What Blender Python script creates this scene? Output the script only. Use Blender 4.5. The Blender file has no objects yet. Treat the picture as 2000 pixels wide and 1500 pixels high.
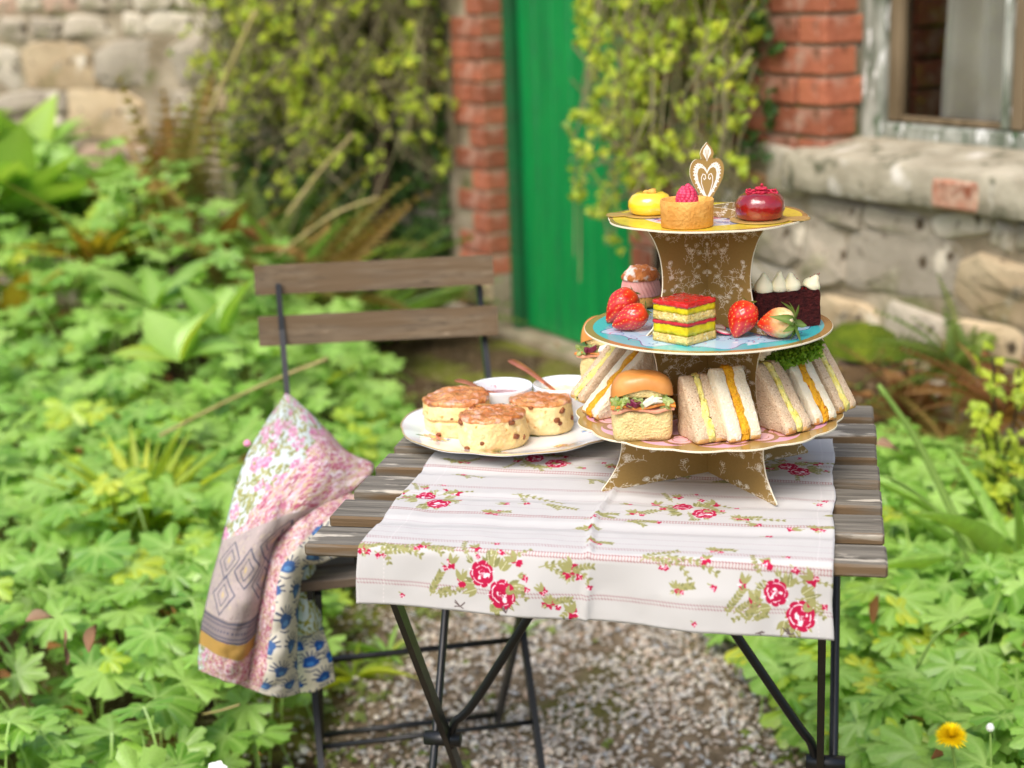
import bpy, bmesh, math, random
import numpy as np
from mathutils import Vector, Matrix, noise

random.seed(11)
RNG = np.random.default_rng(11)
SC = bpy.context.scene
COL = SC.collection
PI = math.pi

# ------------------------------------------------------------------ camera
FPX = 3008.57
PITCH, ROLL, CAM_H = math.radians(14.4767), -math.radians(2.14286), 1.2146
FWD = np.array([0, math.cos(PITCH), -math.sin(PITCH)])
_U = np.array([0, math.sin(PITCH), math.cos(PITCH)])
_R = np.array([1.0, 0, 0])
RGT = math.cos(ROLL) * _R + math.sin(ROLL) * _U
UPV = -math.sin(ROLL) * _R + math.cos(ROLL) * _U
CAM = np.array([0, 0, CAM_H])
cam_data = bpy.data.cameras.new('camera')
cam = bpy.data.objects.new('camera', cam_data)
COL.objects.link(cam)
m = Matrix.Identity(4)
for i in range(3):
    m[i][0], m[i][1], m[i][2], m[i][3] = RGT[i], UPV[i], -FWD[i], CAM[i]
cam.matrix_world = m
cam_data.sensor_width = 36
cam_data.lens = FPX / 2000 * 36
cam_data.clip_start, cam_data.clip_end = 0.05, 300
cam_data.dof.use_dof = True
cam_data.dof.focus_distance = 1.60
cam_data.dof.aperture_fstop = 4.1
SC.camera = cam

# ------------------------------------------------------------------ light
SUN_EL, SUN_AZ = math.radians(52), math.radians(208)      # azimuth clockwise from +Y
w = bpy.data.worlds.new('World')
SC.world = w
w.use_nodes = True
nt = w.node_tree
nt.nodes.clear()
sky = nt.nodes.new('ShaderNodeTexSky')
sky.sky_type = 'NISHITA'
sky.sun_disc = False
sky.sun_elevation = SUN_EL
sky.sun_rotation = SUN_AZ
sky.dust_density = 4.0
sky.air_density = 1.0
sky.ozone_density = 1.0
bg = nt.nodes.new('ShaderNodeBackground')
bg.inputs['Strength'].default_value = 0.15
out = nt.nodes.new('ShaderNodeOutputWorld')
nt.links.new(sky.outputs[0], bg.inputs['Color'])
nt.links.new(bg.outputs[0], out.inputs['Surface'])
ld = bpy.data.lights.new('sun', 'SUN')
ld.energy = 1.5
ld.angle = math.radians(34)
ld.color = (1.0, 0.965, 0.92)
sun = bpy.data.objects.new('sun', ld)
COL.objects.link(sun)
sd = Vector((math.sin(SUN_AZ) * math.cos(SUN_EL), math.cos(SUN_AZ) * math.cos(SUN_EL), math.sin(SUN_EL)))
sun.rotation_euler = sd.to_track_quat('Z', 'Y').to_euler()
SC.view_settings.view_transform = 'Standard'
SC.view_settings.look = 'None'
SC.view_settings.gamma = 1
SC.view_settings.exposure = 0.60
SC.view_settings.use_curve_mapping = False

# ------------------------------------------------------------------ geometry helpers
def ray(x, y):
    return FWD + RGT * (x - 1000) / FPX - UPV * (y - 750) / FPX
def pz(x, y, z):
    r = ray(x, y)
    return CAM + r * (z - CAM_H) / r[2]
def py_(x, y, Y):
    r = ray(x, y)
    return CAM + r * Y / r[1]
TYAW = -0.2083
TO = np.array([-0.2076, 1.4062, 0.7])
TA = np.array([math.cos(TYAW), math.sin(TYAW), 0])
TB = np.array([-math.sin(TYAW), math.cos(TYAW), 0])
def T(u, v, w_=0):
    return TO + TA * u + TB * v + np.array([0, 0, w_])

def lin(r, g, b):
    return tuple(((c / 255) / 12.92 if c / 255 <= 0.04045 else ((c / 255 + 0.055) / 1.055) ** 2.4) for c in (r, g, b))

def link(o, parent=None):
    COL.objects.link(o)
    if parent is not None:
        o.parent = parent
    return o
def tag(o, label=None, cat=None, group=None, kind=None):
    if label: o['label'] = label
    if cat: o['category'] = cat
    if group: o['group'] = group
    if kind: o['kind'] = kind
    return o
def thing(name, loc=(0, 0, 0), rz=0, label=None, cat=None, group=None, kind=None):
    o = bpy.data.objects.new(name, None)
    o.empty_display_size = 0.02
    COL.objects.link(o)
    o.location = [float(c) for c in loc]
    o.rotation_euler = (0, 0, rz)
    return tag(o, label, cat, group, kind)
def mk(name, verts, faces, mat_=None, smooth=True, uv=None):
    me = bpy.data.meshes.new(name)
    me.from_pydata([tuple(map(float, v)) for v in verts], [], [tuple(int(i) for i in f) for f in faces])
    if mat_: me.materials.append(mat_)
    if len(faces) < 4000 and uv is None:
        bm = bmesh.new(); bm.from_mesh(me)
        bmesh.ops.recalc_face_normals(bm, faces=bm.faces)
        bm.to_mesh(me); bm.free()
    if smooth: me.polygons.foreach_set('use_smooth', [True] * len(me.polygons))
    if uv is not None:
        l = me.uv_layers.new(name='UVMap')
        idx = np.empty(len(me.loops), dtype=np.int32)
        me.loops.foreach_get('vertex_index', idx)
        l.data.foreach_set('uv', np.asarray(uv, dtype=np.float32)[idx].ravel())
    me.update()
    return me
def ob(name, verts, faces, mat_=None, parent=None, smooth=True, uv=None, loc=None, rz=None):
    o = bpy.data.objects.new(name, mk(name, verts, faces, mat_, smooth, uv))
    link(o, parent)
    if loc is not None: o.location = [float(c) for c in loc]
    if rz is not None: o.rotation_euler = (0, 0, rz)
    return o

class MB:
    """collects simple shapes into one mesh"""
    def __init__(s):
        s.v, s.f, s.uv = [], [], []
    def add(s, v, f, uv=None):
        n = len(s.v)
        s.v += [tuple(map(float, p)) for p in v]
        s.uv += list(uv) if uv is not None else [(0, 0)] * len(v)
        s.f += [tuple(int(i) + n for i in q) for q in f]
        return s
    def build(s, name, mat_, parent=None, smooth=True, loc=None, rz=None, uv=False):
        return ob(name, s.v, s.f, mat_, parent, smooth, s.uv if uv else None, loc, rz)
    def mesh(s, name, mat_, smooth=True):
        return mk(name, s.v, s.f, mat_, smooth)

def box(x0, x1, y0, y1, z0, z1, bev=0.0):
    """box with chamfered edges"""
    if bev <= 0:
        v = [(x, y, z) for x in (x0, x1) for y in (y0, y1) for z in (z0, z1)]
        return v, [(0, 1, 3, 2), (4, 6, 7, 5), (0, 4, 5, 1), (2, 3, 7, 6), (0, 2, 6, 4), (1, 5, 7, 3)]
    v = []
    b = bev
    X, Y, Z = (x0, x1), (y0, y1), (z0, z1)
    idx = {}
    for i in (0, 1):
        for j in (0, 1):
            for k in (0, 1):
                sx, sy, sz = (1 - 2 * i), (1 - 2 * j), (1 - 2 * k)
                for a in range(3):
                    p = [X[i] + sx * b, Y[j] + sy * b, Z[k] + sz * b]
                    p[a] = (X[i], Y[j], Z[k])[a]
                    idx[(i, j, k, a)] = len(v)
                    v.append(tuple(p))
    f = []
    for a in range(3):
        for s in (0, 1):
            c = []
            for (p, q) in ((0, 0), (1, 0), (1, 1), (0, 1)):
                t = [0, 0, 0]
                t[a] = s
                t[(a + 1) % 3] = p
                t[(a + 2) % 3] = q
                c.append(idx[(t[0], t[1], t[2], a)])
            f.append(tuple(c) if s else tuple(reversed(c)))
    for a in range(3):
        b1, b2 = (a + 1) % 3, (a + 2) % 3
        for p in (0, 1):
            for q in (0, 1):
                t0 = [0, 0, 0]; t1 = [0, 0, 0]
                t0[a], t1[a] = 0, 1
                t0[b1] = t1[b1] = p
                t0[b2] = t1[b2] = q
                f.append((idx[(*t0, b1)], idx[(*t1, b1)], idx[(*t1, b2)], idx[(*t0, b2)]) if (p == q) else
                         (idx[(*t0, b1)], idx[(*t0, b2)], idx[(*t1, b2)], idx[(*t1, b1)]))
    for i in (0, 1):
        for j in (0, 1):
            for k in (0, 1):
                t = (idx[(i, j, k, 0)], idx[(i, j, k, 1)], idx[(i, j, k, 2)])
                f.append(t if (i + j + k) % 2 else tuple(reversed(t)))
    return v, f

def bar(p, q, wx, wy, up=(0, 0, 1)):
    """square-section bar from p to q"""
    p, q = Vector(p), Vector(q)
    d = (q - p).normalized()
    s = d.cross(Vector(up))
    if s.length < 1e-4: s = d.cross(Vector((1, 0, 0)))
    s.normalize()
    t = s.cross(d)
    c = [(-1, -1), (1, -1), (1, 1), (-1, 1)]
    v = [tuple(e + s * (a * wx / 2) + t * (b * wy / 2)) for e in (p, q) for a, b in c]
    return v, [(3, 2, 1, 0), (4, 5, 6, 7), (0, 1, 5, 4), (1, 2, 6, 5), (2, 3, 7, 6), (3, 0, 4, 7)]

def tube(pts, r, n=6, cap=True):
    """round tube along points; r a number or one per point"""
    pts = [Vector(p) for p in pts]
    m_ = len(pts)
    rs = [r] * m_ if isinstance(r, (int, float)) else list(r)
    v, f = [], []
    prev = None
    for i, p in enumerate(pts):
        d = (pts[min(i + 1, m_ - 1)] - pts[max(i - 1, 0)])
        d = d.normalized() if d.length > 1e-9 else Vector((0, 0, 1))
        if prev is None:
            s = d.cross(Vector((0, 0, 1)))
            if s.length < 1e-3: s = d.cross(Vector((1, 0, 0)))
        else:
            s = prev - d * prev.dot(d)
        s.normalize()
        prev = s
        t = d.cross(s)
        for k in range(n):
            a = 2 * PI * k / n
            v.append(tuple(p + s * (math.cos(a) * rs[i]) + t * (math.sin(a) * rs[i])))
    for i in range(m_ - 1):
        for k in range(n):
            f.append((i * n + k, i * n + (k + 1) % n, (i + 1) * n + (k + 1) % n, (i + 1) * n + k))
    if cap:
        f.append(tuple(reversed(range(n))))
        f.append(tuple((m_ - 1) * n + k for k in range(n)))
    return v, f

def lathe(prof, n=48, disp=None, cx=0, cy=0):
    """profile (r, z) pairs from bottom to top, closed at r=0 ends"""
    v, f = [], []
    rings = []
    for (r, z) in prof:
        if r < 1e-6:
            rings.append([len(v)])
            v.append((cx, cy, z))
        else:
            rings.append(list(range(len(v), len(v) + n)))
            for k in range(n):
                a = 2 * PI * k / n
                v.append((cx + r * math.cos(a), cy + r * math.sin(a), z))
    for a, b in zip(rings[:-1], rings[1:]):
        for k in range(n):
            k2 = (k + 1) % n
            if len(a) == 1 and len(b) == 1: continue
            if len(a) == 1: f.append((a[0], b[k2], b[k]))
            elif len(b) == 1: f.append((a[k], a[k2], b[0]))
            else: f.append((a[k], a[k2], b[k2], b[k]))
    if disp: v = [disp(Vector(p)) for p in v]
    return v, f

def extrude(poly, z0, z1, chamfer=0):
    """flat outline (x, y) counter-clockwise given thickness"""
    n = len(poly)
    v = [(x, y, z0) for x, y in poly] + [(x, y, z1) for x, y in poly]
    f = [tuple(reversed(range(n))), tuple(range(n, 2 * n))]
    f += [(k, (k + 1) % n, n + (k + 1) % n, n + k) for k in range(n)]
    return v, f

def xf(v, M):
    return [tuple(M @ Vector(p)) for p in v]

def cr(P, res):
    """Catmull-Rom resample of array P along axis 0 with res samples per span"""
    P = np.asarray(P, float)
    Q = np.concatenate([2 * P[:1] - P[1:2], P, 2 * P[-1:] - P[-2:-1]])
    outl = []
    for i in range(1, len(Q) - 2):
        for k in range(res):
            t = k / res
            a, b, c, d = Q[i - 1], Q[i], Q[i + 1], Q[i + 2]
            outl.append(0.5 * ((2 * b) + (-a + c) * t + (2 * a - 5 * b + 4 * c - d) * t * t + (-a + 3 * b - 3 * c + d) * t ** 3))
    outl.append(Q[-2])
    return np.array(outl)
def gridfaces(nr, nc, off=0):
    return [(off + i * nc + j, off + i * nc + j + 1, off + (i + 1) * nc + j + 1, off + (i + 1) * nc + j)
            for i in range(nr - 1) for j in range(nc - 1)]
def fbm(x, y, z, o=3):
    return noise.fractal(Vector((x, y, z)), 1.0, 2.0, o)

# ------------------------------------------------------------------ materials
def mat(name, col, rough=0.7, spec=0.4, **kw):
    """col: linear colour. kw: col2 + nscale/ndet/stretch for a noise mix, bump (strength, scale),
       speck (colour, scale, threshold), sss, metal, coat, trans"""
    mt = bpy.data.materials.new(name)
    mt.use_nodes = True
    n, l = mt.node_tree.nodes, mt.node_tree.links
    b = n['Principled BSDF']
    b.inputs['Roughness'].default_value = rough
    b.inputs['Specular IOR Level'].default_value = spec
    b.inputs['Metallic'].default_value = kw.get('metal', 0)
    if kw.get('coat'):
        b.inputs['Coat Weight'].default_value = kw['coat']
        b.inputs['Coat Roughness'].default_value = kw.get('coatr', 0.08)
    if kw.get('sss'):
        b.inputs['Subsurface Weight'].default_value = kw['sss']
        b.inputs['Subsurface Radius'].default_value = kw.get('sssr', (1, 0.6, 0.4))
        b.inputs['Subsurface Scale'].default_value = kw.get('ssss', 0.004)
    tc = n.new('ShaderNodeTexCoord')
    mp = n.new('ShaderNodeMapping')
    mp.inputs['Scale'].default_value = kw.get('stretch', (1, 1, 1))
    l.new(tc.outputs['Object'], mp.inputs['Vector'])
    cur = None
    def rgb(c):
        r = n.new('ShaderNodeRGB'); r.outputs[0].default_value = (*c, 1); return r.outputs[0]
    def mixc(f, a, b_):
        mx = n.new('ShaderNodeMix'); mx.data_type = 'RGBA'
        l.new(f, mx.inputs[0]); l.new(a, mx.inputs[6]); l.new(b_, mx.inputs[7])
        return mx.outputs[2]
    def nz(scale, det=4, lo=0.35, hi=0.65, vec=None):
        t = n.new('ShaderNodeTexNoise'); t.inputs['Scale'].default_value = scale; t.inputs['Detail'].default_value = det
        l.new(vec or mp.outputs[0], t.inputs['Vector'])
        r = n.new('ShaderNodeMapRange'); r.inputs[1].default_value = lo; r.inputs[2].default_value = hi
        l.new(t.outputs[0], r.inputs[0])
        return r.outputs[0], t.outputs[0]
    cur = rgb(col)
    if 'col2' in kw:
        f, _ = nz(kw.get('nscale', 8), kw.get('ndet', 5), kw.get('nlo', 0.35), kw.get('nhi', 0.65))
        cur = mixc(f, cur, rgb(kw['col2']))
    if 'objvar' in kw:      # each object its own shade
        oi = n.new('ShaderNodeObjectInfo')
        cur = mixc(oi.outputs['Random'], cur, rgb(kw['objvar'])) if 'col2' not in kw else cur
        hs = n.new('ShaderNodeHueSaturation')
        r = n.new('ShaderNodeMapRange'); r.inputs[3].default_value = 0.72; r.inputs[4].default_value = 1.22
        l.new(oi.outputs['Random'], r.inputs[0]); l.new(r.outputs[0], hs.inputs['Value']); l.new(cur, hs.inputs['Color'])
        cur = hs.outputs[0]
    for sp in kw.get('specks', ()):
        c, sc, lo, hi = sp[:4]
        f, _ = nz(sc, sp[4] if len(sp) > 4 else 3, lo, hi, None if len(sp) < 6 else tc.outputs['Object'])
        cur = mixc(f, cur, rgb(c))
    l.new(cur, b.inputs['Base Color'])
    if 'bump' in kw:
        st, sc = kw['bump'][:2]
        t = n.new('ShaderNodeTexNoise'); t.inputs['Scale'].default_value = sc; t.inputs['Detail'].default_value = 6
        l.new(mp.outputs[0], t.inputs['Vector'])
        bp = n.new('ShaderNodeBump'); bp.inputs['Strength'].default_value = st
        bp.inputs['Distance'].default_value = kw['bump'][2] if len(kw['bump']) > 2 else 0.002
        l.new(t.outputs[0], bp.inputs['Height']); l.new(bp.outputs[0], b.inputs['Normal'])
    return mt

# flat printed surfaces: drawn in numpy, sRGB values 0-255
class Canvas:
    def __init__(s, w_, h_, bgc):
        s.w, s.h = w_, h_
        s.a = np.empty((h_, w_, 3), np.float32)
        s.a[:] = np.array(bgc, np.float32)
    def poly(s, pts, c, al=1.0):
        P = np.asarray(pts, float)
        x0, y0 = np.floor(P.min(0)).astype(int)
        x1, y1 = np.ceil(P.max(0)).astype(int) + 1
        x0, y0, x1, y1 = max(x0, 0), max(y0, 0), min(x1, s.w), min(y1, s.h)
        if x1 <= x0 or y1 <= y0: return
        X, Y = np.meshgrid(np.arange(x0, x1) + .5, np.arange(y0, y1) + .5)
        ins = np.zeros(X.shape, bool)
        n = len(P)
        for i in range(n):
            xa, ya = P[i]; xb, yb = P[(i + 1) % n]
            if ya == yb: continue
            cnd = ((ya > Y) != (yb > Y)) & (X < (xb - xa) * (Y - ya) / (yb - ya) + xa)
            ins ^= cnd
        sub = s.a[y0:y1, x0:x1]
        sub[ins] = sub[ins] * (1 - al) + np.array(c, np.float32) * al
    def disc(s, x, y, rx, c, ry=None, al=1.0, rot=0, wob=0, n=18, seed=0):
        ry = ry or rx
        rr = random.Random(seed or int(x * 7 + y * 13))
        ph = rr.random() * 6
        pts = []
        for k in range(n):
            a = 2 * PI * k / n
            q = 1 + wob * math.sin(3 * a + ph) + wob * .6 * math.sin(5 * a + ph * 2)
            ex, ey = rx * q * math.cos(a), ry * q * math.sin(a)
            pts.append((x + ex * math.cos(rot) - ey * math.sin(rot), y + ex * math.sin(rot) + ey * math.cos(rot)))
        s.poly(pts, c, al)
    def line(s, pts, wd, c, al=1.0):
        P = [np.array(p, float) for p in pts]
        for a, b in zip(P[:-1], P[1:]):
            d = b - a
            L = np.hypot(*d)
            if L < 1e-6: continue
            nn = np.array([-d[1], d[0]]) / L * wd / 2
            e = d / L * wd * .3
            s.poly([a - nn - e, b - nn + e, b + nn + e, a + nn - e], c, al)
    def leaf(s, x, y, L, wd, ang, c, al=1.0):
        pts = []
        for t in (0, .25, .5, .75, 1): pts.append((t * L, math.sin(PI * t ** .8) * wd))
        for t in (.75, .5, .25): pts.append((t * L, -math.sin(PI * t ** .8) * wd))
        ca, sa = math.cos(ang), math.sin(ang)
        s.poly([(x + px * ca - py * sa, y + px * sa + py * ca) for px, py in pts], c, al)
    def image(s, name):
        im = bpy.data.images.new(name, s.w, s.h)
        p_ = np.pad(s.a, ((1, 1), (1, 1), (0, 0)), mode='edge')      # soften the drawn edges
        s.a = (p_[1:-1, 1:-1] * 4 + p_[:-2, 1:-1] * 2 + p_[2:, 1:-1] * 2 + p_[1:-1, :-2] * 2 + p_[1:-1, 2:] * 2 + p_[:-2, :-2] + p_[:-2, 2:] + p_[2:, :-2] + p_[2:, 2:]) / 16
        px = np.ones((s.h, s.w, 4), np.float32)
        px[..., :3] = np.clip(s.a[::-1] / 255, 0, 1)
        im.pixels.foreach_set(px.ravel())
        im.update()
        im.pack()
        return im

def printmat(name, im, rough=0.6, spec=0.3, bump=None, metal=0, weave=None, coat=0, interp='Linear'):
    mt = bpy.data.materials.new(name)
    mt.use_nodes = True
    n, l = mt.node_tree.nodes, mt.node_tree.links
    b = n['Principled BSDF']
    b.inputs['Roughness'].default_value = rough
    b.inputs['Specular IOR Level'].default_value = spec
    b.inputs['Metallic'].default_value = metal
    b.inputs['Coat Weight'].default_value = coat
    b.inputs['Coat Roughness'].default_value = 0.12
    uvn = n.new('ShaderNodeUVMap'); uvn.uv_map = 'UVMap'
    t = n.new('ShaderNodeTexImage'); t.image = im; t.interpolation = interp; t.extension = 'EXTEND'
    l.new(uvn.outputs[0], t.inputs[0])
    l.new(t.outputs[0], b.inputs['Base Color'])
    if weave:
        tc = n.new('ShaderNodeTexCoord')
        nzt = n.new('ShaderNodeTexNoise'); nzt.inputs['Scale'].default_value = weave[0]; nzt.inputs['Detail'].default_value = 3
        l.new(tc.outputs['Object'], nzt.inputs['Vector'])
        wv = n.new('ShaderNodeTexWave'); wv.inputs['Scale'].default_value = weave[1]; wv.inputs['Distortion'].default_value = 1.5
        wv.bands_direction = 'Y' if len(weave) < 4 else weave[3]
        l.new(uvn.outputs[0], wv.inputs['Vector'])
        ad = n.new('ShaderNodeMath'); ad.operation = 'ADD'
        l.new(nzt.outputs[0], ad.inputs[0]); l.new(wv.outputs[1], ad.inputs[1])
        bp = n.new('ShaderNodeBump'); bp.inputs['Strength'].default_value = weave[2]; bp.inputs['Distance'].default_value = 0.002
        l.new(ad.outputs[0], bp.inputs['Height']); l.new(bp.outputs[0], b.inputs['Normal'])
    return mt
# ================================================================== SETTING
M_SOIL = mat('soil', lin(96, 78, 56), 0.95, 0.1, col2=lin(60, 48, 34), nscale=9, bump=(0.8, 60, 0.01),
             specks=((lin(112, 116, 44), 3.3, 0.46, 0.60, 7), (lin(160, 142, 116), 55, 0.58, 0.68, 2), (lin(70, 60, 40), 22, .58, .68, 4)))
M_GRAVELBED = mat('gravel_bed', lin(138, 122, 100), 0.95, 0.1, col2=lin(104, 90, 70), nscale=40, bump=(1, 90, 0.01),
                  specks=((lin(95, 96, 40), 3.2, 0.52, 0.7, 6),))
M_MORTAR = mat('lime_mortar', lin(172, 160, 138), 0.95, 0.1, col2=lin(128, 116, 94), nscale=6, bump=(0.8, 40, 0.01),
               specks=((lin(90, 100, 50), 4, 0.55, 0.7, 5),))
M_BRICK = mat('red_brick', lin(178, 110, 80), 0.9, 0.15, col2=lin(160, 96, 74), nscale=7, objvar=(1, 1, 1), bump=(0.9, 50, 0.006),
              specks=((lin(196, 164, 144), 9, 0.56, 0.72, 6), (lin(112, 74, 54), 18, 0.6, 0.7, 5), (lin(206, 196, 180), 40, .66, .72, 4)))
M_STONES = [mat('rubble_stone_%s' % nme, lin(*c), 0.9, 0.2, col2=lin(*c2), nscale=6, objvar=(1, 1, 1), bump=(0.8, 30, 0.008),
                specks=((lin(210, 200, 180), 12, 0.58, 0.7, 5), (lin(110, 112, 66), 5, 0.57, 0.72, 5), (lin(84, 72, 56), 20, 0.6, 0.7, 4)))
            for nme, c, c2 in (('grey', (184, 174, 156), (150, 140, 122)), ('pinkish', (190, 164, 142), (160, 134, 114)),
                               ('buff', (194, 176, 144), (164, 142, 110)), ('rust', (176, 134, 92), (146, 116, 84)), ('pale', (206, 198, 180), (176, 166, 146)))]
M_DOOR = mat('green_door_paint', lin(0, 138, 64), 0.42, 0.5, col2=lin(0, 120, 58), nscale=3, stretch=(8, 8, 0.8),
             specks=((lin(30, 104, 66), 12, 0.56, 0.72, 5), (lin(70, 140, 96), 26, .66, .74, 4)), bump=(0.5, 14, 0.004))
M_FRAME_G = mat('green_frame_paint', lin(16, 96, 52), 0.5, 0.4, col2=lin(30, 84, 50), nscale=10)
M_PEEL = mat('peeling_frame_paint', lin(96, 104, 88), 0.8, 0.2, col2=lin(170, 172, 162), nscale=9, stretch=(3, 3, 1), bump=(0.7, 40, 0.003),
             specks=((lin(222, 224, 220), 16, 0.58, 0.64, 4), (lin(58, 84, 52), 11, 0.58, 0.66, 4)))
M_SASH = mat('bare_sash_wood', lin(128, 112, 88), 0.8, 0.2, col2=lin(98, 84, 62), nscale=5, stretch=(6, 6, 0.8), bump=(0.5, 20, 0.003))
M_SILL = mat('worn_sill_concrete', lin(178, 170, 150), 0.9, 0.2, col2=lin(146, 138, 118), nscale=10, bump=(1, 60, 0.004),
             specks=((lin(96, 96, 76), 22, 0.58, 0.7, 5), (lin(214, 208, 196), 9, 0.6, 0.72, 5)))
M_CURT = mat('net_curtain', lin(236, 232, 216), 0.9, 0.1, col2=lin(208, 202, 184), nscale=5)
M_DARK = mat('dark_room', lin(120, 112, 98), 0.9, 0.1)

tag(ob('ground', [(-14, -6, 0), (14, -6, 0), (14, 16, 0), (-14, 16, 0)], [(0, 1, 2, 3)], M_SOIL), kind='structure')
PATH = [(-0.36, 1.0), (-0.33, 2.3), (-0.28, 2.8), (-0.27, 3.0), (-0.22, 3.18), (-.15, 3.14), (-.08, 3.3), (0, 3.26), (.08, 3.4), (.17, 3.32), (.26, 3.42), (.35, 3.3), (.42, 3.34), (0.47, 3.15), (0.4, 2.9), (0.42, 2.5), (0.5, 2.1), (0.56, 1.0)]
tag(ob('gravel_path', [(x, y, 0.004) for x, y in PATH], [tuple(range(len(PATH)))], M_GRAVELBED), kind='structure')

def inpoly(x, y, P):
    c = False
    n = len(P)
    for i in range(n):
        x1, y1 = P[i]; x2, y2 = P[(i + 1) % n]
        if (y1 > y) != (y2 > y) and x < (x2 - x1) * (y - y1) / (y2 - y1) + x1: c = not c
    return c

# ---- numpy scatter of small meshes into one
def scatter(name, variants, mats4, mat_, parent=None, rnd=None, kind='stuff', label=None, smooth=True):
    """variants: list of (verts Nx3, tri faces Mx3, vein N); mats4: list of (variant, 4x4)"""
    V, Fc, R, W = [], [], [], []
    off = 0
    for i, (k, M4) in enumerate(mats4):
        v, f, vein = variants[k]
        vv = v @ M4[:3, :3].T + M4[:3, 3]
        V.append(vv); Fc.append(f + off); off += len(v)
        R.append(np.full(len(v), (rnd[i] if rnd is not None else random.random()), np.float32)); W.append(vein)
    V = np.concatenate(V).astype(np.float32); Fc = np.concatenate(Fc).astype(np.int32)
    me = bpy.data.meshes.new(name)
    me.vertices.add(len(V)); me.vertices.foreach_set('co', V.ravel())
    me.loops.add(Fc.size); me.loops.foreach_set('vertex_index', Fc.ravel())
    me.polygons.add(len(Fc)); me.polygons.foreach_set('loop_start', np.arange(0, Fc.size, 3, dtype=np.int32))
    if smooth: me.polygons.foreach_set('use_smooth', np.ones(len(Fc), bool))
    me.update(calc_edges=True)
    a = me.attributes.new('rnd', 'FLOAT', 'POINT'); a.data.foreach_set('value', np.concatenate(R).astype(np.float32))
    a = me.attributes.new('vein', 'FLOAT', 'POINT'); a.data.foreach_set('value', np.concatenate(W).astype(np.float32))
    me.materials.append(mat_)
    o = bpy.data.objects.new(name, me)
    link(o, parent)
    if kind: o['kind'] = kind
    if label: o['label'] = label
    return o
def tri(faces):
    r = []
    for f in faces:
        for k in range(1, len(f) - 1): r.append((f[0], f[k], f[k + 1]))
    return np.array(r, np.int32)
def vmesh(name, var, mat_):
    v, f, vein = var
    me = bpy.data.meshes.new(name)
    me.from_pydata([tuple(map(float, p)) for p in v], [], [tuple(map(int, q)) for q in f])
    me.polygons.foreach_set('use_smooth', [True] * len(me.polygons))
    a = me.attributes.new('vein', 'FLOAT', 'POINT'); a.data.foreach_set('value', vein.astype(np.float32))
    me.materials.append(mat_)
    return me
def m4(loc, z=(0, 0, 1), x=(1, 0, 0), s=1.0):
    z = np.asarray(z, float); z = z / np.linalg.norm(z)
    x = np.asarray(x, float); x = x - z * (x @ z)
    x = x / max(np.linalg.norm(x), 1e-9)
    y = np.cross(z, x)
    M_ = np.eye(4); M_[:3, 0], M_[:3, 1], M_[:3, 2], M_[:3, 3] = x * s, y * s, z * s, loc
    return M_

# ---- leaf-like material shared by plants: vein attribute + rnd attribute + object random
def leafmat(name, cols, veinc, trans=0.35, rough=0.5, spec=0.35, sat=1.0):
    mt = bpy.data.materials.new(name)
    mt.use_nodes = True
    n, l = mt.node_tree.nodes, mt.node_tree.links
    b = n['Principled BSDF']
    outn = n['Material Output']
    b.inputs['Roughness'].default_value = rough
    b.inputs['Specular IOR Level'].default_value = spec
    oi = n.new('ShaderNodeObjectInfo')
    at = n.new('ShaderNodeAttribute'); at.attribute_name = 'rnd'
    ad = n.new('ShaderNodeMath'); ad.operation = 'ADD'
    l.new(oi.outputs['Random'], ad.inputs[0]); l.new(at.outputs['Fac'], ad.inputs[1])
    fr = n.new('ShaderNodeMath'); fr.operation = 'FRACT'; l.new(ad.outputs[0], fr.inputs[0])
    cr_ = n.new('ShaderNodeValToRGB')
    e = cr_.color_ramp.elements
    while len(e) < len(cols): e.new(0.5)
    for i, (p, c) in enumerate(cols):
        e[i].position = p; e[i].color = (*lin(*c), 1)
    l.new(fr.outputs[0], cr_.inputs[0])
    tc = n.new('ShaderNodeTexCoord')
    nz_ = n.new('ShaderNodeTexNoise'); nz_.inputs['Scale'].default_value = 35; nz_.inputs['Detail'].default_value = 4
    l.new(tc.outputs['Object'], nz_.inputs['Vector'])
    hs = n.new('ShaderNodeHueSaturation'); hs.inputs['Saturation'].default_value = sat
    mr = n.new('ShaderNodeMapRange'); mr.inputs[1].default_value = .3; mr.inputs[2].default_value = .7; mr.inputs[3].default_value = 0.8; mr.inputs[4].default_value = 1.2
    l.new(nz_.outputs[0], mr.inputs[0]); l.new(mr.outputs[0], hs.inputs['Value']); l.new(cr_.outputs[0], hs.inputs['Color'])
    va = n.new('ShaderNodeAttribute'); va.attribute_name = 'vein'
    mx = n.new('ShaderNodeMix'); mx.data_type = 'RGBA'
    l.new(va.outputs['Fac'], mx.inputs[0]); l.new(hs.outputs[0], mx.inputs[6]); mx.inputs[7].default_value = (*lin(*veinc), 1)
    l.new(mx.outputs[2], b.inputs['Base Color'])
    tr = n.new('ShaderNodeBsdfTranslucent')
    g = n.new('ShaderNodeMix'); g.data_type = 'RGBA'; g.blend_type = 'MULTIPLY'; g.inputs[0].default_value = 1
    l.new(mx.outputs[2], g.inputs[6]); g.inputs[7].default_value = (1.5, 1.45, 0.5, 1)
    l.new(g.outputs[2], tr.inputs['Color'])
    ms = n.new('ShaderNodeMixShader'); ms.inputs[0].default_value = trans
    l.new(b.outputs[0], ms.inputs[1]); l.new(tr.outputs[0], ms.inputs[2])
    l.new(ms.outputs[0], outn.inputs['Surface'])
    return mt

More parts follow.
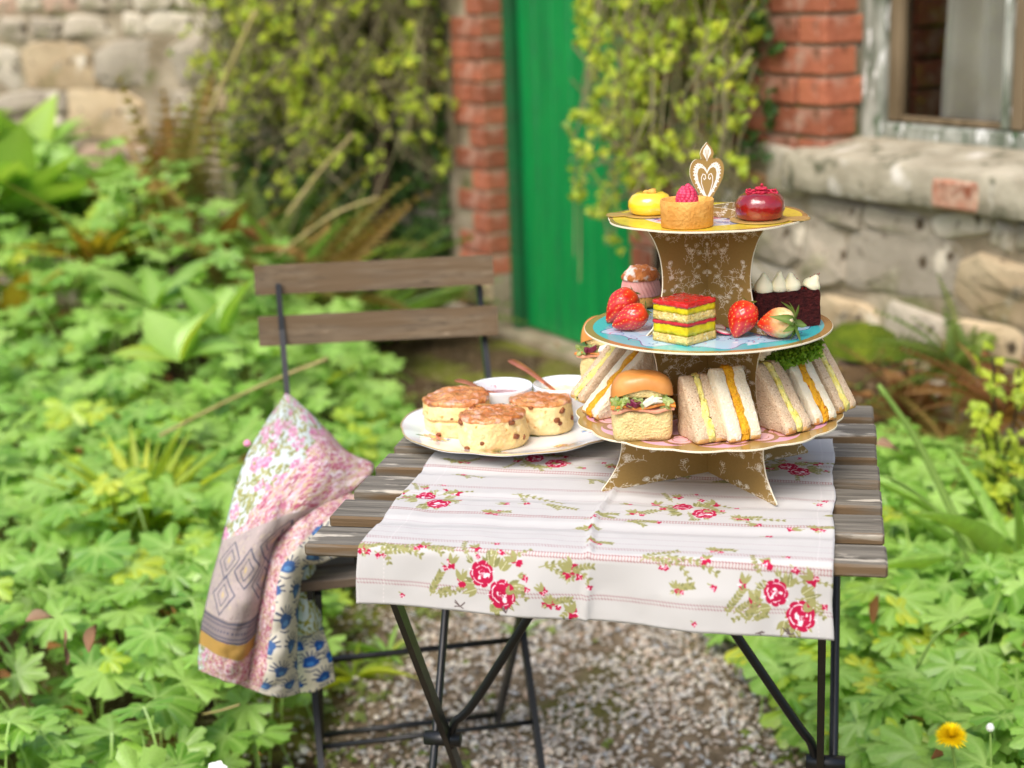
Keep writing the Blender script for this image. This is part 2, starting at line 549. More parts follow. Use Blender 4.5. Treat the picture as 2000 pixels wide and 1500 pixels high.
# ---- pebbles of the path
PEB_S = 1.25
M_PEB = bpy.data.materials.new('pebble')
M_PEB.use_nodes = True
_n, _l = M_PEB.node_tree.nodes, M_PEB.node_tree.links
_a = _n.new('ShaderNodeAttribute'); _a.attribute_name = 'rnd'
_c = _n.new('ShaderNodeValToRGB')
_e = _c.color_ramp.elements
_cs = [(0, (200, 192, 176)), (.16, (164, 154, 142)), (.3, (228, 220, 202)), (.42, (196, 172, 146)), (.52, (172, 176, 178)), (.64, (236, 228, 214)), (.74, (176, 148, 122)), (.86, (212, 204, 192)), (1, (120, 112, 102))]
while len(_e) < len(_cs): _e.new(.5)
for _i, (_p, _k) in enumerate(_cs): _e[_i].position = _p; _e[_i].color = (*lin(*_k), 1)
_l.new(_a.outputs['Fac'], _c.inputs[0]); _l.new(_c.outputs[0], _n['Principled BSDF'].inputs['Base Color'])
_n['Principled BSDF'].inputs['Roughness'].default_value = 0.65
PEBS = []
for k in range(8):
    bm = bmesh.new(); bmesh.ops.create_icosphere(bm, subdivisions=1, radius=1)
    sx, sy, sz = 1, random.uniform(.6, .95), random.uniform(.35, .6)
    v = np.array([(p.co.x * sx, p.co.y * sy, p.co.z * sz) for p in bm.verts]) * (1 + 0.22 * (RNG.random((len(bm.verts), 1)) - .5))
    f = np.array([[q.index for q in t.verts] for t in bm.faces], np.int32)
    bm.free()
    PEBS.append((v, f, np.zeros(len(v))))
ms_ = []
GR = [(-0.5, 1.9), (-0.42, 2.6), (-0.34, 3.3), (0.5, 3.4), (0.5, 2.9), (0.5, 2.5), (0.62, 1.9)]
for _ in range(29000):
    x, y = random.uniform(-.55, .62), 1.9 + 2.3 * random.random() ** 1.5
    edge = min(1, max(0, (x + 0.36) / 0.3)) * (1 if fbm(x * 5, y * 5, 2) > -.25 + .4 * max(0, -x) else .35) * min(1, max(0, (0.52 - x) / 0.15))
    far = 1 if y < 3.0 else max(0.05, 1 - (y - 3.0) / 0.6)
    if random.random() > (0.12 + 0.88 * edge) * far: continue
    s = random.uniform(.0032, .0078) * (1.5 if random.random() < .04 else 1)
    a = random.random() * 6.28
    ms_.append((random.randrange(8), m4((x, y, 0.004 + random.uniform(0, .008)), (random.gauss(0, .3), random.gauss(0, .3), 1), (math.cos(a), math.sin(a), 0), s)))
scatter('gravel', PEBS, ms_, M_PEB)

# ---- rubble stones
def stone_mesh(w_, h_, dep, seed, mt):
    """split rubble stone: x along the wall, front at -dep, z up; nearly flat broken face, rounded arrises"""
    rr = random.Random(seed)
    W2, H2 = w_ / 2, h_ / 2
    j = lambda q: rr.uniform(-q, q)
    C = [(-W2 + j(.09) * w_, -H2 + j(.08) * h_), (W2 - j(.09) * w_, -H2 + j(.08) * h_),
         (W2 - j(.09) * w_, H2 - j(.08) * h_), (-W2 + j(.09) * w_, H2 - j(.08) * h_)]
    P = []
    for i in range(4):
        a, b, c = C[i - 1], C[i], C[(i + 1) % 4]
        r1, r2 = rr.uniform(.06, .24), rr.uniform(.06, .24)
        P.append((b[0] + (a[0] - b[0]) * r1, b[1] + (a[1] - b[1]) * r1 ))
        P.append((b[0] + (c[0] - b[0]) * r2, b[1] + (c[1] - b[1]) * r2 ))
        P.append((b[0] + (c[0] - b[0]) * .55 + j(.03) * w_, b[1] + (c[1] - b[1]) * .55 + j(.05) * h_))
    n = len(P)
    ins = min(.014, h_ * .14)
    tx, tz = rr.gauss(0, .05), rr.gauss(0, .07)
    v = [[x * 1.0, .02, z] for x, z in P]
    v += [[x, -dep * .35 + j(.002), z] for x, z in P]
    def inset(q, y):
        o = []
        for x, z in P:
            L = math.hypot(x, z)
            k = max(.2, 1 - q / L)
            o.append([x * k, y + tx * x + tz * z + j(.0025), z * k])
        return o
    v += inset(ins, -dep * .9) + inset(ins + min(.05, h_ * .3), -dep)
    f = []
    for r in range(3):
        for k in range(n): f.append((r * n + k, r * n + (k + 1) % n, (r + 1) * n + (k + 1) % n, (r + 1) * n + k))
    f.append(tuple(3 * n + k for k in range(n)))
    return mk('stone', v, f, mt, False)
def rubble(parent, x0, x1, z0, z1, seed, hmin=.07, hmax=.15, dep=.024, skip=None):
    rr = random.Random(seed)
    z = z0
    k = 0
    while z < z1 - .03:
        h = min(rr.uniform(hmin, hmax), z1 - z)
        if z1 - z - h < .05: h = z1 - z
        x = x0 - rr.random() * .3
        while x < x1:
            w_ = h * rr.uniform(1.0, 3.2)
            if w_ > .36: w_ = .36
            xa, xb = max(x, x0), min(x + w_, x1)
            if xb - xa > .05:
                parts_ = [(z, h)] if rr.random() > .22 or h < .11 else [(z, h * .48), (z + h * .5, h * .5)]
                for (zz, hh) in parts_:
                    cx, cz = (xa + xb) / 2, zz + hh / 2 + rr.gauss(0, .006)
                    if skip and skip(cx, cz): continue
                    o = bpy.data.objects.new('stone', stone_mesh(xb - xa - .007, hh - .007, dep * rr.uniform(.6, 1.3), k + seed * 100,
                                                                 rr.choices(M_STONES, (5, 1.8, 3.5, .6, 3))[0]))
                    link(o, parent); o.location = (cx, 0, cz); o.rotation_euler = (0, rr.gauss(0, .09), 0)
                    k += 1
            x += w_
        z += h

# ---- house: local x along the wall (towards the viewer's right), local y into the house
W0 = np.array([-0.0659, 5.37, 0])
WANG = math.atan2(-0.872, 0.49)
def Wp(t, d, z):
    return W0 + np.array([.49, -.872, 0]) * t + np.array([.872, .49, 0]) * d + np.array([0, 0, z])
house = thing('brick_and_stone_cottage', W0, WANG, 'stone cottage wall with red brick corners round its green door and window', 'cottage')
cores = MB()
cores.add(*box(-.34, -.004, .012, .5, 0, 2.9))
cores.add(*box(.89, 1.745, .012, .5, 0, 2.9))
cores.add(*box(1.745, 4.2, .012, .5, 0, .76))
cores.add(*box(2.95, 4.2, .012, .5, .76, 2.9))
cores.add(*box(-.004, .89, .012, .5, 2.15, 2.9))
cores.add(*box(1.745, 2.95, .012, .5, 1.95, 2.9))
cores.add(*box(1.115, 3.3, -.006, .011, 0, .69)); cores.add(*box(1.115, 1.69, -.006, .011, .69, .775))
cores.build('mortar_wall', M_MORTAR, house, smooth=False)
BH, CJ = .065, .075
def brickmesh(L, D):
    return mk('brick', *box(-L / 2, L / 2, -D / 2, D / 2, -BH / 2, BH / 2, .004), M_BRICK, smooth=False)
BM = {'s': brickmesh(.215, .1025), 'h': brickmesh(.1025, .215), 'q': brickmesh(.16, .1025)}
def brick(kind_, x, y, z, rz=0, par=house):
    o = bpy.data.objects.new('brick', BM[kind_]); link(o, par)
    o.location = (x + random.gauss(0, .001), y + random.gauss(0, .0015), z); o.rotation_euler = (0, 0, rz + random.gauss(0, .006))
z = .225 + BH / 2
i = 0
while z < 2.3:
    # left quoin of the door (corner at x = 0)
    if i % 2: brick('s', -.1075, .05125, z)
    else:
        brick('h', -.05125, .1075, z)
        if random.random() < .45: brick('h', -.164, .1075, z)
    # right quoin of the door (corner at x = .885)
    if i % 2: brick('s', .885 + .1075, .05125, z)
    else: brick('h', .885 + .05125, .1075, z)
    if z > .78:
        # brick panel to the window, corner at 1.757
        x = 1.757
        if i % 2: brick('h', x - .05125, .1075, z); x -= .1125
        else: brick('s', x - .1075, .05125, z); x -= .225
        while x > .885 + .36:
            brick('s', x - .1075, .05125, z); x -= .225
    z += CJ
    i += 1
rubble(house, -.32, -.005, 0, .22, 3, dep=.03)
rubble(house, .89, 1.72, 0, .22, 4, dep=.02)
rubble(house, 1.12, 1.70, .22, .78, 5, .06, .17, dep=.019)
rubble(house, 1.70, 3.3, 0, .69, 6, .08, .19, dep=.020)
# sill with one brick let into its face
sb = MB()
vs, fs = [], []
nx, prof = 140, [(-.058, .697), (-.064, .703), (-.064, .74), (-.063, .782), (-.058, .790), (.0, .801), (.07, .812), (.17, .825)]
for a in range(nx + 1):
    x = 1.655 + 1.5 * a / nx
    for (y, zz) in prof:
        e = .003 * fbm(x * 7, y * 9, zz * 9) + .0025 * fbm(x * 40, y * 40, zz * 40)
        endt = .012 * math.exp(-(x - 1.655) * 18)
        vs.append((x, y + e + endt, zz + e * .7 - endt * .6))
fs = gridfaces(nx + 1, len(prof))
nn = len(vs)
for a in (0, nx):
    x = 1.655 + 1.5 * a / nx
    vs += [(x, .17, .695)]
fs += [tuple(list(range(0, len(prof))) + [nn])]
fs += [(k * len(prof), (k + 1) * len(prof), nn + 1, nn) if k == -1 else (k * len(prof), (k + 1) * len(prof), min(k, 0) + nn) for k in range(0)]
sill = ob('sill', vs, fs, M_SILL, house)
cut = mk('brick', *box(-.068, .068, -.03, .022, -.034, .034, .008), mat('old_brick', lin(172, 118, 94), .9, .15, col2=lin(186, 160, 138), nscale=22, bump=(1, 60, .005), specks=((lin(140, 84, 62), 30, .5, .65, 5),)), smooth=False)
o = bpy.data.objects.new('brick', cut); link(o, house); o.location = (2.262, -.042, .735); o['label'] = 'red brick patched into the face of the sill'
# door
dr = thing('door', (0, 0, 0)); dr.parent = house
for k in range(7):
    x0 = .052 + k * .112
    mb = MB(); mb.add(*box(x0, x0 + .107, .118 + random.uniform(-.002, .002), .148, .03 + random.uniform(0, .006), 2.08, .006)); mb.build('plank', M_DOOR, dr, smooth=False)
MB().add(*box(.05, .84, .135, .15, .03, 2.08)).build('backing_board', M_DOOR, dr, smooth=False)
fr_ = MB()
fr_.add(*box(.0, .05, .085, .17, .0, 2.15, .004)); fr_.add(*box(.84, .887, .085, .17, .0, 2.15, .004)); fr_.add(*box(.05, .84, .085, .17, 2.085, 2.15, .004))
fr_.build('door_frame', M_FRAME_G, house, smooth=False)
MB().add(*box(.0, .885, .03, .5, -.01, .028, .006)).build('doorstep', M_MORTAR, house, smooth=False)
MB().add(*box(.0, .9, .3, .32, 0.03, 2.1)).build('dark_hallway', M_DARK, house, smooth=False)
# window
wn = thing('window', (0, 0, 0)); wn.parent = house
f = MB()
f.add(*box(1.757, 1.83, .115, .20, .80, 1.95, .006)); f.add(*box(2.87, 2.95, .115, .20, .80, 1.95, .006))
f.add(*box(1.83, 2.87, .125, .20, .815, .855, .006)); f.add(*box(1.83, 2.87, .115, .20, 1.90, 1.95, .006))
f.build('frame', M_PEEL, wn, smooth=False)
f = MB()
f.add(*box(1.833, 1.872, .135, .175, .858, 1.90, .004)); f.add(*box(1.875, 2.20, .14, .17, .858, .873, .003))
f.build('sash', M_SASH, wn, smooth=False)
MB().add(*box(2.20, 2.222, .13, .17, .858, 1.90, .004)).build('mullion', M_PEEL, wn, smooth=False)
MB().add(*box(2.226, 2.262, .135, .175, .858, 1.90, .004)).build('sash', M_SASH, wn, smooth=False)
M_GLASS = bpy.data.materials.new('window_glass'); M_GLASS.use_nodes = True
_n, _l = M_GLASS.node_tree.nodes, M_GLASS.node_tree.links
_t = _n.new('ShaderNodeBsdfTransparent'); _g = _n.new('ShaderNodeBsdfGlossy'); _g.inputs['Roughness'].default_value = .02
_m = _n.new('ShaderNodeMixShader'); _f = _n.new('ShaderNodeFresnel'); _f.inputs[0].default_value = 1.5
_l.new(_f.outputs[0], _m.inputs[0]); _l.new(_t.outputs[0], _m.inputs[1]); _l.new(_g.outputs[0], _m.inputs[2]); _l.new(_m.outputs[0], _n['Material Output'].inputs['Surface'])
MB().add([(1.872, .155, .87), (2.20, .155, .87), (2.20, .155, 1.90), (1.872, .155, 1.90)], [(0, 1, 2, 3)]).build('pane', M_GLASS, wn, smooth=False)
MB().add([(2.262, .155, .87), (2.87, .155, .87), (2.87, .155, 1.90), (2.262, .155, 1.90)], [(0, 1, 2, 3)]).build('pane', M_GLASS, wn, smooth=False)
# inside: brick reveal, dark room, curtain
z = .86 + BH / 2
i = 0
while z < 1.9:
    for q in range(2):
        brick('q' if (q + i) % 2 else 's', 1.80, .255 + q * .15 + (i % 2) * .04, z, PI / 2)
    z += CJ; i += 1
rm = MB()
rm.add([(1.80, .2, .8), (3.0, .2, .8), (3.0, .9, .8), (1.80, .9, .8)], [(0, 1, 2, 3)])
rm.add([(1.5, .9, .8), (3.0, .9, .8), (3.0, .9, 2.0), (1.5, .9, 2.0)], [(0, 1, 2, 3)])
rm.add([(1.5, .9, 1.98), (3.0, .9, 1.98), (3.0, .2, 1.98), (1.5, .2, 1.98)], [(0, 1, 2, 3)])
rm.add([(3.0, .2, .8), (3.0, .9, .8), (3.0, .9, 2.0), (3.0, .2, 2.0)], [(0, 1, 2, 3)])
rm.build('room', M_DARK, house, smooth=False)
vs = []
for a in range(140):
    x = 1.945 + .92 * a / 139
    for b_ in range(12):
        zz = .83 + 1.1 * b_ / 11
        wob = .030 * math.sin(x * 62 + .8 * math.sin(zz * 3)) + .014 * math.sin(x * 31 + zz)
        vs.append((x + .012 * math.sin(zz * 6) * (a < 6), .200 + wob * .8, zz))
ob('curtain', vs, gridfaces(140, 12), M_CURT, house)

# ---- garden wall of rubble, left of the cottage
GW0 = Wp(-.335, .06, 0)
ga = math.atan2(.37, -.93) + PI          # local x runs back towards the cottage
gwall = thing('rubble_garden_wall', GW0, ga, 'rubble stone garden wall behind the green plants, left of the door', 'stone wall')
MB().add(*box(-7, 0, -.011, .4, 0, 1.9)).build('mortar_wall', M_MORTAR, gwall, smooth=False)
rubble(gwall, -4.4, 0, .34, 1.75, 21, .07, .22, dep=.026)
# ================================================================== PLANTS
def nr(s): return random.gauss(0, s)
# cranesbill leaf: seven lobes with teeth; unit radius ~1 to the middle lobe's tip; base at origin, tip towards +x
def cranes(seed, lobes=7, deep=.50, petiole=2.6, fold=.10):
    rr = random.Random(seed)
    lens = {7: (.74, .90, .98, 1.02, .98, .90, .74), 5: (.82, .95, 1.02, .95, .82)}[lobes]
    span = math.radians(300 if lobes == 7 else 250)
    pts, vein = [(0, 0, 0)], [1.0]
    offs = [(-.5, deep, 0), (-.40, .84, 0), (-.24, .86, 0), (-.17, .95, 0), (0, 1.0, .6), (.17, .93, 0), (.24, .85, 0), (.40, .84, 0)]
    R_ = []
    for i in range(lobes):
        c = -span / 2 + span * (i + .5) / lobes
        for (o_, q, vn) in offs:
            r = lens[i] * q * (1 + rr.gauss(0, .05)) * rr.choice((1, 1, 1, .93))
            if o_ == -.5 and i == 0: r *= .9
            R_.append((c + o_ * span / lobes, r, vn))
    R_.append((span / 2, .5 * lens[-1], 0))
    droop = rr.uniform(.06, .3)
    def P(a, r, vn):
        z_ = fold * r * (math.cos(lobes * a * 2 * PI / span + (PI if lobes % 2 else 0)) * -.5) - droop * r * r + .05
        z_ += .05 * math.sin(a * 3 + seed) * r
        return (r * math.cos(a), r * math.sin(a), z_)
    n = len(R_)
    for (a, r, vn) in R_: pts.append(P(a, min(r * .5, .45), vn)); vein.append(vn)
    for (a, r, vn) in R_: pts.append(P(a, r, vn)); vein.append(vn * .5)
    f = []
    for k in range(n - 1):
        f.append((0, 1 + k, 2 + k)); f.append((1 + k, 1 + n + k, 2 + n + k)); f.append((1 + k, 2 + n + k, 2 + k))
    # petiole
    b0 = len(pts)
    for q, (x, z_) in enumerate(((0, .04), (-.25, -.25), (-.4, -petiole * .5), (-.3, -petiole))):
        w_ = .028
        pts += [(x, -w_, z_), (x + .02, w_, z_)]; vein += [.8, .8]
        if q: k = b0 + 2 * q; f += [(k - 2, k - 1, k + 1), (k - 2, k + 1, k)]
    return np.array(pts), np.array(f, np.int32), np.array(vein)
CR = [cranes(s) for s in range(7)] + [cranes(20 + s, 5, .42) for s in range(3)]

def oval(L=1, wd=.3, seg=5, curl=.2, fold=.12, twist=0, vein=1):
    pts, vn, f = [], [], []
    for i in range(seg + 1):
        t = i / seg
        w_ = wd * math.sin(PI * min(t * .96 + .03, 1) ** .85)
        x = L * t; z_ = -curl * L * t * t
        tw = twist * t
        for s in (-1, 0, 1):
            pts.append((x, s * w_ * math.cos(tw), z_ + (abs(s) * fold * w_ / max(wd, .01)) * L * .3 + s * w_ * math.sin(tw))); vn.append(.7 * vein if s == 0 else 0)
    for i in range(seg):
        for s in range(2):
            a = i * 3 + s
            f += [(a, a + 1, a + 4), (a, a + 4, a + 3)]
    return np.array(pts), np.array(f, np.int32), np.array(vn)

GREEN = leafmat('cranesbill_leaf', [(0, (104, 154, 54)), (.3, (136, 180, 74)), (.62, (162, 198, 100)), (.8, (116, 164, 62)), (.9, (146, 188, 78)), (.955, (172, 196, 56)), (1, (194, 200, 64))], (172, 206, 116), .32, .36, .6)
M_YG = leafmat('yellow_green_leaf', [(0, (150, 184, 44)), (.3, (196, 206, 48)), (.55, (112, 150, 50)), (.8, (172, 196, 56)), (1, (214, 214, 66))], (190, 200, 90), .4)
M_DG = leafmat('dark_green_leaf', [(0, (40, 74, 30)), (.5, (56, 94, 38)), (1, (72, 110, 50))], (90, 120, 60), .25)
M_BR = leafmat('withered_leaf', [(0, (150, 104, 60)), (.35, (120, 76, 44)), (.6, (176, 138, 88)), (.8, (96, 62, 38)), (1, (160, 120, 50))], (170, 130, 90), .2, .8, .1)
M_HT = leafmat('turning_frond', [(0, (140, 150, 30)), (.4, (170, 140, 40)), (.7, (120, 76, 36)), (1, (96, 120, 40))], (190, 160, 70), .3)
M_STEM = mat('straw_stem', lin(176, 160, 112), .8, .2, col2=lin(150, 140, 84), nscale=20)
M_GSTEM = mat('green_stem', lin(120, 150, 70), .7, .3)
M_TWIG = mat('grey_green_twig', lin(150, 140, 108), .85, .2, col2=lin(112, 108, 74), nscale=12)
M_BARK = mat('dark_bark', lin(44, 36, 28), .95, .1, col2=lin(66, 56, 42), nscale=14, stretch=(1, 1, .3), bump=(1, 40, .01))
M_MOSS = mat('moss', lin(104, 118, 34), .95, .05, col2=lin(74, 92, 28), nscale=20, bump=(1, 90, .01))
M_DAND = mat('dandelion_yellow', lin(255, 226, 20), .7, .1)
M_WHITEP = mat('white_petal', lin(235, 235, 228), .6, .2)

def bed(name, poly, n, hfun, label, cat, seed, s0=.036, s1=.080, focus=(0, 1.5), group=None, yel=0.0):
    """ground cover: leaves in layers, the nearest 300 as leaf parts, the rest as one mass"""
    rr = random.Random(seed)
    root = thing(name, (sum(p[0] for p in poly) / len(poly), sum(p[1] for p in poly) / len(poly), 0), 0, label, cat, group)
    xs = [p[0] for p in poly]; ys = [p[1] for p in poly]
    items = []
    tries = 0
    while len(items) < n and tries < n * 8:
        tries += 1
        x, y = rr.uniform(min(xs), max(xs)), rr.uniform(min(ys), max(ys))
        if not inpoly(x, y, poly): continue
        h = hfun(x, y) * (1 + .30 * fbm(x * 3.1, y * 3.1, seed) + .30 * fbm(x * 9, y * 9, seed))
        lay = rr.random()
        z_ = h * (1 - .62 * lay ** 1.6) + rr.gauss(0, .012)
        s = rr.uniform(s0, s1) * (1 - .25 * lay)
        if rr.random() < .08: s *= 1.25
        tl = .12 + .26 * rr.random()
        if rr.random() < .12: tl += .45
        az = rr.random() * 6.28
        # leaves lean outward and somewhat to the light
        zn = (math.cos(az) * tl, math.sin(az) * tl - .20, 1)
        xd = az + rr.gauss(0, .8)
        items.append((x, y, z_, s, zn, xd, lay, rr.random()))
    # nearest upper leaves in view first
    def show(it):
        x, y, z_ = it[:3]
        d = math.hypot(x, y)
        inview = abs(x / y) < .345
        return d + it[6] * .8 + (0 if inview else 5)
    items.sort(key=show)
    org = np.array(root.location)
    meshes = [vmesh('leaf', v_, GREEN) for v_ in CR]
    rest, rnd = [], []
    for k, (x, y, z_, s, zn, xd, lay, rd) in enumerate(items):
        kk = rr.randrange(len(CR))
        M_ = m4(np.array([x, y, z_]) - org, zn, (math.cos(xd), math.sin(xd), 0), s)
        if k < 295:
            o = bpy.data.objects.new('leaf', meshes[kk]); link(o, root)
            o.matrix_local = Matrix(M_.tolist())
        else:
            rest.append((kk, M_)); rnd.append(rd)
    scatter('foliage', CR, rest, GREEN, root, rnd)
    return root

def hL(x, y):
    h = .22 + .06 * min(1, max(0, (y - 2.0) / 1.5)) + max(0, y - 4.0) * .34 * min(1, max(0, (-.5 - x) / .5))
    edge = min(1, max(.15, (-.30 - x) / .22)) if y < 3.0 else min(1, max(.25, (-.2 - x) / .25))
    return h * (.45 + .55 * edge)
bed('cranesbill_bed', [(-.37, 1.75), (-.34, 2.3), (-.36, 2.8), (-.22, 3.15), (-.25, 3.7), (-.42, 4.4), (-.62, 5.0), (-1.2, 5.3), (-2.1, 5.7), (-2.5, 5.4), (-2.1, 3.0), (-1.5, 1.7), (-1.0, 1.45), (-.5, 1.5)],
    3300, hL, 'broad bed of lobed green cranesbill leaves filling the ground behind the quilt and chair', 'cranesbill bed', 5)
def hR(x, y):
    return .24 * (.4 + .6 * min(1, max(0, (x - .44) / .14)))
bed('cranesbill_bed', [(.47, 1.75), (.45, 2.2), (.36, 2.55), (.38, 3.0), (.60, 3.25), (.8, 3.35), (1.15, 2.85), (1.7, 1.9), (1.6, 1.3), (.8, 1.3)],
    2300, hR, 'bed of pale green cranesbill leaves beside the right end of the wooden table', 'cranesbill bed', 9)

# withered scraps caught among the leaves
lt = []; ltr = []
OV = [oval(1, .3, 4, .6, .6, 1.0, .3), oval(1, .2, 4, -.5, .8, 2.0, .3), oval(1, .05, 3, .2, .2, .3, .3)]
for _ in range(420):
    if random.random() < .65: x, y = random.uniform(-1.3, -.36), random.uniform(1.9, 4.4)
    else: x, y = random.uniform(.5, 1.3), random.uniform(1.8, 3.0)
    if x < 0 and x < -.37 * y - .1: continue
    lt.append((random.choice((0, 1, 2, 2)), m4((x, y, random.uniform(.06, .25)), (nr(.6), nr(.6), 1), (nr(1), nr(1), nr(.5)), random.uniform(.02, .05)))); ltr.append(random.random())
scatter('withered_scraps', OV, lt, M_BR, None, ltr)

def clump(name, kindmesh, items, mat_, label, cat, loc, group=None, partname=None):
    """plant whose blades are parts (few) """
    root = thing(name, loc, random.random() * 6, label, cat, group)
    return root

# ---- rosette plants made of strap leaves (each leaf a part)
def rosette(name, base, n, L, wd, label, cat, mat_, spread=(.3, 1.2), curl=.35, seed=1, part='leaf', fold=.12, lean=(0, 0)):
    rr = random.Random(seed)
    root = thing(name, base, 0, label, cat)
    me = [vmesh(part, oval(1, wd * q, 8, c, fold, t), mat_) for q, c, t in ((1, curl, 0), (.8, curl * 1.4, .5), (1.1, curl * .6, -.4))]
    for k in range(n):
        a = rr.random() * 6.28
        up = rr.uniform(*spread)
        d = np.array([math.cos(a) * math.cos(up) + lean[0], math.sin(a) * math.cos(up) + lean[1], math.sin(up)])
        zz = np.cross(d, np.cross([0, 0, 1], d)); 
        if np.linalg.norm(zz) < 1e-3: zz = np.array([1, 0, 0])
        o = bpy.data.objects.new(part, me[k % 3]); link(o, root)
        o.matrix_local = Matrix(m4((0, 0, 0), zz, d, L * rr.uniform(.65, 1.15)).tolist())
    return root
P = py_(262, 872, 3.0)
rosette('spurge_plant', (P[0], P[1], .12), 64, .25, .05, 'upright yellow-green strap-leaved plant rising out of the cranesbill', 'plant', M_YG, (.5, 1.45), .3, 3)
# hart's-tongue ferns and broad leaves near the wall
for k, (x, y, Y, n, L, wd, mt, lb, ct, nm) in enumerate([
        (20, 620, 4.6, 10, .30, .11, M_HT, 'yellowing hart\'s-tongue fern with brown edges at the far left edge of the bed', 'fern', 'hart_tongue_fern'),
        (190, 500, 4.7, 16, .34, .12, M_HT, 'rust-brown and olive hart\'s-tongue fern below the rubble wall', 'fern', 'hart_tongue_fern'),
        (420, 520, 5.0, 11, .34, .10, M_BR, 'clump of withered brown fronds leaning at the back of the bed', 'fern', 'withered_fern')]):
    P = py_(x, y, Y)
    rosette(nm, (P[0], P[1], max(.05, P[2] - .05)), n, L, wd, lb, ct, mt, (.5, 1.35), .5, 30 + k)
for k, (x, Y, z_, n, L) in enumerate([(-1.95, 5.4, .42, 34, .24), (-1.7, 5.15, .38, 34, .24), (-1.42, 5.35, .34, 30, .22), (-1.75, 5.65, .52, 30, .22), (-2.15, 5.6, .62, 30, .25), (-1.25, 5.05, .26, 26, .2)]):
    lb = ['tall broad-leaved green plant against the rubble wall at the far left', 'broad-leaved green plant in front of the tallest one by the wall',
          'lower broad-leaved green plant under the pinkish stones', 'broad-leaved green plant touching the stone wall between two others',
          'broad-leaved green plant reaching highest up the wall, by the photo edge', 'smaller broad-leaved green plant beside the withered fronds'][k]
    rosette('broad_leaved_plant', (x, Y, z_ * 1.0 + .08), n, L * 1.6, .28, lb, 'plant', GREEN, (.25, 1.4), .45, 50 + k)

# ---- pinnate fern fronds
def frond_var(L=1.0, n=16, wd=.3, arch=.35, seed=0):
    pts, vn, f = [], [], []
    def add(v_, fc, vv):
        o_ = len(pts); pts.extend(v_); vn.extend(vv); f.extend([tuple(i + o_ for i in q) for q in fc])
    for i in range(n):
        t = (i + .6) / n
        x = L * t; z_ = -arch * L * t * t
        w_ = wd * math.sin(PI * (t ** .7) * .97 + .04)
        for s in (-1, 1):
            h = L / n * .36
            add([(x - h, 0, z_), (x + h, 0, z_), (x + h * .9, s * w_ * .6, z_ - w_ * .12 + .03 * L), (x + h * 1.2, s * w_, z_ - w_ * .3)], [(0, 1, 2), (0, 2, 3)], [.2, .2, 0, 0])
    k = 7
    for i in range(k + 1):
        t = i / k; x = L * t; z_ = -arch * L * t * t + .004; w_ = .012 * L * (1 - t * .7)
        o_ = len(pts); pts.extend([(x, -w_, z_), (x, w_, z_)]); vn.extend([1, 1])
        if i: f.extend([(o_ - 2, o_ - 1, o_ + 1), (o_ - 2, o_ + 1, o_)])
    return np.array(pts), np.array(f, np.int32), np.array(vn)
def fern(base, n, L, label, mat_, seed, up=(.5, 1.3), az=None, arch=.35, wd=.22):
    rr = random.Random(seed)
    root = thing('fern', base, 0, label, 'fern')
    me = [vmesh('frond', frond_var(1, 18, wd, arch * q), mat_) for q in (.7, 1, 1.4)]
    for k in range(n):
        a = rr.random() * 6.28 if az is None else rr.uniform(*az)
        u = rr.uniform(*up)
        d = np.array([math.cos(a) * math.cos(u), math.sin(a) * math.cos(u), math.sin(u)])
        zz = np.cross(d, np.cross([0, 0, 1], d)) + np.array([nr(.15), nr(.15), 0])
        o = bpy.data.objects.new('frond', me[k % 3]); link(o, root)
        o.matrix_local = Matrix(m4((0, 0, 0), zz, d, L * rr.uniform(.7, 1.15)).tolist())
    return root
M_FG = leafmat('fern_green', [(0, (96, 132, 50)), (.5, (124, 150, 64)), (1, (84, 112, 48))], (160, 160, 90), .35)
M_FD = leafmat('fern_dry', [(0, (150, 140, 84)), (.4, (170, 140, 84)), (.7, (130, 134, 70)), (1, (142, 100, 60))], (168, 130, 76), .3, .8, .1)
P = py_(345, 430, 5.2); fern((P[0], P[1], .36), 9, .62, 'tall dry fern standing up in front of the rubble wall', M_FD, 3, (1.05, 1.5), None, .2, .2)
P = py_(590, 480, 4.9); fern((P[0], P[1], .22), 15, .5, 'spreading straw-coloured fern behind the chair back', M_FD, 4, (.35, 1.2), None, .4, .16)
P = py_(670, 470, 5.2); fern((P[0], P[1], .14), 16, .45, 'green fern at the foot of the hanging shrub', M_FG, 5, (.3, 1.2))
P = py_(545, 400, 5.2); fern((P[0], P[1], .26), 14, .42, 'pale dry fern in front of the lower creeper stems', M_FD, 16, (.3, 1.4), None, .4, .16)
P = py_(450, 470, 4.9); fern((P[0], P[1], .24), 13, .4, 'dry tangled fern just left above the chair back', M_FD, 18, (.3, 1.4), None, .5, .14)
P = py_(230, 440, 5.3); fern((P[0], P[1], .40), 12, .34, 'rusty brown fern at the foot of the rubble wall', M_BR, 19, (.3, 1.4), None, .4, .18)
P = py_(480, 430, 5.4); fern((P[0], P[1], .22), 14, .5, 'olive green fern between the dry fern and the hanging shrub', M_FG, 6, (.4, 1.3))
P = py_(800, 520, 5.2); fern((P[0], P[1], .1), 13, .36, 'small dark fern at the foot of the brick corner', M_FG, 8, (.3, 1.2))
P = py_(560, 560, 4.6); fern((P[0], P[1], .1), 12, .4, 'low green fern seen just above the top rail of the chair', M_FG, 12, (.3, 1.0))
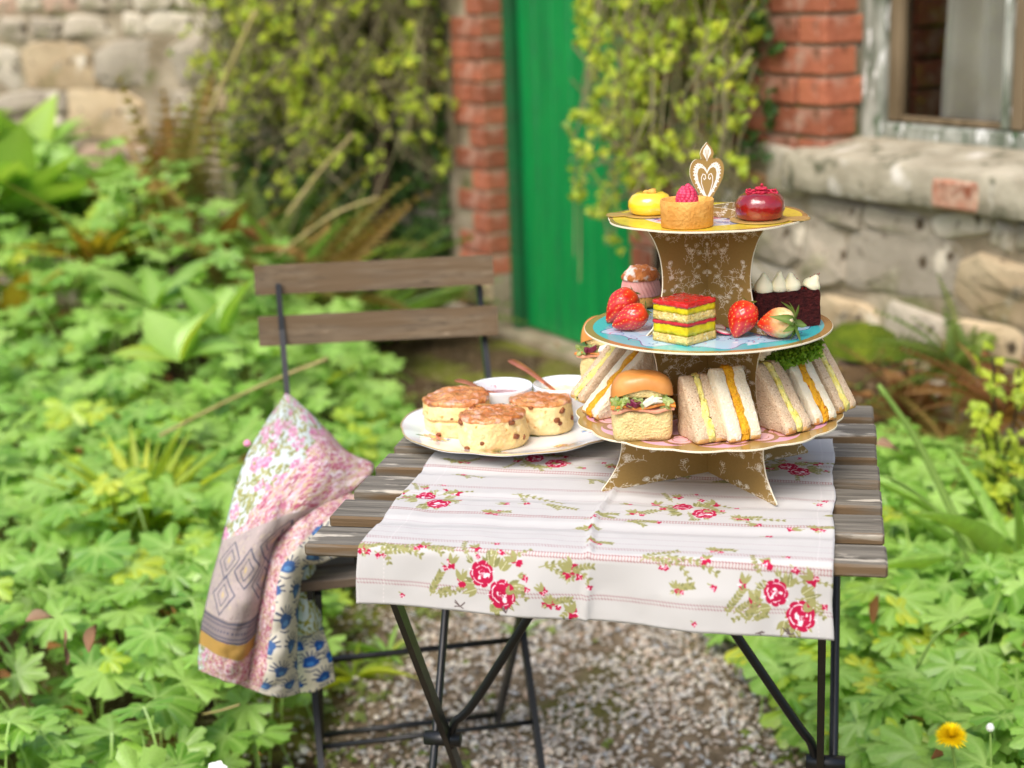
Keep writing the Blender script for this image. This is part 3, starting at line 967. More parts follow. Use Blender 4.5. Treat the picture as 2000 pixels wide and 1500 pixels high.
# right side: brown ferns under the window
lbs = ['rust-brown fern drying out under the window sill', 'brown and green fern between the table and the stone wall', 'withered copper fern at the right edge under the sill',
       'greenish fern climbing the stones under the sill', 'dense brown fern just right of the sandwiches', 'small dry fern low against the cottage stones', 'half green fern behind the right corner of the table']
for k, (x, y, Y, n, L, mt) in enumerate([(1790, 760, 3.35, 22, .22, M_BR), (1700, 730, 3.55, 22, .2, M_FD), (1965, 740, 3.0, 24, .22, M_BR), (1880, 660, 3.2, 22, .2, M_FG), (1650, 760, 3.6, 22, .18, M_BR), (1860, 820, 3.1, 20, .18, M_FD), (1600, 740, 3.7, 18, .18, M_FG)]):
    P = py_(x, y, Y)
    fern((P[0], P[1], max(.06, P[2] - .08)), n, L, lbs[k], mt, 60 + k, (.1, 1.45), None, .6, .15)
# low brown and green weeds under the window, between table and stones
ug = []; ugr = []; ug2 = []; ug2r = []
for _ in range(2600):
    t = random.uniform(1.35, 3.3); d = -random.uniform(.02, .55)
    p = Wp(t, d, 0)
    hh = .30 * (1 + .7 * fbm(p[0] * 6, p[1] * 6, 3)) * (1 - .35 * abs(d))
    p[2] = random.random() ** .7 * hh
    M_ = m4(p, (nr(.8), -.5 + nr(.7), .7), (nr(1), nr(1), nr(.7)), random.uniform(.012, .026))
    if fbm(p[0] * 5, p[1] * 5, p[2] * 5 + 9) > -.02: ug.append((random.randrange(3), M_)); ugr.append(random.random())
    else: ug2.append((random.randrange(3), M_)); ug2r.append(random.random())
FR = [frond_var(1.6, 9, .3, .4), frond_var(1.3, 7, .36, .6), frond_var(1.9, 10, .22, .3)]
scatter('withered_undergrowth', FR, ug, M_BR, None, ugr)
scatter('green_undergrowth', FR, ug2, M_FG, None, ug2r)
# broad pale dock leaves standing in the left bed
for k, (x, y, Y, n, L) in enumerate(((350, 660, 3.7, 9, .17), (432, 610, 3.9, 9, .18), (300, 560, 4.1, 10, .2), (500, 660, 3.7, 8, .14))):
    P = py_(x, y, Y)
    rosette('dock_plant', (P[0], P[1], P[2] - .06), n, L, .27, ['dock with wide pale leaves behind the spurge plant', 'dock with one wide upright leaf left of the chair post', 'dock with wide leaves near the rusty fern', 'small dock beside the lower chair rail'][k], 'plant', GREEN, (.3, 1.3), .35, 80 + k)
# moss mound and dark low foliage
v, f = lathe([(0.11, 0), (.10, .03), (.07, .055), (.03, .065), (0, .068)], 28, lambda p: tuple(p * (1 + .25 * fbm(p.x * 9, p.y * 9, p.z * 9))))
P = py_(1690, 645, 3.62)
tag(ob('moss_mound', v, f, M_MOSS, loc=(P[0], P[1], .33)), 'olive green moss cushion at the foot of the stones under the sill', 'moss')
MB().add(*lathe([(0.24, 0), (.2, .18), (.16, .33)], 16)).build('earth_bank', M_SOIL, loc=(P[0], P[1], 0))['kind'] = 'structure'

# ---- climbing shrubs: trunk, stems, leaves
SL = []
for s in range(5):
    rr = random.Random(s)
    vv, ff, ve = [], [], []
    for q in range(4):
        o_, f_, n_ = oval(1, .42, 3, .25, .1)
        M_ = m4((0, 0, 0), (nr(.5), nr(.5), 1), (math.cos(q * 1.6 + rr.random()), math.sin(q * 1.6 + rr.random()), .3))
        ff.append(f_ + sum(len(a) for a in vv)); vv.append(o_ @ M_[:3, :3].T); ve.append(n_)
    SL.append((np.concatenate(vv), np.concatenate(ff), np.concatenate(ve)))
def climber(label, trunk_pts, trunk_r, sites, nstem, leaf, seed, L=(.25, .9), dens=26, lsz=(.010, .019), mat_=M_YG, dark=0, behind=None, ok=None):
    rr = random.Random(seed)
    root = thing('climbing_shrub', trunk_pts[0], 0, label, 'climbing shrub')
    org = np.array(trunk_pts[0])
    MB().add(*tube([np.array(p) - org for p in trunk_pts], trunk_r, 8)).build('trunk', M_BARK, root)
    st = MB(); ms, rn, md, rd = [], [], [], []
    for k in range(nstem):
        p = np.array(sites(rr))
        ln = rr.uniform(*L)
        sway = np.array([rr.gauss(0, .30), rr.gauss(0, .12), 0]); bend = rr.gauss(0, .09); ph = rr.random() * 6
        out_ = np.array([rr.gauss(0, .03), -.05 * rr.random(), 0])
        pts = []
        for q in range(6):
            t = q / 5
            pts.append(p + sway * t * ln + out_ * math.sin(PI * t) + np.array([bend * math.sin(PI * t + ph * .2), 0, -ln * t * (1 - .25 * t) + .05 * math.sin(t * 4 + ph)]) + np.array([rr.gauss(0, .018), rr.gauss(0, .012), 0]))
        if ok and not all(ok(q) for q in pts): continue
        st.add(*tube([q - org for q in pts], [.0042 * (1 - .6 * i / 5) for i in range(6)], 4, cap=False))
        if k % 2: st.add(*tube([q - org + np.array([.02 * math.sin(k), -.01, -.12 * math.cos(k) ** 2]) for q in pts], .0026, 4, cap=False))
        m_ = int(dens * ln)
        for c_ in range(m_):
            if c_ % 4 == 0:
                t = rr.random()
                i = min(4, int(t * 5)); q0 = pts[i] * (1 - (t * 5 - i)) + pts[i + 1] * (t * 5 - i)
                q0 = q0 + np.array([rr.gauss(0, .02), rr.gauss(0, .02), rr.gauss(0, .015)])
            q = q0 + np.array([rr.gauss(0, .011), rr.gauss(0, .011), rr.gauss(0, .011)])
            if not leaf(q, rr) or fbm(q[0] * 7, q[1] * 7, q[2] * 6 + seed) < -.22: continue
            M_ = m4(q - org, (rr.gauss(0, .6), -.6 + rr.gauss(0, .6), .7), (rr.gauss(0, 1), rr.gauss(0, 1), -.4), rr.uniform(*lsz))
            ms.append((rr.randrange(5), M_)); rn.append(rr.random())
    st.build('stems', M_TWIG, root)['kind'] = 'stuff'
    scatter('foliage', SL, ms, mat_, root, rn)
    if behind:
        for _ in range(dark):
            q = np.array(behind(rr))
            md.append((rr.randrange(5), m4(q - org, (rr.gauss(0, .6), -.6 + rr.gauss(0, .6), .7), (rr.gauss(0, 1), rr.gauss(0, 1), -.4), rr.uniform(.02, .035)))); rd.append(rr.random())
        scatter('shade_foliage', SL, md, M_DG, root, rd)  # dark leaves added at the back to stand in for shade under the climber
    return root
# garden wall line in world
def GWp(t, d, z_): 
    return GW0 + np.array([-.93, .37, 0]) * t - np.array([.37, .93, 0]) * d * 1.0 + np.array([0, 0, z_])
def s1(rr):
    t = rr.uniform(-.05, .92); d = rr.uniform(.03, .30)
    p = GWp(t, d, 0); p[2] = rr.uniform(1.0, 1.75)
    return p
def b1(rr):
    t = rr.uniform(-.0, .9); d = rr.uniform(.04, .12); p = GWp(t, d, 0); p[2] = rr.uniform(.15, 1.5) if rr.random() < .7 else rr.uniform(.2, .7)
    return p
def l1(q, rr):
    lo = .55 + .25 * fbm(q[0] * 3, q[1] * 3, 1)
    return q[2] > lo or rr.random() < .15
P0 = py_(745, 520, 5.35)
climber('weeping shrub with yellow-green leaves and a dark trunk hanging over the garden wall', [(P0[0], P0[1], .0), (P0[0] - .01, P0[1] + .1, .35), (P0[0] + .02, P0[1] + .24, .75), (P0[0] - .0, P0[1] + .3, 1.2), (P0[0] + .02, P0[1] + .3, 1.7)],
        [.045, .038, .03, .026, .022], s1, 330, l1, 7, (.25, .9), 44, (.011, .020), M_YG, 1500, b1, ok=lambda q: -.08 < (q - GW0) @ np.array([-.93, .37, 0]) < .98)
def s2(rr):
    d = rr.uniform(.03, .24); t = 1.6 * d + rr.uniform(.62, 1.5)
    p = Wp(t, -d, 0); p[2] = rr.uniform(.95, 1.75)
    return p
def l2(q, rr):
    loc = q - W0; t = loc[0] * .49 - loc[1] * .872
    # lower edge of the foliage: long on the door side, cut off towards the window
    dd = loc[0] * .872 + loc[1] * .49
    t = t + 1.6 * dd
    lim = .42 + .30 * min(1, max(0, (t - .92) / .2)) + .18 * fbm(q[0] * 5, q[1] * 5, 4)
    if t > 1.50 or t < .56 + .13 * fbm(q[2] * 4, 2, 2): return False
    return q[2] > lim
P1 = Wp(1.05, -.03, 0)
climber('yellow-green leafy climber hanging over the brickwork between door and window', [tuple(P1), tuple(P1 + [0.02, 0, .5]), tuple(P1 + [-.03, -.02, 1.0]), tuple(P1 + [.05, 0, 1.8])],
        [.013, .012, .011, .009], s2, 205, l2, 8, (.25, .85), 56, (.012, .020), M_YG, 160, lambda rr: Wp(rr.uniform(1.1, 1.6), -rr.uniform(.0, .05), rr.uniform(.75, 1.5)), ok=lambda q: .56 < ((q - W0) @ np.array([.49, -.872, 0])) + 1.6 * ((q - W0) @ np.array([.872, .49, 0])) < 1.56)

# ---- grass tufts
def tuft(base, n, L, wd, label, mat_, seed, up=(.8, 1.45), az=None, curl=.45, cat='grass tuft'):
    rr = random.Random(seed)
    root = thing('grass_tuft', base, 0, label, cat)
    me = [vmesh('blade', oval(1, wd, 8, curl * q, .3), mat_) for q in (.5, 1, 1.6)]
    for k in range(n):
        a = rr.random() * 6.28 if az is None else rr.uniform(*az)
        u = rr.uniform(*up)
        d = np.array([math.cos(a) * math.cos(u), math.sin(a) * math.cos(u), math.sin(u)])
        o = bpy.data.objects.new('blade', me[k % 3]); link(o, root)
        o.matrix_local = Matrix(m4((0, 0, 0), np.cross(d, np.cross([0, 0, 1], d)), d, L * rr.uniform(.6, 1.2)).tolist())
P = py_(560, 470, 5.0); tuft((P[0], P[1], .15), 26, .42, .035, 'tuft of long green grass among the dry ferns', GREEN, 4)
P = py_(690, 520, 4.9); tuft((P[0], P[1], .05), 24, .34, .03, 'short tuft of green grass below the hanging shrub', GREEN, 5)
P = py_(1990, 1200, 2.5); tuft((P[0], P[1], .1), 12, .42, .03, 'tuft of long green blades at the right edge of the picture', GREEN, 6, (.9, 1.5))
P = pz(760, 1290, 0); tuft((P[0], P[1], 0), 16, .09, .05, 'small tuft of grass growing in the gravel behind the table leg', GREEN, 7, (.3, 1.2))
P = pz(690, 1330, 0); tuft((P[0], P[1], 0), 14, .12, .05, 'sprawling tuft of yellowish grass beside the chair leg', M_YG, 8, (.1, .9))
P = pz(1020, 1250, 0); tuft((P[0], P[1], 0), 9, .05, .06, 'tiny weed in the gravel beyond the chair leg', GREEN, 11, (.3, 1.2))
# low weeds and moss at the border of the path
tiny = []
for _ in range(700):
    y = random.uniform(2.0, 4.6)
    x = random.choice((random.gauss(-.33, .07), random.gauss(-.2, .14), random.gauss(.45, .05))) if y < 3.3 else random.uniform(-.35, .5)
    tiny.append((random.randrange(5), m4((x, y, .012), (nr(.4), nr(.4), 1), (nr(1), nr(1), 0), random.uniform(.006, .016))))
scatter('ground_weeds', SL, tiny, M_FG, None)

# ---- single long stalks and blades
def stalk(name, pts, r, mt, label, cat, n=5):
    return tag(MB().add(*tube(pts, r, n)).build(name, mt), label, cat)
stalk('dry_stalk', cr([py_(310, 852, 2.95), py_(430, 790, 3.0), py_(540, 740, 2.9), py_(640, 700, 2.9)], 5), .0035, M_STEM, 'long pale dry stalk lying across the cranesbill and behind the chair post', 'stalk')
P = py_(1720, 752, 2.45)
bl = cr([py_(1716, 752, 2.5), py_(1790, 860, 2.5), py_(1860, 1000, 2.48), py_(1925, 1130, 2.45), py_(1960, 1215, 2.45)], 5)
stalk('long_grass', bl, [.004 + .003 * math.sin(PI * i / (len(bl) - 1)) for i in range(len(bl))], M_GSTEM, 'long pale green blade arching up over the bed right of the table', 'blade')
stalk('long_grass', cr([py_(1730, 930, 2.3), py_(1790, 965, 2.35), py_(1860, 1030, 2.35), py_(1900, 1120, 2.35)], 5), .0028, M_GSTEM, 'thin dark green blade poking out past the table end', 'blade')
stalk('bent_grass', cr([py_(1790, 1305, 2.05), py_(1830, 1240, 2.05), py_(1890, 1205, 2.08)], 5), .0025, M_GSTEM, 'short bent pale stem lying over the leaves right of the table', 'stem')
stalk('bud_stalk', cr([py_(1104, 238, 4.3), py_(1135, 300, 4.3), py_(1180, 370, 4.3), py_(1250, 470, 4.25)], 5), [.013, .011, .009, .007, .006] + [.005] * 11, M_YG if False else M_GSTEM, 'single yellow-green shoot curving up in front of the green door', 'shoot')
stalk('dry_frond_stem', cr([py_(500, 20, 5.2), py_(450, 130, 5.2), py_(405, 230, 5.2)], 5), .009, M_STEM, 'thick straw-coloured stem slanting across the top of the garden wall', 'stem')
stalk('dry_stalk', cr([py_(740, 385, 4.6), py_(650, 420, 4.6), py_(540, 500, 4.6)], 5), [.005] * 11, M_STEM, 'straw-coloured stalk slanting up behind the top chair rail', 'stalk')
stalk('dry_stalk', cr([py_(690, 262, 5.1), py_(620, 340, 5.1), py_(560, 420, 5.0)], 5), .006, M_STEM, 'straw-coloured stalk slanting up against the hanging shrub', 'stalk')
stalk('dry_stalk', cr([py_(395, 1395, 2.1), py_(430, 1388, 2.1), py_(468, 1376, 2.1)], 3), .0018, M_STEM, 'short dry stalk lying below the hem of the quilt', 'stalk')
# dandelion
dn = thing('dandelion', py_(1880, 1450, 1.72) * [1, 1, 0], 0, 'round yellow dandelion in flower on the bed at the lower right corner', 'dandelion')
Pd = py_(1858, 1441, 1.72); org = np.array(dn.location)
rays_, rn = [], []
pet = oval(1, .09, 2, .15, .1, 0, 0)
for k in range(260):
    t = (k + .5) / 260; a = k * 2.39996; el = math.acos(1 - t * 1.15)
    d = np.array([math.sin(el) * math.cos(a), math.sin(el) * math.sin(a), math.cos(el)])
    rays_.append((0, m4(Pd - org, np.cross(d, np.cross([0, 0, 1.001], d)) + [0.001, 0, 0], d, .0205 * random.uniform(.85, 1.05)))); rn.append(random.random())
scatter('flower_head', [pet], rays_, M_DAND, dn, rn, kind=None)
MB().add(*tube(cr([Pd - org, Pd - org + [.012, 0, -.08], Pd - org + [.02, 0, -.19]], 4), .0022, 6)).build('stem', M_GSTEM, dn)
# white blossom at the bottom edge, seed head, curled dead leaves
wf = thing('white_flower', py_(425, 1500, 1.72) * [1, 1, 0], 0, 'small white flower peeping in at the bottom edge below the quilt', 'flower')
Pw = py_(422, 1500, 1.72) - np.array(wf.location)
pm = vmesh('petal', oval(1, .42, 4, .25, .1, 0, 0), M_WHITEP)
for k in range(5):
    a = k * 1.2566
    o = bpy.data.objects.new('petal', pm); link(o, wf); o.matrix_local = Matrix(m4(Pw, (0, -.5, 1), (math.cos(a), math.sin(a), .5), .014).tolist())
MB().add(*tube([Pw, Pw * [1, 1, 0] + [0, 0, .02]], .0015, 5)).build('stem', M_GSTEM, wf)
sh = thing('seed_head', py_(1945, 1421, 1.75) * [1, 1, 0], 0, 'tiny white bud on a thin stem beside the dandelion', 'bud')
Ps = py_(1934, 1421, 1.75) - np.array(sh.location)
MB().add(*lathe([(0, -.006), (.004, -.004), (.0055, 0), (.003, .005), (0, .006)], 10, cx=Ps[0], cy=Ps[1])).build('bud', M_WHITEP, sh).location = (0, 0, Ps[2])
MB().add(*tube([Ps, Ps * [1, 1, .5] + [.01, 0, 0], (Ps[0] + .015, Ps[1], .02)], .0013, 5)).build('stem', M_GSTEM, sh)
dl = [(130, 1300, 'pinkish-brown curled dead leaf lying on the cranesbill left of the quilt hem', 2.0), (175, 1275, 'narrow withered leaf beside the pinkish curled one', 2.02), (50, 1215, 'shrivelled grey-brown leaf near the left edge of the picture', 2.1),
      (1710, 870, 'small brown dead leaf by the right end of the table', 2.4)]
M_DEAD = leafmat('dead_leaf', [(0, (150, 120, 96)), (.5, (120, 80, 54)), (1, (176, 150, 128))], (130, 96, 70), .1, .8, .1)
for k, (x, y, lb, Y) in enumerate(dl):
    me = vmesh('dead_leaf', oval(1, .2, 7, -.7 + .4 * k, .9, 2.2), M_DEAD)
    o = bpy.data.objects.new('dead_leaf', me); link(o)
    o.matrix_world = Matrix(m4(py_(x, y, Y), (nr(.5), -.4, 1), (math.cos(2.2 - k), math.sin(2.2 - k), .5), .042).tolist())
    tag(o, lb, 'dead leaf')
# small shrub at the right edge with yellow-green leaves on reddish twigs
sg = thing('young_shrub', py_(1930, 1080, 2.75) * [1, 1, 0], 0, 'young shrub with clusters of yellow-green leaves at the right edge by the brown ferns', 'shrub')
org = np.array(sg.location)
tw = MB(); ms, rn = [], []
for (pts) in ([(1985, 1060), (1960, 950), (1945, 850), (1940, 700)], [(1975, 1000), (1930, 880), (1915, 800)], [(1960, 900), (1985, 800), (1990, 720)], [(1955, 960), (1990, 900), (1998, 860)]):
    c = cr([py_(x, y, 2.75) for x, y in pts], 6)
    tw.add(*tube([p - org for p in c], .0028, 5))
    for p in c[4::2]:
        if random.random() < .3: continue
        for _ in range(4):
            q = p + np.array([nr(.014), nr(.02), nr(.014)])
            ms.append((random.randrange(5), m4(q - org, (nr(.5), -.6, .7), (nr(1), nr(1), .2), random.uniform(.013, .022)))); rn.append(random.random())
tw.build('twigs', M_BARK, sg)
scatter('foliage', SL, ms, M_YG, sg, rn)
# ================================================================== TABLE
def woodmat(name, dark, light, worn, raw, sc=1.0, wornthr=.62):
    mt = bpy.data.materials.new(name); mt.use_nodes = True
    n, l = mt.node_tree.nodes, mt.node_tree.links
    b = n['Principled BSDF']; b.inputs['Roughness'].default_value = .72; b.inputs['Specular IOR Level'].default_value = .25
    tc = n.new('ShaderNodeTexCoord'); oi = n.new('ShaderNodeObjectInfo')
    off = n.new('ShaderNodeVectorMath'); off.operation = 'MULTIPLY_ADD'
    cmb = n.new('ShaderNodeCombineXYZ')
    for k in range(3): l.new(oi.outputs['Random'], cmb.inputs[k])
    l.new(cmb.outputs[0], off.inputs[0]); off.inputs[1].default_value = (7, 13, 5); l.new(tc.outputs['Object'], off.inputs[2])
    def nz(st, scale, det=6, lo=.35, hi=.65):
        mp = n.new('ShaderNodeMapping'); mp.inputs['Scale'].default_value = st; l.new(off.outputs[0], mp.inputs[0])
        t = n.new('ShaderNodeTexNoise'); t.inputs['Scale'].default_value = scale; t.inputs['Detail'].default_value = det; l.new(mp.outputs[0], t.inputs[0])
        r = n.new('ShaderNodeMapRange'); r.inputs[1].default_value = lo; r.inputs[2].default_value = hi; l.new(t.outputs[0], r.inputs[0])
        return r.outputs[0]
    def mx(f, a, c):
        m_ = n.new('ShaderNodeMix'); m_.data_type = 'RGBA'; l.new(f, m_.inputs[0])
        if isinstance(a, tuple): m_.inputs[6].default_value = (*lin(*a), 1)
        else: l.new(a, m_.inputs[6])
        m_.inputs[7].default_value = (*lin(*c), 1)
        return m_.outputs[2]
    g = nz((3, 60, 60), 2.2 * sc, 8, .3, .7)
    c = mx(g, dark, light)
    fine = nz((8, 260, 260), 2 * sc, 3, .55, .75)
    c = mx(fine, c, tuple(int(q * .6) for q in dark))
    wv = nz((6, 26, 26), 2.2 * sc, 7, wornthr, wornthr + .05)
    c = mx(wv, c, worn)
    # raw brown wood where the varnish has gone from the sawn front edges
    ge = n.new('ShaderNodeNewGeometry'); sp = n.new('ShaderNodeSeparateXYZ')
    vt = n.new('ShaderNodeVectorTransform'); vt.vector_type = 'NORMAL'; vt.convert_from = 'WORLD'; vt.convert_to = 'OBJECT'
    l.new(ge.outputs['Normal'], vt.inputs[0]); l.new(vt.outputs[0], sp.inputs[0])
    m1 = n.new('ShaderNodeMath'); m1.operation = 'LESS_THAN'; m1.inputs[1].default_value = -.5; l.new(sp.outputs['Y'], m1.inputs[0])
    m2 = n.new('ShaderNodeMath'); m2.operation = 'MULTIPLY'; l.new(m1.outputs[0], m2.inputs[0]); l.new(nz((5, 90, 40), 1.6 * sc, 5, .38, .55), m2.inputs[1])
    c = mx(m2.outputs[0], c, raw)
    l.new(c, b.inputs['Base Color'])
    bp = n.new('ShaderNodeBump'); bp.inputs['Strength'].default_value = .6; bp.inputs['Distance'].default_value = .0015
    l.new(g, bp.inputs['Height']); l.new(bp.outputs[0], b.inputs['Normal'])
    return mt
M_TWOOD = woodmat('weathered_grey_slat', (84, 80, 72), (138, 132, 120), (190, 182, 166), (108, 88, 64), 1.0, .585)
M_CWOOD = woodmat('weathered_brown_slat', (92, 78, 62), (126, 110, 88), (176, 156, 132), (104, 86, 64), .8, .66)
M_SEATW = woodmat('grey_seat_slat', (84, 78, 72), (118, 110, 100), (160, 150, 136), (98, 84, 70), .8, .66)
M_IRON = mat('black_painted_steel', lin(26, 27, 28), .38, .5, bump=(.15, 90, .001))

table = thing('bistro_table', T(0, 0, -.7), TYAW, 'weathered grey wooden slat table on black folding steel legs', 'table')
SW, SG, ST = .054, .027, .0125
for k in range(7):
    v0 = k * (SW + SG)
    o = MB().add(*box(-.275, .275, -SW / 2, SW / 2, -ST, 0, .0022)).build('slat', M_TWOOD, table, smooth=False)
    o.location = (.275 + nr(.0006), v0 + SW / 2, .7 + nr(.0005)); o.rotation_euler = (nr(.008), 0, nr(.003))
def tb(name, *segs, mt=M_IRON, w_=(.009, .016), par=table):
    mb = MB()
    for s in segs:
        for a, b_ in zip(s[:-1], s[1:]): mb.add(*bar(a, b_, *w_))
    return mb.build(name, mt, par, smooth=False)
def tt(name, *segs, r=.006, par=table):
    mb = MB()
    for s in segs: mb.add(*tube(s, r, 8))
    return mb.build(name, M_IRON, par)
ZB = .7 - ST
for u in (.058, .492):
    tb('under_rail', [(u, .01, ZB - .006), (u, .53, ZB - .006)], w_=(.022, .010))
# left pair, crossing at the pivot
LU, RU = .050, .495
pv = (LU, .30, .34)
tb('leg', [(LU + .005, .055, ZB - .01), (LU + .005, .295, .343), (LU + .005, .52, .012)], w_=(.007, .015))
tt('leg', [(LU - .012, .50, ZB - .01), (LU - .012, .30, .34), (LU - .012, .07, .008)], r=.0050)
tb('leg', [(RU - .002, .055, ZB - .01), (RU - .002, .295, .343), (RU - .002, .52, .012)], w_=(.008, .018))
tt('leg', [(RU + .013, .50, ZB - .01), (RU + .013, .30, .34), (RU + .013, .07, .008)], r=.0052)
tt('brace', cr([(.262, .27, ZB - .008), (.10, .29, .41), (.064, .297, .365), (.056, .30, .33)], 4), r=.0054)
tt('brace', cr([(.288, .27, ZB - .008), (.455, .29, .41), (.483, .297, .365), (.487, .30, .33)], 4), r=.0054)
tt('spreader', [(.0, .52, .012), (.545, .52, .012)], r=.006)
tt('spreader', [(.0, .07, .008), (.545, .07, .008)], r=.006)
for u in (LU - .002, RU + .004):
    MB().add(*tube([(u - .022, .298, .342), (u + .022, .298, .342)], .009, 10)).build('pivot_bolt', M_IRON, table)

# ================================================================== CHAIR
CY = math.radians(10)
CO = np.array([-.300, 1.935, 0])
chair = thing('folding_chair', CO, CY, 'folding garden chair with two brown wooden back rails and black steel frame, behind the table', 'chair')
CW, CD = .356, .345
for k in range(6):
    y0 = k * .058
    o = MB().add(*box(-CW / 2, CW / 2, -.0245, .0245, -.014, 0, .002)).build('seat_slat', M_SEATW, chair, smooth=False)
    o.location = (CW / 2, y0 + .0245, .45)
ca, sa = math.cos(CY), math.sin(CY)
def cl(P):      # world -> chair local
    d = np.asarray(P) - CO
    return np.array([d[0] * ca + d[1] * sa, -d[0] * sa + d[1] * ca, d[2]])
# back posts: from the top rail down through the seat side to the front foot
def post(x):
    return [(x, .472, .772), (x, .455, .70), (x, .385, .56), (x, .29, .43), (x, .02, .04), (x, .0, .0)]
for x in (.018, CW - .018):
    tb('post', post(x), par=chair, w_=(.009, .020))
    tb('leg', [(x + (.012 if x < .1 else -.012), .02, .43), (x + (.012 if x < .1 else -.012), .40, .0)], par=chair, w_=(.009, .016))
    tb('seat_rail', [(x, .0, .431), (x, .33, .431)], par=chair, w_=(.008, .014))
tt('stretcher', [(.02, .10, .155), (CW - .02, .10, .155)], par=chair, r=.004)
tt('stretcher', [(.03, .385, .03), (CW - .03, .385, .03)], par=chair, r=.0055)
tt('stretcher', [(.03, .20, .245), (CW - .03, .20, .245)], par=chair, r=.005)
# back rails: fitted to the two photographed boards
for (y0, z0, tl) in ((.470, .790, -.18), (.448, .712, -.18)):
    vs = []
    L, hh, th = .378, .047, .012
    nseg = 14
    for i in range(nseg + 1):
        x = -L / 2 + L * i / nseg
        bow = -.014 * (1 - (2 * i / nseg - 1) ** 2)
        for (yy, zz) in ((-th / 2, -hh / 2), (-th / 2, hh / 2), (th / 2, hh / 2), (th / 2, -hh / 2)):
            vs.append((x, yy - bow, zz))
    fs = []
    for i in range(nseg):
        for q in range(4): fs.append((i * 4 + q, i * 4 + (q + 1) % 4, (i + 1) * 4 + (q + 1) % 4, (i + 1) * 4 + q))
    fs += [(3, 2, 1, 0), tuple(nseg * 4 + q for q in range(4))]
    o = ob('back_rail', vs, fs, M_CWOOD, chair, smooth=False)
    o.location = (CW / 2 - .008, y0 - .014, z0 - hh / 2 + .012); o.rotation_euler = (tl, 0, -.12)

# ================================================================== QUILT
def curls(cv, x0, y0, x1, y1, n, cols, seed, rad=(5, 12), wd=(2, 4)):
    rr = random.Random(seed)
    for _ in range(n):
        x, y = rr.uniform(x0, x1), rr.uniform(y0, y1)
        r, a0, s = rr.uniform(*rad), rr.random() * 6.28, rr.uniform(2, 5)
        pts = [(x + r * (1 - t * .5) * math.cos(a0 + s * t), y + r * (1 - t * .5) * math.sin(a0 + s * t)) for t in np.linspace(0, 1, 7)]
        cv.line(pts, rr.uniform(*wd), rr.choice(cols))
def blots(cv, x0, y0, x1, y1, n, cols, seed, rad=(3, 9)):
    rr = random.Random(seed)
    for _ in range(n):
        cv.disc(rr.uniform(x0, x1), rr.uniform(y0, y1), rr.uniform(*rad), rr.choice(cols), wob=.3, seed=rr.randrange(9999), n=12)
PK = [(196, 92, 124), (222, 140, 172), (236, 196, 214), (206, 170, 128), (244, 226, 232), (214, 178, 120), (176, 74, 96)]
def paleflor(cv, x0, y0, x1, y1, seed, pink=True):
    cv.poly([(x0, y0), (x1, y0), (x1, y1), (x0, y1)], (206, 222, 218))
    rr = random.Random(seed)
    ar = (x1 - x0) * (y1 - y0) / 10000
    for _ in range(int(26 * ar)):
        x, y = rr.uniform(x0, x1), rr.uniform(y0, y1)
        c = rr.choice([(156, 158, 66), (176, 172, 84), (140, 146, 74)])
        a = rr.random() * 6.28
        for q in range(3): cv.leaf(x, y, rr.uniform(10, 19), 4, a + q * 1.1, c)
    if pink:
        for _ in range(int(3.6 * ar)):
            x, y = rr.uniform(x0, x1), rr.uniform(y0, y1); R = rr.uniform(16, 26)
            for q in range(26):
                a, d = rr.random() * 6.28, R * rr.random() ** .5
                cv.disc(x + d * math.cos(a), y + d * math.sin(a), rr.uniform(3, 6), rr.choice([(232, 150, 190), (212, 96, 150), (242, 190, 214), (222, 120, 166)]), n=8)
def paisley(cv, x0, y0, x1, y1, seed):
    cv.poly([(x0, y0), (x1, y0), (x1, y1), (x0, y1)], (222, 186, 150))
    ar = (x1 - x0) * (y1 - y0) / 10000
    blots(cv, x0, y0, x1, y1, int(50 * ar), [(232, 200, 206), (226, 170, 186), (214, 186, 140), (240, 218, 226)], seed, (4, 12))
    curls(cv, x0, y0, x1, y1, int(110 * ar), PK, seed + 1, (5, 13), (2, 4.5))
    blots(cv, x0, y0, x1, y1, int(16 * ar), [(190, 70, 100), (206, 96, 132)], seed + 2, (3, 8))
def ivoryblue(cv, x0, y0, x1, y1, seed, sp=44, sx=1., sy=1.):
    cv.poly([(x0, y0), (x1, y0), (x1, y1), (x0, y1)], (232, 224, 200))
    rr = random.Random(seed)
    j = 0
    y = y0 + 12 * sy
    while y < y1 + 20 * sy:
        x = x0 + (sp * sx / 2 if j % 2 else 0) + 8 * sx
        while x < x1 + 20 * sx:
            cx, cy = x + rr.gauss(0, 2) * sx, y + rr.gauss(0, 2) * sy
            for q in range(8):
                a = PI + PI * q / 7
                cv.line([(cx, cy - 2 * sy), (cx + 20 * sx * math.cos(a), cy - 2 * sy + 19 * sy * math.sin(a))], 2.2 * min(sx, sy) * (1 + (sx / sy - 1) * abs(math.sin(a)) * .7), (50, 62, 98))
            cv.disc(cx, cy, 13 * sx, (44, 92, 168), 10 * sy, wob=.15, seed=rr.randrange(999))
            cv.disc(cx, cy + 3 * sy, 6 * sx, (72, 140, 212), 4 * sy, n=9)
            cv.line([(cx - 9 * sx, cy + 15 * sy), (cx, cy + 17 * sy), (cx + 9 * sx, cy + 15 * sy)], 2 * sy, (60, 70, 100))
            x += sp * sx
        y += sp * .82 * sy
        j += 1
cv = Canvas(1024, 1024, (216, 196, 170))
# sheet A occupies u 0..0.5 ; sheet B 0.5..1 (top three quarters) ; C and D at the bottom right
paleflor(cv, 0, 0, 512, 1024, 1)
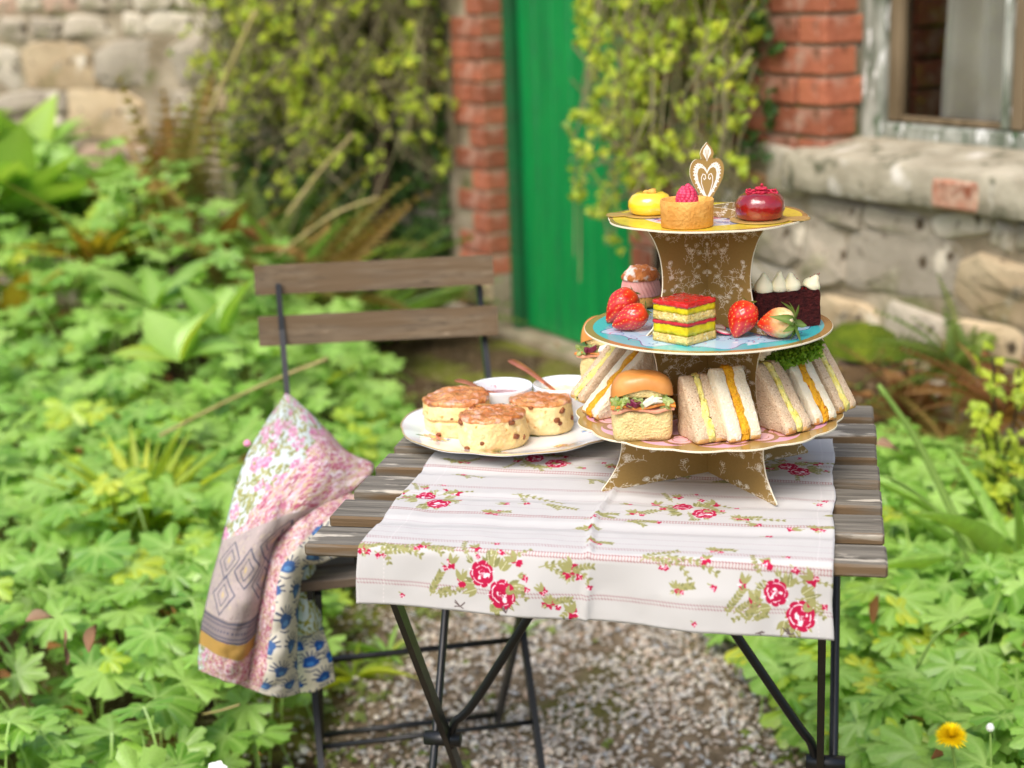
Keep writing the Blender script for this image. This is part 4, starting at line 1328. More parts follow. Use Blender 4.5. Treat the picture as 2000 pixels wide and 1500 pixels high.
# pink paisley to the right of the diagonal on sheet A
tmp = Canvas(1024, 1024, (0, 0, 0)); paisley(tmp, 0, 0, 512, 1024, 5)
Yg, Xg = np.mgrid[0:1024, 0:1024]
msk = (Xg < 512) & (Yg < 560) & (Xg > 470 - (Yg - 90) * .95 + 14 * np.sin(Yg / 23.) + 10 * np.sin(Yg / 9.))
cv.a[msk] = tmp.a[msk]
# mauve-grey band with diamonds
cv.poly([(0, 520), (512, 470), (512, 800), (0, 770)], (186, 166, 158))
curls(cv, 0, 505, 512, 760, 420, [(160, 138, 136), (206, 186, 150), (196, 170, 168), (170, 150, 150)], 8, (4, 10), (2, 4))
for cx, cy in ((400, 560), (400, 668), (120, 590), (130, 690), (270, 620)):
    for k in (1, .55):
        P4 = [(cx, cy - 56 * k), (cx + 84 * k, cy), (cx, cy + 56 * k), (cx - 84 * k, cy), (cx, cy - 56 * k)]
        cv.line(P4, 5 if k == 1 else 4, (78, 80, 108))
    cv.disc(cx, cy, 9, (222, 190, 120))
cv.poly([(0, 745), (512, 775), (512, 845), (0, 812)], (142, 124, 124))
for yy, ww in ((752, 5), (764, 3), (800, 4), (812, 6)):
    cv.line([(0, yy), (512, yy + 31)], ww, (74, 74, 96))
for k in range(24): cv.disc(12 + k * 22, 783 + k * 1.3, 6, (74, 74, 100), 4, n=8)
cv.poly([(0, 815), (512, 848), (512, 900), (0, 866)], (206, 150, 48))
for k in range(64): cv.line([(4 + k * 8, 818 + k * .5), (4 + k * 8, 868 + k * .5)], 2, (188, 132, 40))
tmp2 = Canvas(1024, 1024, (0, 0, 0)); paisley(tmp2, 0, 840, 512, 1024, 11)
msk = (Xg < 512) & (Yg > 868 + Xg * .066) & (Xg > 110 - (Yg - 880) * .5 + 10 * np.sin(Yg / 11.))
cv.a[msk] = tmp2.a[msk]
# sheet B: pink on its left half, ivory with blue flowers on its right half
paisley(cv, 512, 0, 1024, 1024, 21)
tmp3 = Canvas(1024, 1024, (0, 0, 0)); ivoryblue(tmp3, 560, 0, 1024, 1024, 3, 46, 4.6, 2.7)
msk = (Xg > 790 - (Yg / 1024.) ** 1.2 * 120)
cv.a[msk] = tmp3.a[msk]
g_ = cv.a.mean(2, keepdims=True)
cv.a = (cv.a * .80 + g_ * .20) * .84 + 26
IM_Q = cv.image('quilt_print')
cv = Canvas(512, 256, (216, 196, 170))
paleflor(cv, 0, 0, 256, 256, 4, False)
ivoryblue(cv, 256, 0, 512, 256, 6, 42, 2.7, 1.9)
IM_Q2 = cv.image('quilt_print_small')
M_Q = printmat('quilt_cotton', IM_Q, .9, .15, weave=(320, 34, .5, 'X'))
M_Q2 = printmat('quilt_cotton_underside', IM_Q2, .9, .15, weave=(320, 16, .5, 'X'))

def sheet(rows, res=8, uv=(0, 0, 1, 1), wr=.004, seed=0):
    A = np.array([[py_(*p) for p in r] for r in rows])
    A = cr(A, res)                                   # along rows
    A = np.transpose(cr(np.transpose(A, (1, 0, 2)), res), (1, 0, 2))
    nr_, nc = A.shape[:2]
    V = A.reshape(-1, 3).copy()
    for i in range(len(V)):
        p = V[i]
        d = wr * fbm(p[0] * 16, p[1] * 10 + seed, p[2] * 9) + wr * 1.1 * fbm(p[0] * 38 - p[2] * 16, seed, p[2] * 18 + p[0] * 8) + wr * .22 * fbm(p[0] * 120, seed, p[2] * 120)
        V[i] = p + np.array([.25 * d, -d, .3 * d])
    U = [(uv[0] + (uv[2] - uv[0]) * j / (nc - 1), 1 - (uv[1] + (uv[3] - uv[1]) * i / (nr_ - 1))) for i in range(nr_) for j in range(nc)]
    return V, gridfaces(nr_, nc), U
quilt = thing('patchwork_quilt', (-.33, 1.95, .25), 0, 'patchwork quilt of pink, mustard and blue flowered cotton thrown over the chair seat', 'quilt')
def qpart(name, rows, mt, uv, wr=.006, seed=0, lab=None, res=10):
    V, F_, U = sheet(rows, res, uv, wr, seed)
    V = V - np.array([-.33, 1.95, .25])
    o = ob(name, V, F_, mt, quilt, True, U)
    md = o.modifiers.new('thickness', 'SOLIDIFY'); md.thickness = .005; md.offset = -1
    if lab: o['label'] = lab
    return o
A_ = [[(550, 792, 2.27), (558, 777, 2.27), (567, 780, 2.27), (580, 792, 2.26)],
      [(516, 838, 2.16), (556, 820, 2.17), (600, 815, 2.2), (632, 842, 2.24)],
      [(484, 896, 2.07), (545, 880, 2.05), (620, 865, 2.1), (677, 888, 2.19)],
      [(462, 962, 2.02), (530, 945, 1.99), (625, 915, 2.02), (728, 914, 2.12)],
      [(447, 1025, 1.98), (500, 1015, 1.93), (560, 990, 1.93), (690, 958, 2.02)],
      [(432, 1085, 1.95), (470, 1080, 1.89), (508, 1070, 1.885), (556, 1030, 1.95)],
      [(415, 1150, 1.94), (452, 1160, 1.87), (492, 1150, 1.87), (527, 1110, 1.92)],
      [(400, 1220, 1.93), (438, 1235, 1.86), (478, 1230, 1.865), (510, 1190, 1.91)],
      [(394, 1275, 1.93), (428, 1290, 1.86), (466, 1295, 1.865), (497, 1255, 1.91)],
      [(394, 1308, 1.93), (428, 1322, 1.865), (464, 1334, 1.87), (490, 1318, 1.91)]]
B_ = [[(640, 962, 2.04), (680, 968, 2.02), (725, 985, 2.0), (760, 1005, 2.0)],
      [(585, 995, 1.98), (630, 1000, 1.955), (670, 1020, 1.95), (715, 1055, 1.96)],
      [(540, 1040, 1.945), (580, 1050, 1.915), (610, 1062, 1.915), (640, 1090, 1.945)],
      [(515, 1110, 1.93), (545, 1110, 1.885), (570, 1110, 1.885), (592, 1105, 1.93)],
      [(500, 1180, 1.92), (532, 1180, 1.87), (560, 1180, 1.88), (578, 1170, 1.93)],
      [(488, 1250, 1.92), (526, 1255, 1.865), (555, 1255, 1.875), (574, 1245, 1.935)],
      [(478, 1305, 1.92), (518, 1315, 1.865), (552, 1318, 1.875), (574, 1305, 1.94)],
      [(474, 1338, 1.92), (512, 1351, 1.87), (548, 1361, 1.88), (578, 1352, 1.94)]]
C_ = [[(570, 1060, 1.99), (590, 1060, 1.97), (605, 1065, 1.99)], [(572, 1130, 1.985), (594, 1128, 1.955), (612, 1130, 1.985)],
      [(570, 1190, 1.98), (598, 1188, 1.95), (618, 1185, 1.985)], [(566, 1236, 1.98), (600, 1238, 1.95), (626, 1226, 1.985)]]
D_ = [[(566, 1226, 2.0), (595, 1222, 1.985), (622, 1215, 2.0)], [(568, 1265, 1.99), (602, 1262, 1.965), (634, 1252, 1.995)],
      [(566, 1310, 1.985), (606, 1305, 1.955), (644, 1292, 1.99)], [(564, 1352, 1.985), (604, 1350, 1.955), (650, 1328, 1.99)]]
qpart('quilt_top', A_, M_Q, (.0, 0, .5, 1), .007, 1)
qpart('quilt_fold', B_, M_Q, (.5, 0, 1, 1), .006, 2)
qpart('quilt_lining', C_, M_Q2, (0, 0, .5, 1), .004, 3, 'pale blue lining with olive flowers')
qpart('quilt_corner', D_, M_Q2, (.5, 0, 1, 1), .004, 4, 'ivory corner with blue flowers')
for (x, y, Y) in ((560, 776, 2.27), (483, 866, 2.09)):
    MB().add(*lathe([(0, -.006), (.005, -.003), (.006, 0), (.004, .004), (0, .006)], 10)).build('bobble', mat('pink_yarn', lin(226, 150, 180), .95, .1), quilt, loc=py_(x, y, Y) - np.array([-.33, 1.95, .25]))

# ================================================================== TABLECLOTH
PPM = 2400
CU0, CU1, CR_ = .056, .5025, .475
CWp, CHp = int((CU1 - CU0) * PPM), int(CR_ * PPM)
def drop(u): return .054 + (u - .052) * .0367
def clp(x, y):
    """photo position -> place in the cloth print (pixels, y down from the back edge)"""
    P = pz(x, y, .7) - TO
    u, v = P @ TA, P @ TB
    if v < 0:
        r = ray(x, y); t = ((T(0, -.012) - CAM) @ TB) / (r @ TB); Q = CAM + r * t - TO
        u, rr = Q @ TA, drop(Q @ TA) + Q[2]
    else: rr = drop(u) + v
    return (u - CU0) * PPM, CHp - rr * PPM
cv = Canvas(CWp, CHp, (194, 192, 189))
rr = random.Random(5)
# woven rows: pale lines, and hemstitch rows in brownish pink
def row(yc, kind_):
    for k in range(0, CWp, 7):
        y = yc + 3 * math.sin(k / 190.)
        if kind_ == 0: cv.line([(k, y), (k + 4, y + 1.5)], 2, (176, 160, 164))
        elif kind_ == 1:
            cv.line([(k, y - 3), (k + 4, y)], 2.4, (164, 128, 130)); cv.line([(k + 3, y + 5), (k + 6, y + 8)], 2.4, (164, 128, 130))
        else:
            cv.line([(k, y - 6), (k + 4, y - 4)], 2.6, (150, 104, 104)); cv.line([(k, y + 6), (k + 4, y + 8)], 2.6, (150, 104, 104)); cv.line([(k + 2, y - 3), (k + 2, y + 4)], 1.8, (178, 136, 134))
for (yy, kd) in ((914, 2), (930, 0), (949, 1), (965, 0), (986, 0), (1001, 2), (1020, 0), (1036, 0), (1046, 0), (1056, 1), (1069, 2), (1147, 1), (900, 0), (886, 1), (872, 0), (860, 0)):
    row(clp(900, yy)[1], kd)
RED, PINK, OLV, OLD = (178, 30, 68), (206, 82, 120), (152, 150, 98), (130, 130, 84)
def rose(x, y, R, seed=0, col=RED):
    q = random.Random(seed)
    W_ = (232, 224, 228)
    m_ = q.choice((7, 8)); ph = q.random() * 6
    cv.poly([(x + R * (1.0 + .13 * abs(math.sin(m_ * t / 2 + ph)) - .06) * math.cos(t) * .92, y + R * (1.0 + .13 * abs(math.sin(m_ * t / 2 + ph)) - .06) * math.sin(t) * 1.05) for t in np.linspace(0, 2 * PI, 60)], col)
    for k in range(m_):      # notches between petals and pale petal edges
        a = ph + 2 * PI * k / m_ + q.gauss(0, .1)
        cv.line([(x + R * t * math.cos(a), y + R * t * math.sin(a) * 1.05) for t in (.86, 1.08)], R * .07, W_)
        r0 = R * q.uniform(.60, .80); a1 = a + q.uniform(.2, .5)
        cv.line([(x + r0 * math.cos(a1 + t), y + r0 * math.sin(a1 + t) * 1.05) for t in np.linspace(0, q.uniform(.35, .8), 6)], R * q.uniform(.05, .1), W_)
    cx, cy = x + R * q.uniform(-.12, .12), y + R * q.uniform(.02, .22)
    cv.disc(cx, cy, R * .42, W_, R * .36, wob=.32, seed=seed + 3, n=26)
    for k in range(4):
        a = q.random() * 6.28
        cv.disc(cx + R * .3 * math.cos(a), cy + R * .3 * math.sin(a), R * .15, col, R * .1, rot=a, wob=.3, seed=seed + k)
    for k in range(7):
        cv.line([(cx + q.gauss(0, R * .12), cy + q.gauss(0, R * .12)), (cx + q.gauss(0, R * .14), cy + q.gauss(0, R * .14))], R * .045, (176, 60, 84))
def bud(x, y, R, a, seed=0, col=RED):
    q = random.Random(seed * 3 + 1)
    for k in range(4):
        b_ = a + k * 1.6 + q.random(); cv.disc(x + R * .5 * math.cos(b_), y + R * .5 * math.sin(b_), R * q.uniform(.4, .62), col, R * q.uniform(.3, .45), rot=b_, wob=.2, seed=seed + k + 1)
    for k in range(2):
        b_ = q.random() * 6.28; cv.line([(x, y), (x + R * .5 * math.cos(b_), y + R * .5 * math.sin(b_)), (x + R * .9 * math.cos(b_ + .5), y + R * .9 * math.sin(b_ + .5))], max(1.6, R * .16), (244, 226, 230))
    if R > 9:
        for k in range(2): cv.leaf(x, y, R * 2.1, R * .42, a + 2.6 + k * .9, OLV)
    cv.line([(x - R * math.cos(a), y - R * math.sin(a)), (x - 2.4 * R * math.cos(a), y - 2.1 * R * math.sin(a) + 3)], 2.5, OLV)
def sprig(x, y, a, L, n=6, c=OLV, lw=9, w_=3.4):
    px, py2 = x, y
    for k in range(n):
        nx_, ny_ = px + L / n * math.cos(a), py2 + L / n * math.sin(a)
        cv.line([(px, py2), (nx_, ny_)], 2.2, c)
        for s in (-1, 1): cv.leaf(nx_, ny_, lw, w_, a + s * .75, c if (k + s) % 3 else OLD)
        px, py2 = nx_, ny_
        a += rr.gauss(.08, .12)
    return px, py2
def leaves(x, y, n, R, lw, seed):
    q = random.Random(seed)
    for k in range(n):
        a = q.random() * 6.28
        for s in (-.45, 0, .45): cv.leaf(x + R * math.cos(a), y + R * math.sin(a), lw * (1 if s == 0 else .75), lw * .15, a + s, OLV if q.random() < .7 else OLD)
        cv.line([(x + R * math.cos(a), y + R * math.sin(a)), (x + (R + lw * .8) * math.cos(a), y + (R + lw * .8) * math.sin(a))], 1.3, (222, 220, 190))
def bouquet(px1, py1, px2, py2, s, seed, flip=1):
    x, y = clp(px1, py1); X, Y = clp(px2, py2)
    leaves((x + X) / 2, (y + Y) / 2, 12, 38 * s, 40 * s, seed); leaves((x + X) / 2, (y + Y) / 2, 6, 64 * s, 22 * s, seed + 4)
    for (dx, dy, a, L) in ((50, -30, -.5, 90), (-60, 40, 2.2, 70), (30, 70, 1.2, 60), (70, 20, .2, 70), (-50, -60, -2.2, 60)):
        sprig(x + dx * s * .6, y + dy * s * .6, a, L * s)
    rose(x, y, 28 * s, seed); rose(X, Y, 32 * s, seed + 1)
    for (dx, dy, R, a) in ((-72, -16, 13, 2), (-48, 22, 15, 1.7), (-18, -62, 13, 1.2), (42, -52, 9, 1), (78, -34, 15, .8), (24, -92, 7, .4), (58, 40, 11, 2.4), (104, 26, 8, .5)):
        bud(x + dx * s, y + dy * s, R * s, a, seed + int(R))
bouquet(940, 1122, 982, 1160, 1.0, 1)
bouquet(1517, 1160, 1563, 1206, 1.0, 5)
bouquet(832, 968, 858, 984, .95, 9)
bouquet(1045, 897, 1088, 906, .95, 13)
bouquet(1335, 988, 1378, 1003, .95, 17)
bouquet(1540, 912, 1563, 922, .95, 23)
for (x, y, a, L) in ((735, 1085, -.9, 90), (740, 1060, .3, 110), (810, 1072, -.4, 80), (1050, 1110, -.3, 120), (1110, 1180, 1.2, 80), (1250, 1100, -.9, 90), (1290, 1085, -.2, 130), (1000, 965, .05, 150), (1060, 985, .1, 90),
                      (1220, 1020, -.5, 70), (1430, 1010, .1, 120), (880, 925, -.1, 90), (1140, 935, .1, 80), (1300, 925, .3, 60), (1390, 940, -.8, 60), (860, 900, -.1, 70), (1610, 1010, -.2, 40), (1160, 1010, -.8, 60), (1420, 1200, -1.4, 70), (840, 1165, -1.2, 60), (1455, 1215, -1.3, 60), (1120, 1030, -.5, 60)):
    X, Y = clp(x, y); sprig(X, Y, a, L, 8, lw=13, w_=3.6); sprig(X + 14, Y - 6, a + .7, L * .55, 5, lw=11, w_=3.2)
for (x, y, R, a) in ((827, 1065, 13, 1.9), (815, 1068, 9, 0), (990, 985, 11, .1), (975, 1000, 9, .3), (1030, 985, 9, 0), (1115, 1110, 13, .8), (1060, 1155, 11, 1), (1065, 1180, 9, 1.3), (1025, 1130, 8, .5), (1380, 1090, 13, 1.8), (1396, 1072, 8, 0),
                      (1300, 1112, 7, 1), (1290, 1112, 6, 1), (735, 1088, 7, 1), (745, 1088, 6, 1), (868, 1112, 8, 1), (1150, 1030, 12, .6), (1160, 1015, 9, 0), (1480, 1025, 12, .2), (1500, 1045, 9, .2), (1545, 1035, 12, 3), (1610, 980, 9, .5), (1600, 985, 8, .5),
                      (1230, 985, 11, .4), (1285, 1020, 10, .4), (1140, 915, 10, .4), (1180, 905, 9, .2), (905, 925, 9, .3), (930, 1090, 6, 1), (1117, 1200, 15, 1.4), (1150, 1150, 7, 1), (1355, 1215, 6, 1), (785, 1165, 6, 1), (1440, 990, 8, .3), (1500, 1095, 9, 1.4), (1395, 1148, 8, .7)):
    X, Y = clp(x, y); bud(X, Y, R, a, int(x))
for (x, y, s_) in ((1240, 1003, .6), (1445, 1012, .55), (955, 1003, .55), (700, 1075, .5), (905, 905, .5), (1195, 912, .5), (1110, 1122, .6), (1075, 1180, .5), (1395, 1075, .5), (1590, 1035, .5), (1160, 1060, .45), (1320, 1150, .4)):
    X, Y = clp(x, y)
    leaves(X, Y, 4, 14 * s_, 32 * s_, int(x)); bud(X, Y, 24 * s_, 1.2, int(x)); bud(X + 34 * s_, Y + 14 * s_, 15 * s_, .4, int(x) + 1); sprig(X, Y, -.5, 90 * s_, 6, lw=12)
for (x, y) in ((900, 1185), (990, 1195), (1480, 1235), (1540, 1240)):
    X, Y = clp(x, y)
    for k in range(7): cv.line([(X, Y), (X + rr.uniform(-16, 16), Y + rr.uniform(-16, 6))], 2.2, (96, 84, 82))
# stitched hems
for k in range(0, CHp, 10): cv.line([(CWp - 34, k), (CWp - 34, k + 5)], 1.6, (214, 208, 206)); cv.line([(62, k), (62, k + 5)], 1.6, (214, 208, 206))
IM_C = cv.image('tablecloth_print')
M_CLOTH = printmat('printed_cotton', IM_C, .92, .1, weave=(900, 240, .18))
NU, NR_ = 150, 170
vs, uvs = [], []
for i in range(NR_ + 1):
    for j in range(NU + 1):
        s = j / NU
        u = CU0 + (CU1 - CU0) * s
        back = .335 + .065 * s
        d = drop(u)
        rtot = d + back
        # more rows near the bend
        r = rtot * i / NR_
        top = r - d
        w1 = fbm(u * 9, r * 7, 3.3); w2 = fbm(u * 26, r * 22, 7.7)
        ridge = math.exp(-((u - .2755 - .004 * math.sin(r * 30)) / .0028) ** 2)
        R_b = .0055
        if top > R_b:
            v, z_ = top - R_b + .001, .7018
            # settles a little between slats
            ph = ((v / (SW + SG)) % 1)
            sag = -.0045 * math.sin(PI * (ph - .66) / .34) if ph > .66 else 0
            near = min(1, (top - R_b) / .03)
            under = 1 if (v < .19 or u < .27) else .35
            z_ += sag * .5 + max(0, .0022 * w1 + .0009 * w2 + .0007) * near * under
            z_ += .0045 * ridge * (1 if v < .17 else max(0, 1 - (v - .17) / .05)) * under
            v -= .001
        elif top > -R_b * .57:
            a = (R_b - top) / (R_b * 1.57) * PI / 2
            v = .001 - R_b * math.sin(a) - .001
            z_ = .7018 - R_b * (1 - math.cos(a))
            z_ += .002 * ridge
        else:
            h = -(top + R_b * .57)
            q = min(1, h / .03)
            v = -R_b - .0005 - q * (.0032 + .0036 * math.sin(u * 34 + 1) + .004 * w1 + .001 * w2) - .004 * ridge * q - h * .05
            z_ = .7018 - R_b - h
        du = .0014 * math.sin(r * 46 + 2) * (1 if s > .5 else .8) + .0012 * w2
        if s < .5: du += -.005 * max(0, 1 - r / .06) + .002
        p = T(u + du * abs(2 * s - 1), v, z_ - .7)
        vs.append(p); uvs.append((s, r / CR_))
cloth = ob('tablecloth', vs, gridfaces(NR_ + 1, NU + 1), M_CLOTH, None, True, uvs)
md = cloth.modifiers.new('thickness', 'SOLIDIFY'); md.thickness = .0011; md.offset = -1
tag(cloth, 'white cotton cloth printed with red roses, folded over the front edge of the table', 'tablecloth')
# ================================================================== CAKE STAND
SCx, SCy = (T(.3704, .2526))[:2]
ZT = .7021
Z1, Z2, Z3 = .7 + .0683, .7 + .1639, .7 + .2783
GOLD = (162, 132, 74)
def floral(cv, x0, y0, x1, y1, n, seed, c=(250, 246, 234), sc=1.0):
    q = random.Random(seed)
    for _ in range(n):
        x, y = q.uniform(x0, x1), q.uniform(y0, y1)
        a = -PI / 2 + q.gauss(0, .7)
        L = q.uniform(60, 130) * sc
        pts = [(x, y)]
        for k in range(9):
            a += q.gauss(0, .28)
            pts.append((pts[-1][0] + L / 9 * math.cos(a), pts[-1][1] + L / 9 * math.sin(a)))
            if k % 2:
                for s in (-1, 1):
                    b_ = a + s * .8; l_ = q.uniform(9, 20) * sc
                    e = pts[-1]
                    cv.line([e, (e[0] + l_ * math.cos(b_), e[1] + l_ * math.sin(b_))], 1.8 * sc, c)
                    if q.random() < .5: cv.leaf(e[0] + l_ * math.cos(b_), e[1] + l_ * math.sin(b_), 9 * sc, 2.2 * sc, b_ + .3, c)
        cv.line(pts, 2.0 * sc, c)
        ex, ey = pts[-1]
        R_ = q.uniform(10, 17) * sc
        m_ = q.choice((5, 6, 8))
        for k in range(m_):      # outlined petals
            b_ = 2 * PI * k / m_ + q.random() * .4
            px, py2 = ex + R_ * .6 * math.cos(b_), ey + R_ * .6 * math.sin(b_)
            ring = [(px + R_ * .42 * math.cos(t) , py2 + R_ * .34 * math.sin(t)) for t in np.linspace(0, 6.28, 9)]
            cv.line(ring, 1.6 * sc, c)
        for k in range(7): b_ = q.random() * 6.28; cv.line([(ex, ey), (ex + R_ * .4 * math.cos(b_), ey + R_ * .4 * math.sin(b_))], 1.4 * sc, c)
cv = Canvas(1024, 1024, GOLD)
cv.a += (RNG.random((128, 128, 1)).repeat(8, 0).repeat(8, 1) - .5) * 5
for k in range(95):
    floral(cv, 10, 60, 620, 1020, 1, 300 + k, sc=1.12)
# mirrored sprays about the fold, as printed on the card
cv.a[:, 512:] = cv.a[:, :512][:, ::-1]
IM_G = cv.image('gold_card_print')
M_GOLD = printmat('gold_printed_card', IM_G, .42, .5, metal=.25)
M_CREAM = mat('cream_card_edge', lin(232, 222, 196), .7, .3)
M_GPL = mat('plain_gold_card', lin(198, 164, 98), .3, .5, metal=.3, bump=(.4, 120, .001))

stand = thing('cake_stand', (SCx, SCy, ZT), 0, 'three-tier gold printed card cake stand with pink, blue and yellow plates', 'cake stand')
LSC = Vector((SCx, SCy, ZT))
dA = np.array([-.100, -.075]); dA /= np.linalg.norm(dA)        # towards the front-left foot
dB = np.array([.0763, -.105]); dB /= np.linalg.norm(dB)        # towards the front-right foot
def panel(name, prof, d, th=.0016, offz=0, uvz=(0, .1), uvr=.14, mt=None):
    """flat card symmetric about the axis; prof: list of (r, z) for the right edge, bottom to top"""
    right = cr(np.array(prof), 5)
    poly = [(r, z_) for r, z_ in right] + [(-r, z_) for r, z_ in right[::-1]]
    # fill with strips so that the concave card triangulates cleanly
    n = len(right)
    v, uv, f = [], [], []
    nrm = np.array([-d[1], d[0]])
    nc = 9
    for side in (-1, 1):
        for (r, z_) in right:
            for k in range(nc):
                rr_ = r * (2 * k / (nc - 1) - 1)
                v.append((d[0] * rr_ + nrm[0] * th / 2 * side, d[1] * rr_ + nrm[1] * th / 2 * side, z_))
                uv.append((.5 + .5 * rr_ / uvr, (z_ - uvz[0]) / (uvz[1] - uvz[0])))
    off = n * nc
    f += gridfaces(n, nc) + gridfaces(n, nc, off)
    nf = len(f)
    for i in range(n - 1):
        for k in (0, nc - 1): f.append((i * nc + k, (i + 1) * nc + k, off + (i + 1) * nc + k, off + i * nc + k))
    for k in range(nc - 1):
        for i in (0, n - 1): f.append((i * nc + k, i * nc + k + 1, off + i * nc + k + 1, off + i * nc + k))
    me = mk(name, v, f, M_GOLD if mt is None else mt, False, uv)
    me.materials.append(M_CREAM)
    me.polygons.foreach_set('material_index', [0] * nf + [1] * (len(f) - nf))
    return link(bpy.data.objects.new(name, me), stand)
z1, z2, z3 = Z1 - ZT, Z2 - ZT, Z3 - ZT
for d in (dA, dB):
    dl = np.array([-.114, -.053]) if d is dA else np.array([.053, -.119])
    dl = dl / np.linalg.norm(dl)
    panel('lower_support', [(.129, 0), (.1295, .003), (.121, .012), (.111, .026), (.106, .042), (.106, .055), (.110, z1 - .002)], dl, uvz=(-.01, .17), uvr=.15)
    panel('middle_support', [(.081, z1 + .002), (.074, z1 + .02), (.071, z1 + .045), (.074, z1 + .07), (.083, z2 - .002)], d, uvz=(.06, .2), uvr=.12)
    panel('upper_support', [(.086, z2 + .002), (.076, z2 + .010), (.068, z2 + .028), (.063, z2 + .05), (.065, z2 + .075), (.073, z2 + .096), (.085, z3 - .0015)], d, uvz=(z2 - .02, z3 + .01), uvr=.10)
    panel('top_lug', [(.041, z3 + .001), (.042, z3 + .008), (.039, z3 + .0098), (.036, z3 + .0102)], d, uvz=(z3 - .02, z3 + .05), uvr=.08)
# heart-shaped finial: outline in its own plane
def heart(t):
    """half outline: list of (x, z) from the foot up to the tip"""
HP = [(.0040, .0), (.0042, .012), (.0055, .018), (.011, .027), (.0165, .037), (.0185, .046), (.0170, .054), (.0125, .0585), (.0075, .0580), (.0062, .0600), (.0074, .0640), (.0055, .0690), (.0022, .0730), (0.0, .0755)]
hp = cr(np.array(HP), 4)
nseg = 9
v, uv, f = [], [], []
dF = np.array([.94, -.05 - .29]); dF /= np.linalg.norm(dF)
dF = np.array([.97, .24]); dF /= np.linalg.norm(dF)
nF = np.array([-dF[1], dF[0]])
for side in (-1, 1):
    for (r, z_) in hp:
        for k in range(nseg):
            q = r * (2 * k / (nseg - 1) - 1)
            v.append((dF[0] * q + nF[0] * .0008 * side, dF[1] * q + nF[1] * .0008 * side, z3 + z_))
            uv.append((.5 + q / .042, z_ / .080))
off = len(hp) * nseg
f = gridfaces(len(hp), nseg) + gridfaces(len(hp), nseg, off)
nf = len(f)
for i in range(len(hp) - 1):
    for k in (0, nseg - 1): f.append((i * nseg + k, (i + 1) * nseg + k, off + (i + 1) * nseg + k, off + i * nseg + k))
cv = Canvas(420, 800, (170, 138, 78))
def hz(x, z_): return 210 + x / .042 * 420, 800 - z_ / .080 * 800
cr_w = (246, 242, 230)
for s in (-1, 1):
    o_ = [hz(s * x, z_) for x, z_ in ((.001, .017), (.008, .027), (.0128, .037), (.0142, .045), (.0132, .051), (.0100, .0545), (.0055, .0535), (.0015, .0495), (0, .046))]
    i_ = [hz(s * x, z_) for x, z_ in ((.0005, .021), (.006, .029), (.0094, .037), (.0104, .044), (.0092, .0485), (.0068, .0500), (.0036, .0488), (.0012, .0455), (0, .043))]
    for k in range(len(o_) - 1): cv.poly([o_[k], o_[k + 1], i_[k + 1], i_[k]], cr_w)
    for k in range(1, 8):
        cx, cy = (o_[k][0] + i_[k][0]) / 2, (o_[k][1] + i_[k][1]) / 2
        cv.disc(cx, cy, 5, (196, 168, 110), n=8)
    for t in np.linspace(.1, .95, 15):       # beads along the outside
        k = min(int(t * 8), 7); u_ = t * 8 - k
        cv.disc(o_[k][0] * (1 - u_) + o_[k + 1][0] * u_ + s * 6, o_[k][1] * (1 - u_) + o_[k + 1][1] * u_, 8, cr_w, n=9)
    pts = [hz(s * x, z_) for x, z_ in ((0, .018), (.0035, .026), (.0060, .034), (.0062, .040), (.0045, .0435), (.0020, .0425), (.0014, .039), (.0030, .0375), (.0038, .0395))]
    cv.line(pts, 9, cr_w)
tip = [hz(x, z_) for x, z_ in ((0, .0735), (.004, .068), (.0045, .064), (.002, .060), (0, .056), (-.002, .060), (-.0045, .064), (-.004, .068))]
cv.poly(tip, cr_w)
for dx in (-.002, 0, .002): cv.line([hz(0, .058), hz(dx, .068)], 4, (176, 146, 88))
IM_H = cv.image('finial_print')
me = mk('finial', v, f, printmat('finial_card', IM_H, .5, .4), False, uv); me.materials.append(M_CREAM)
me.polygons.foreach_set('material_index', [0] * nf + [1] * (len(f) - nf))
link(bpy.data.objects.new('finial', me), stand)

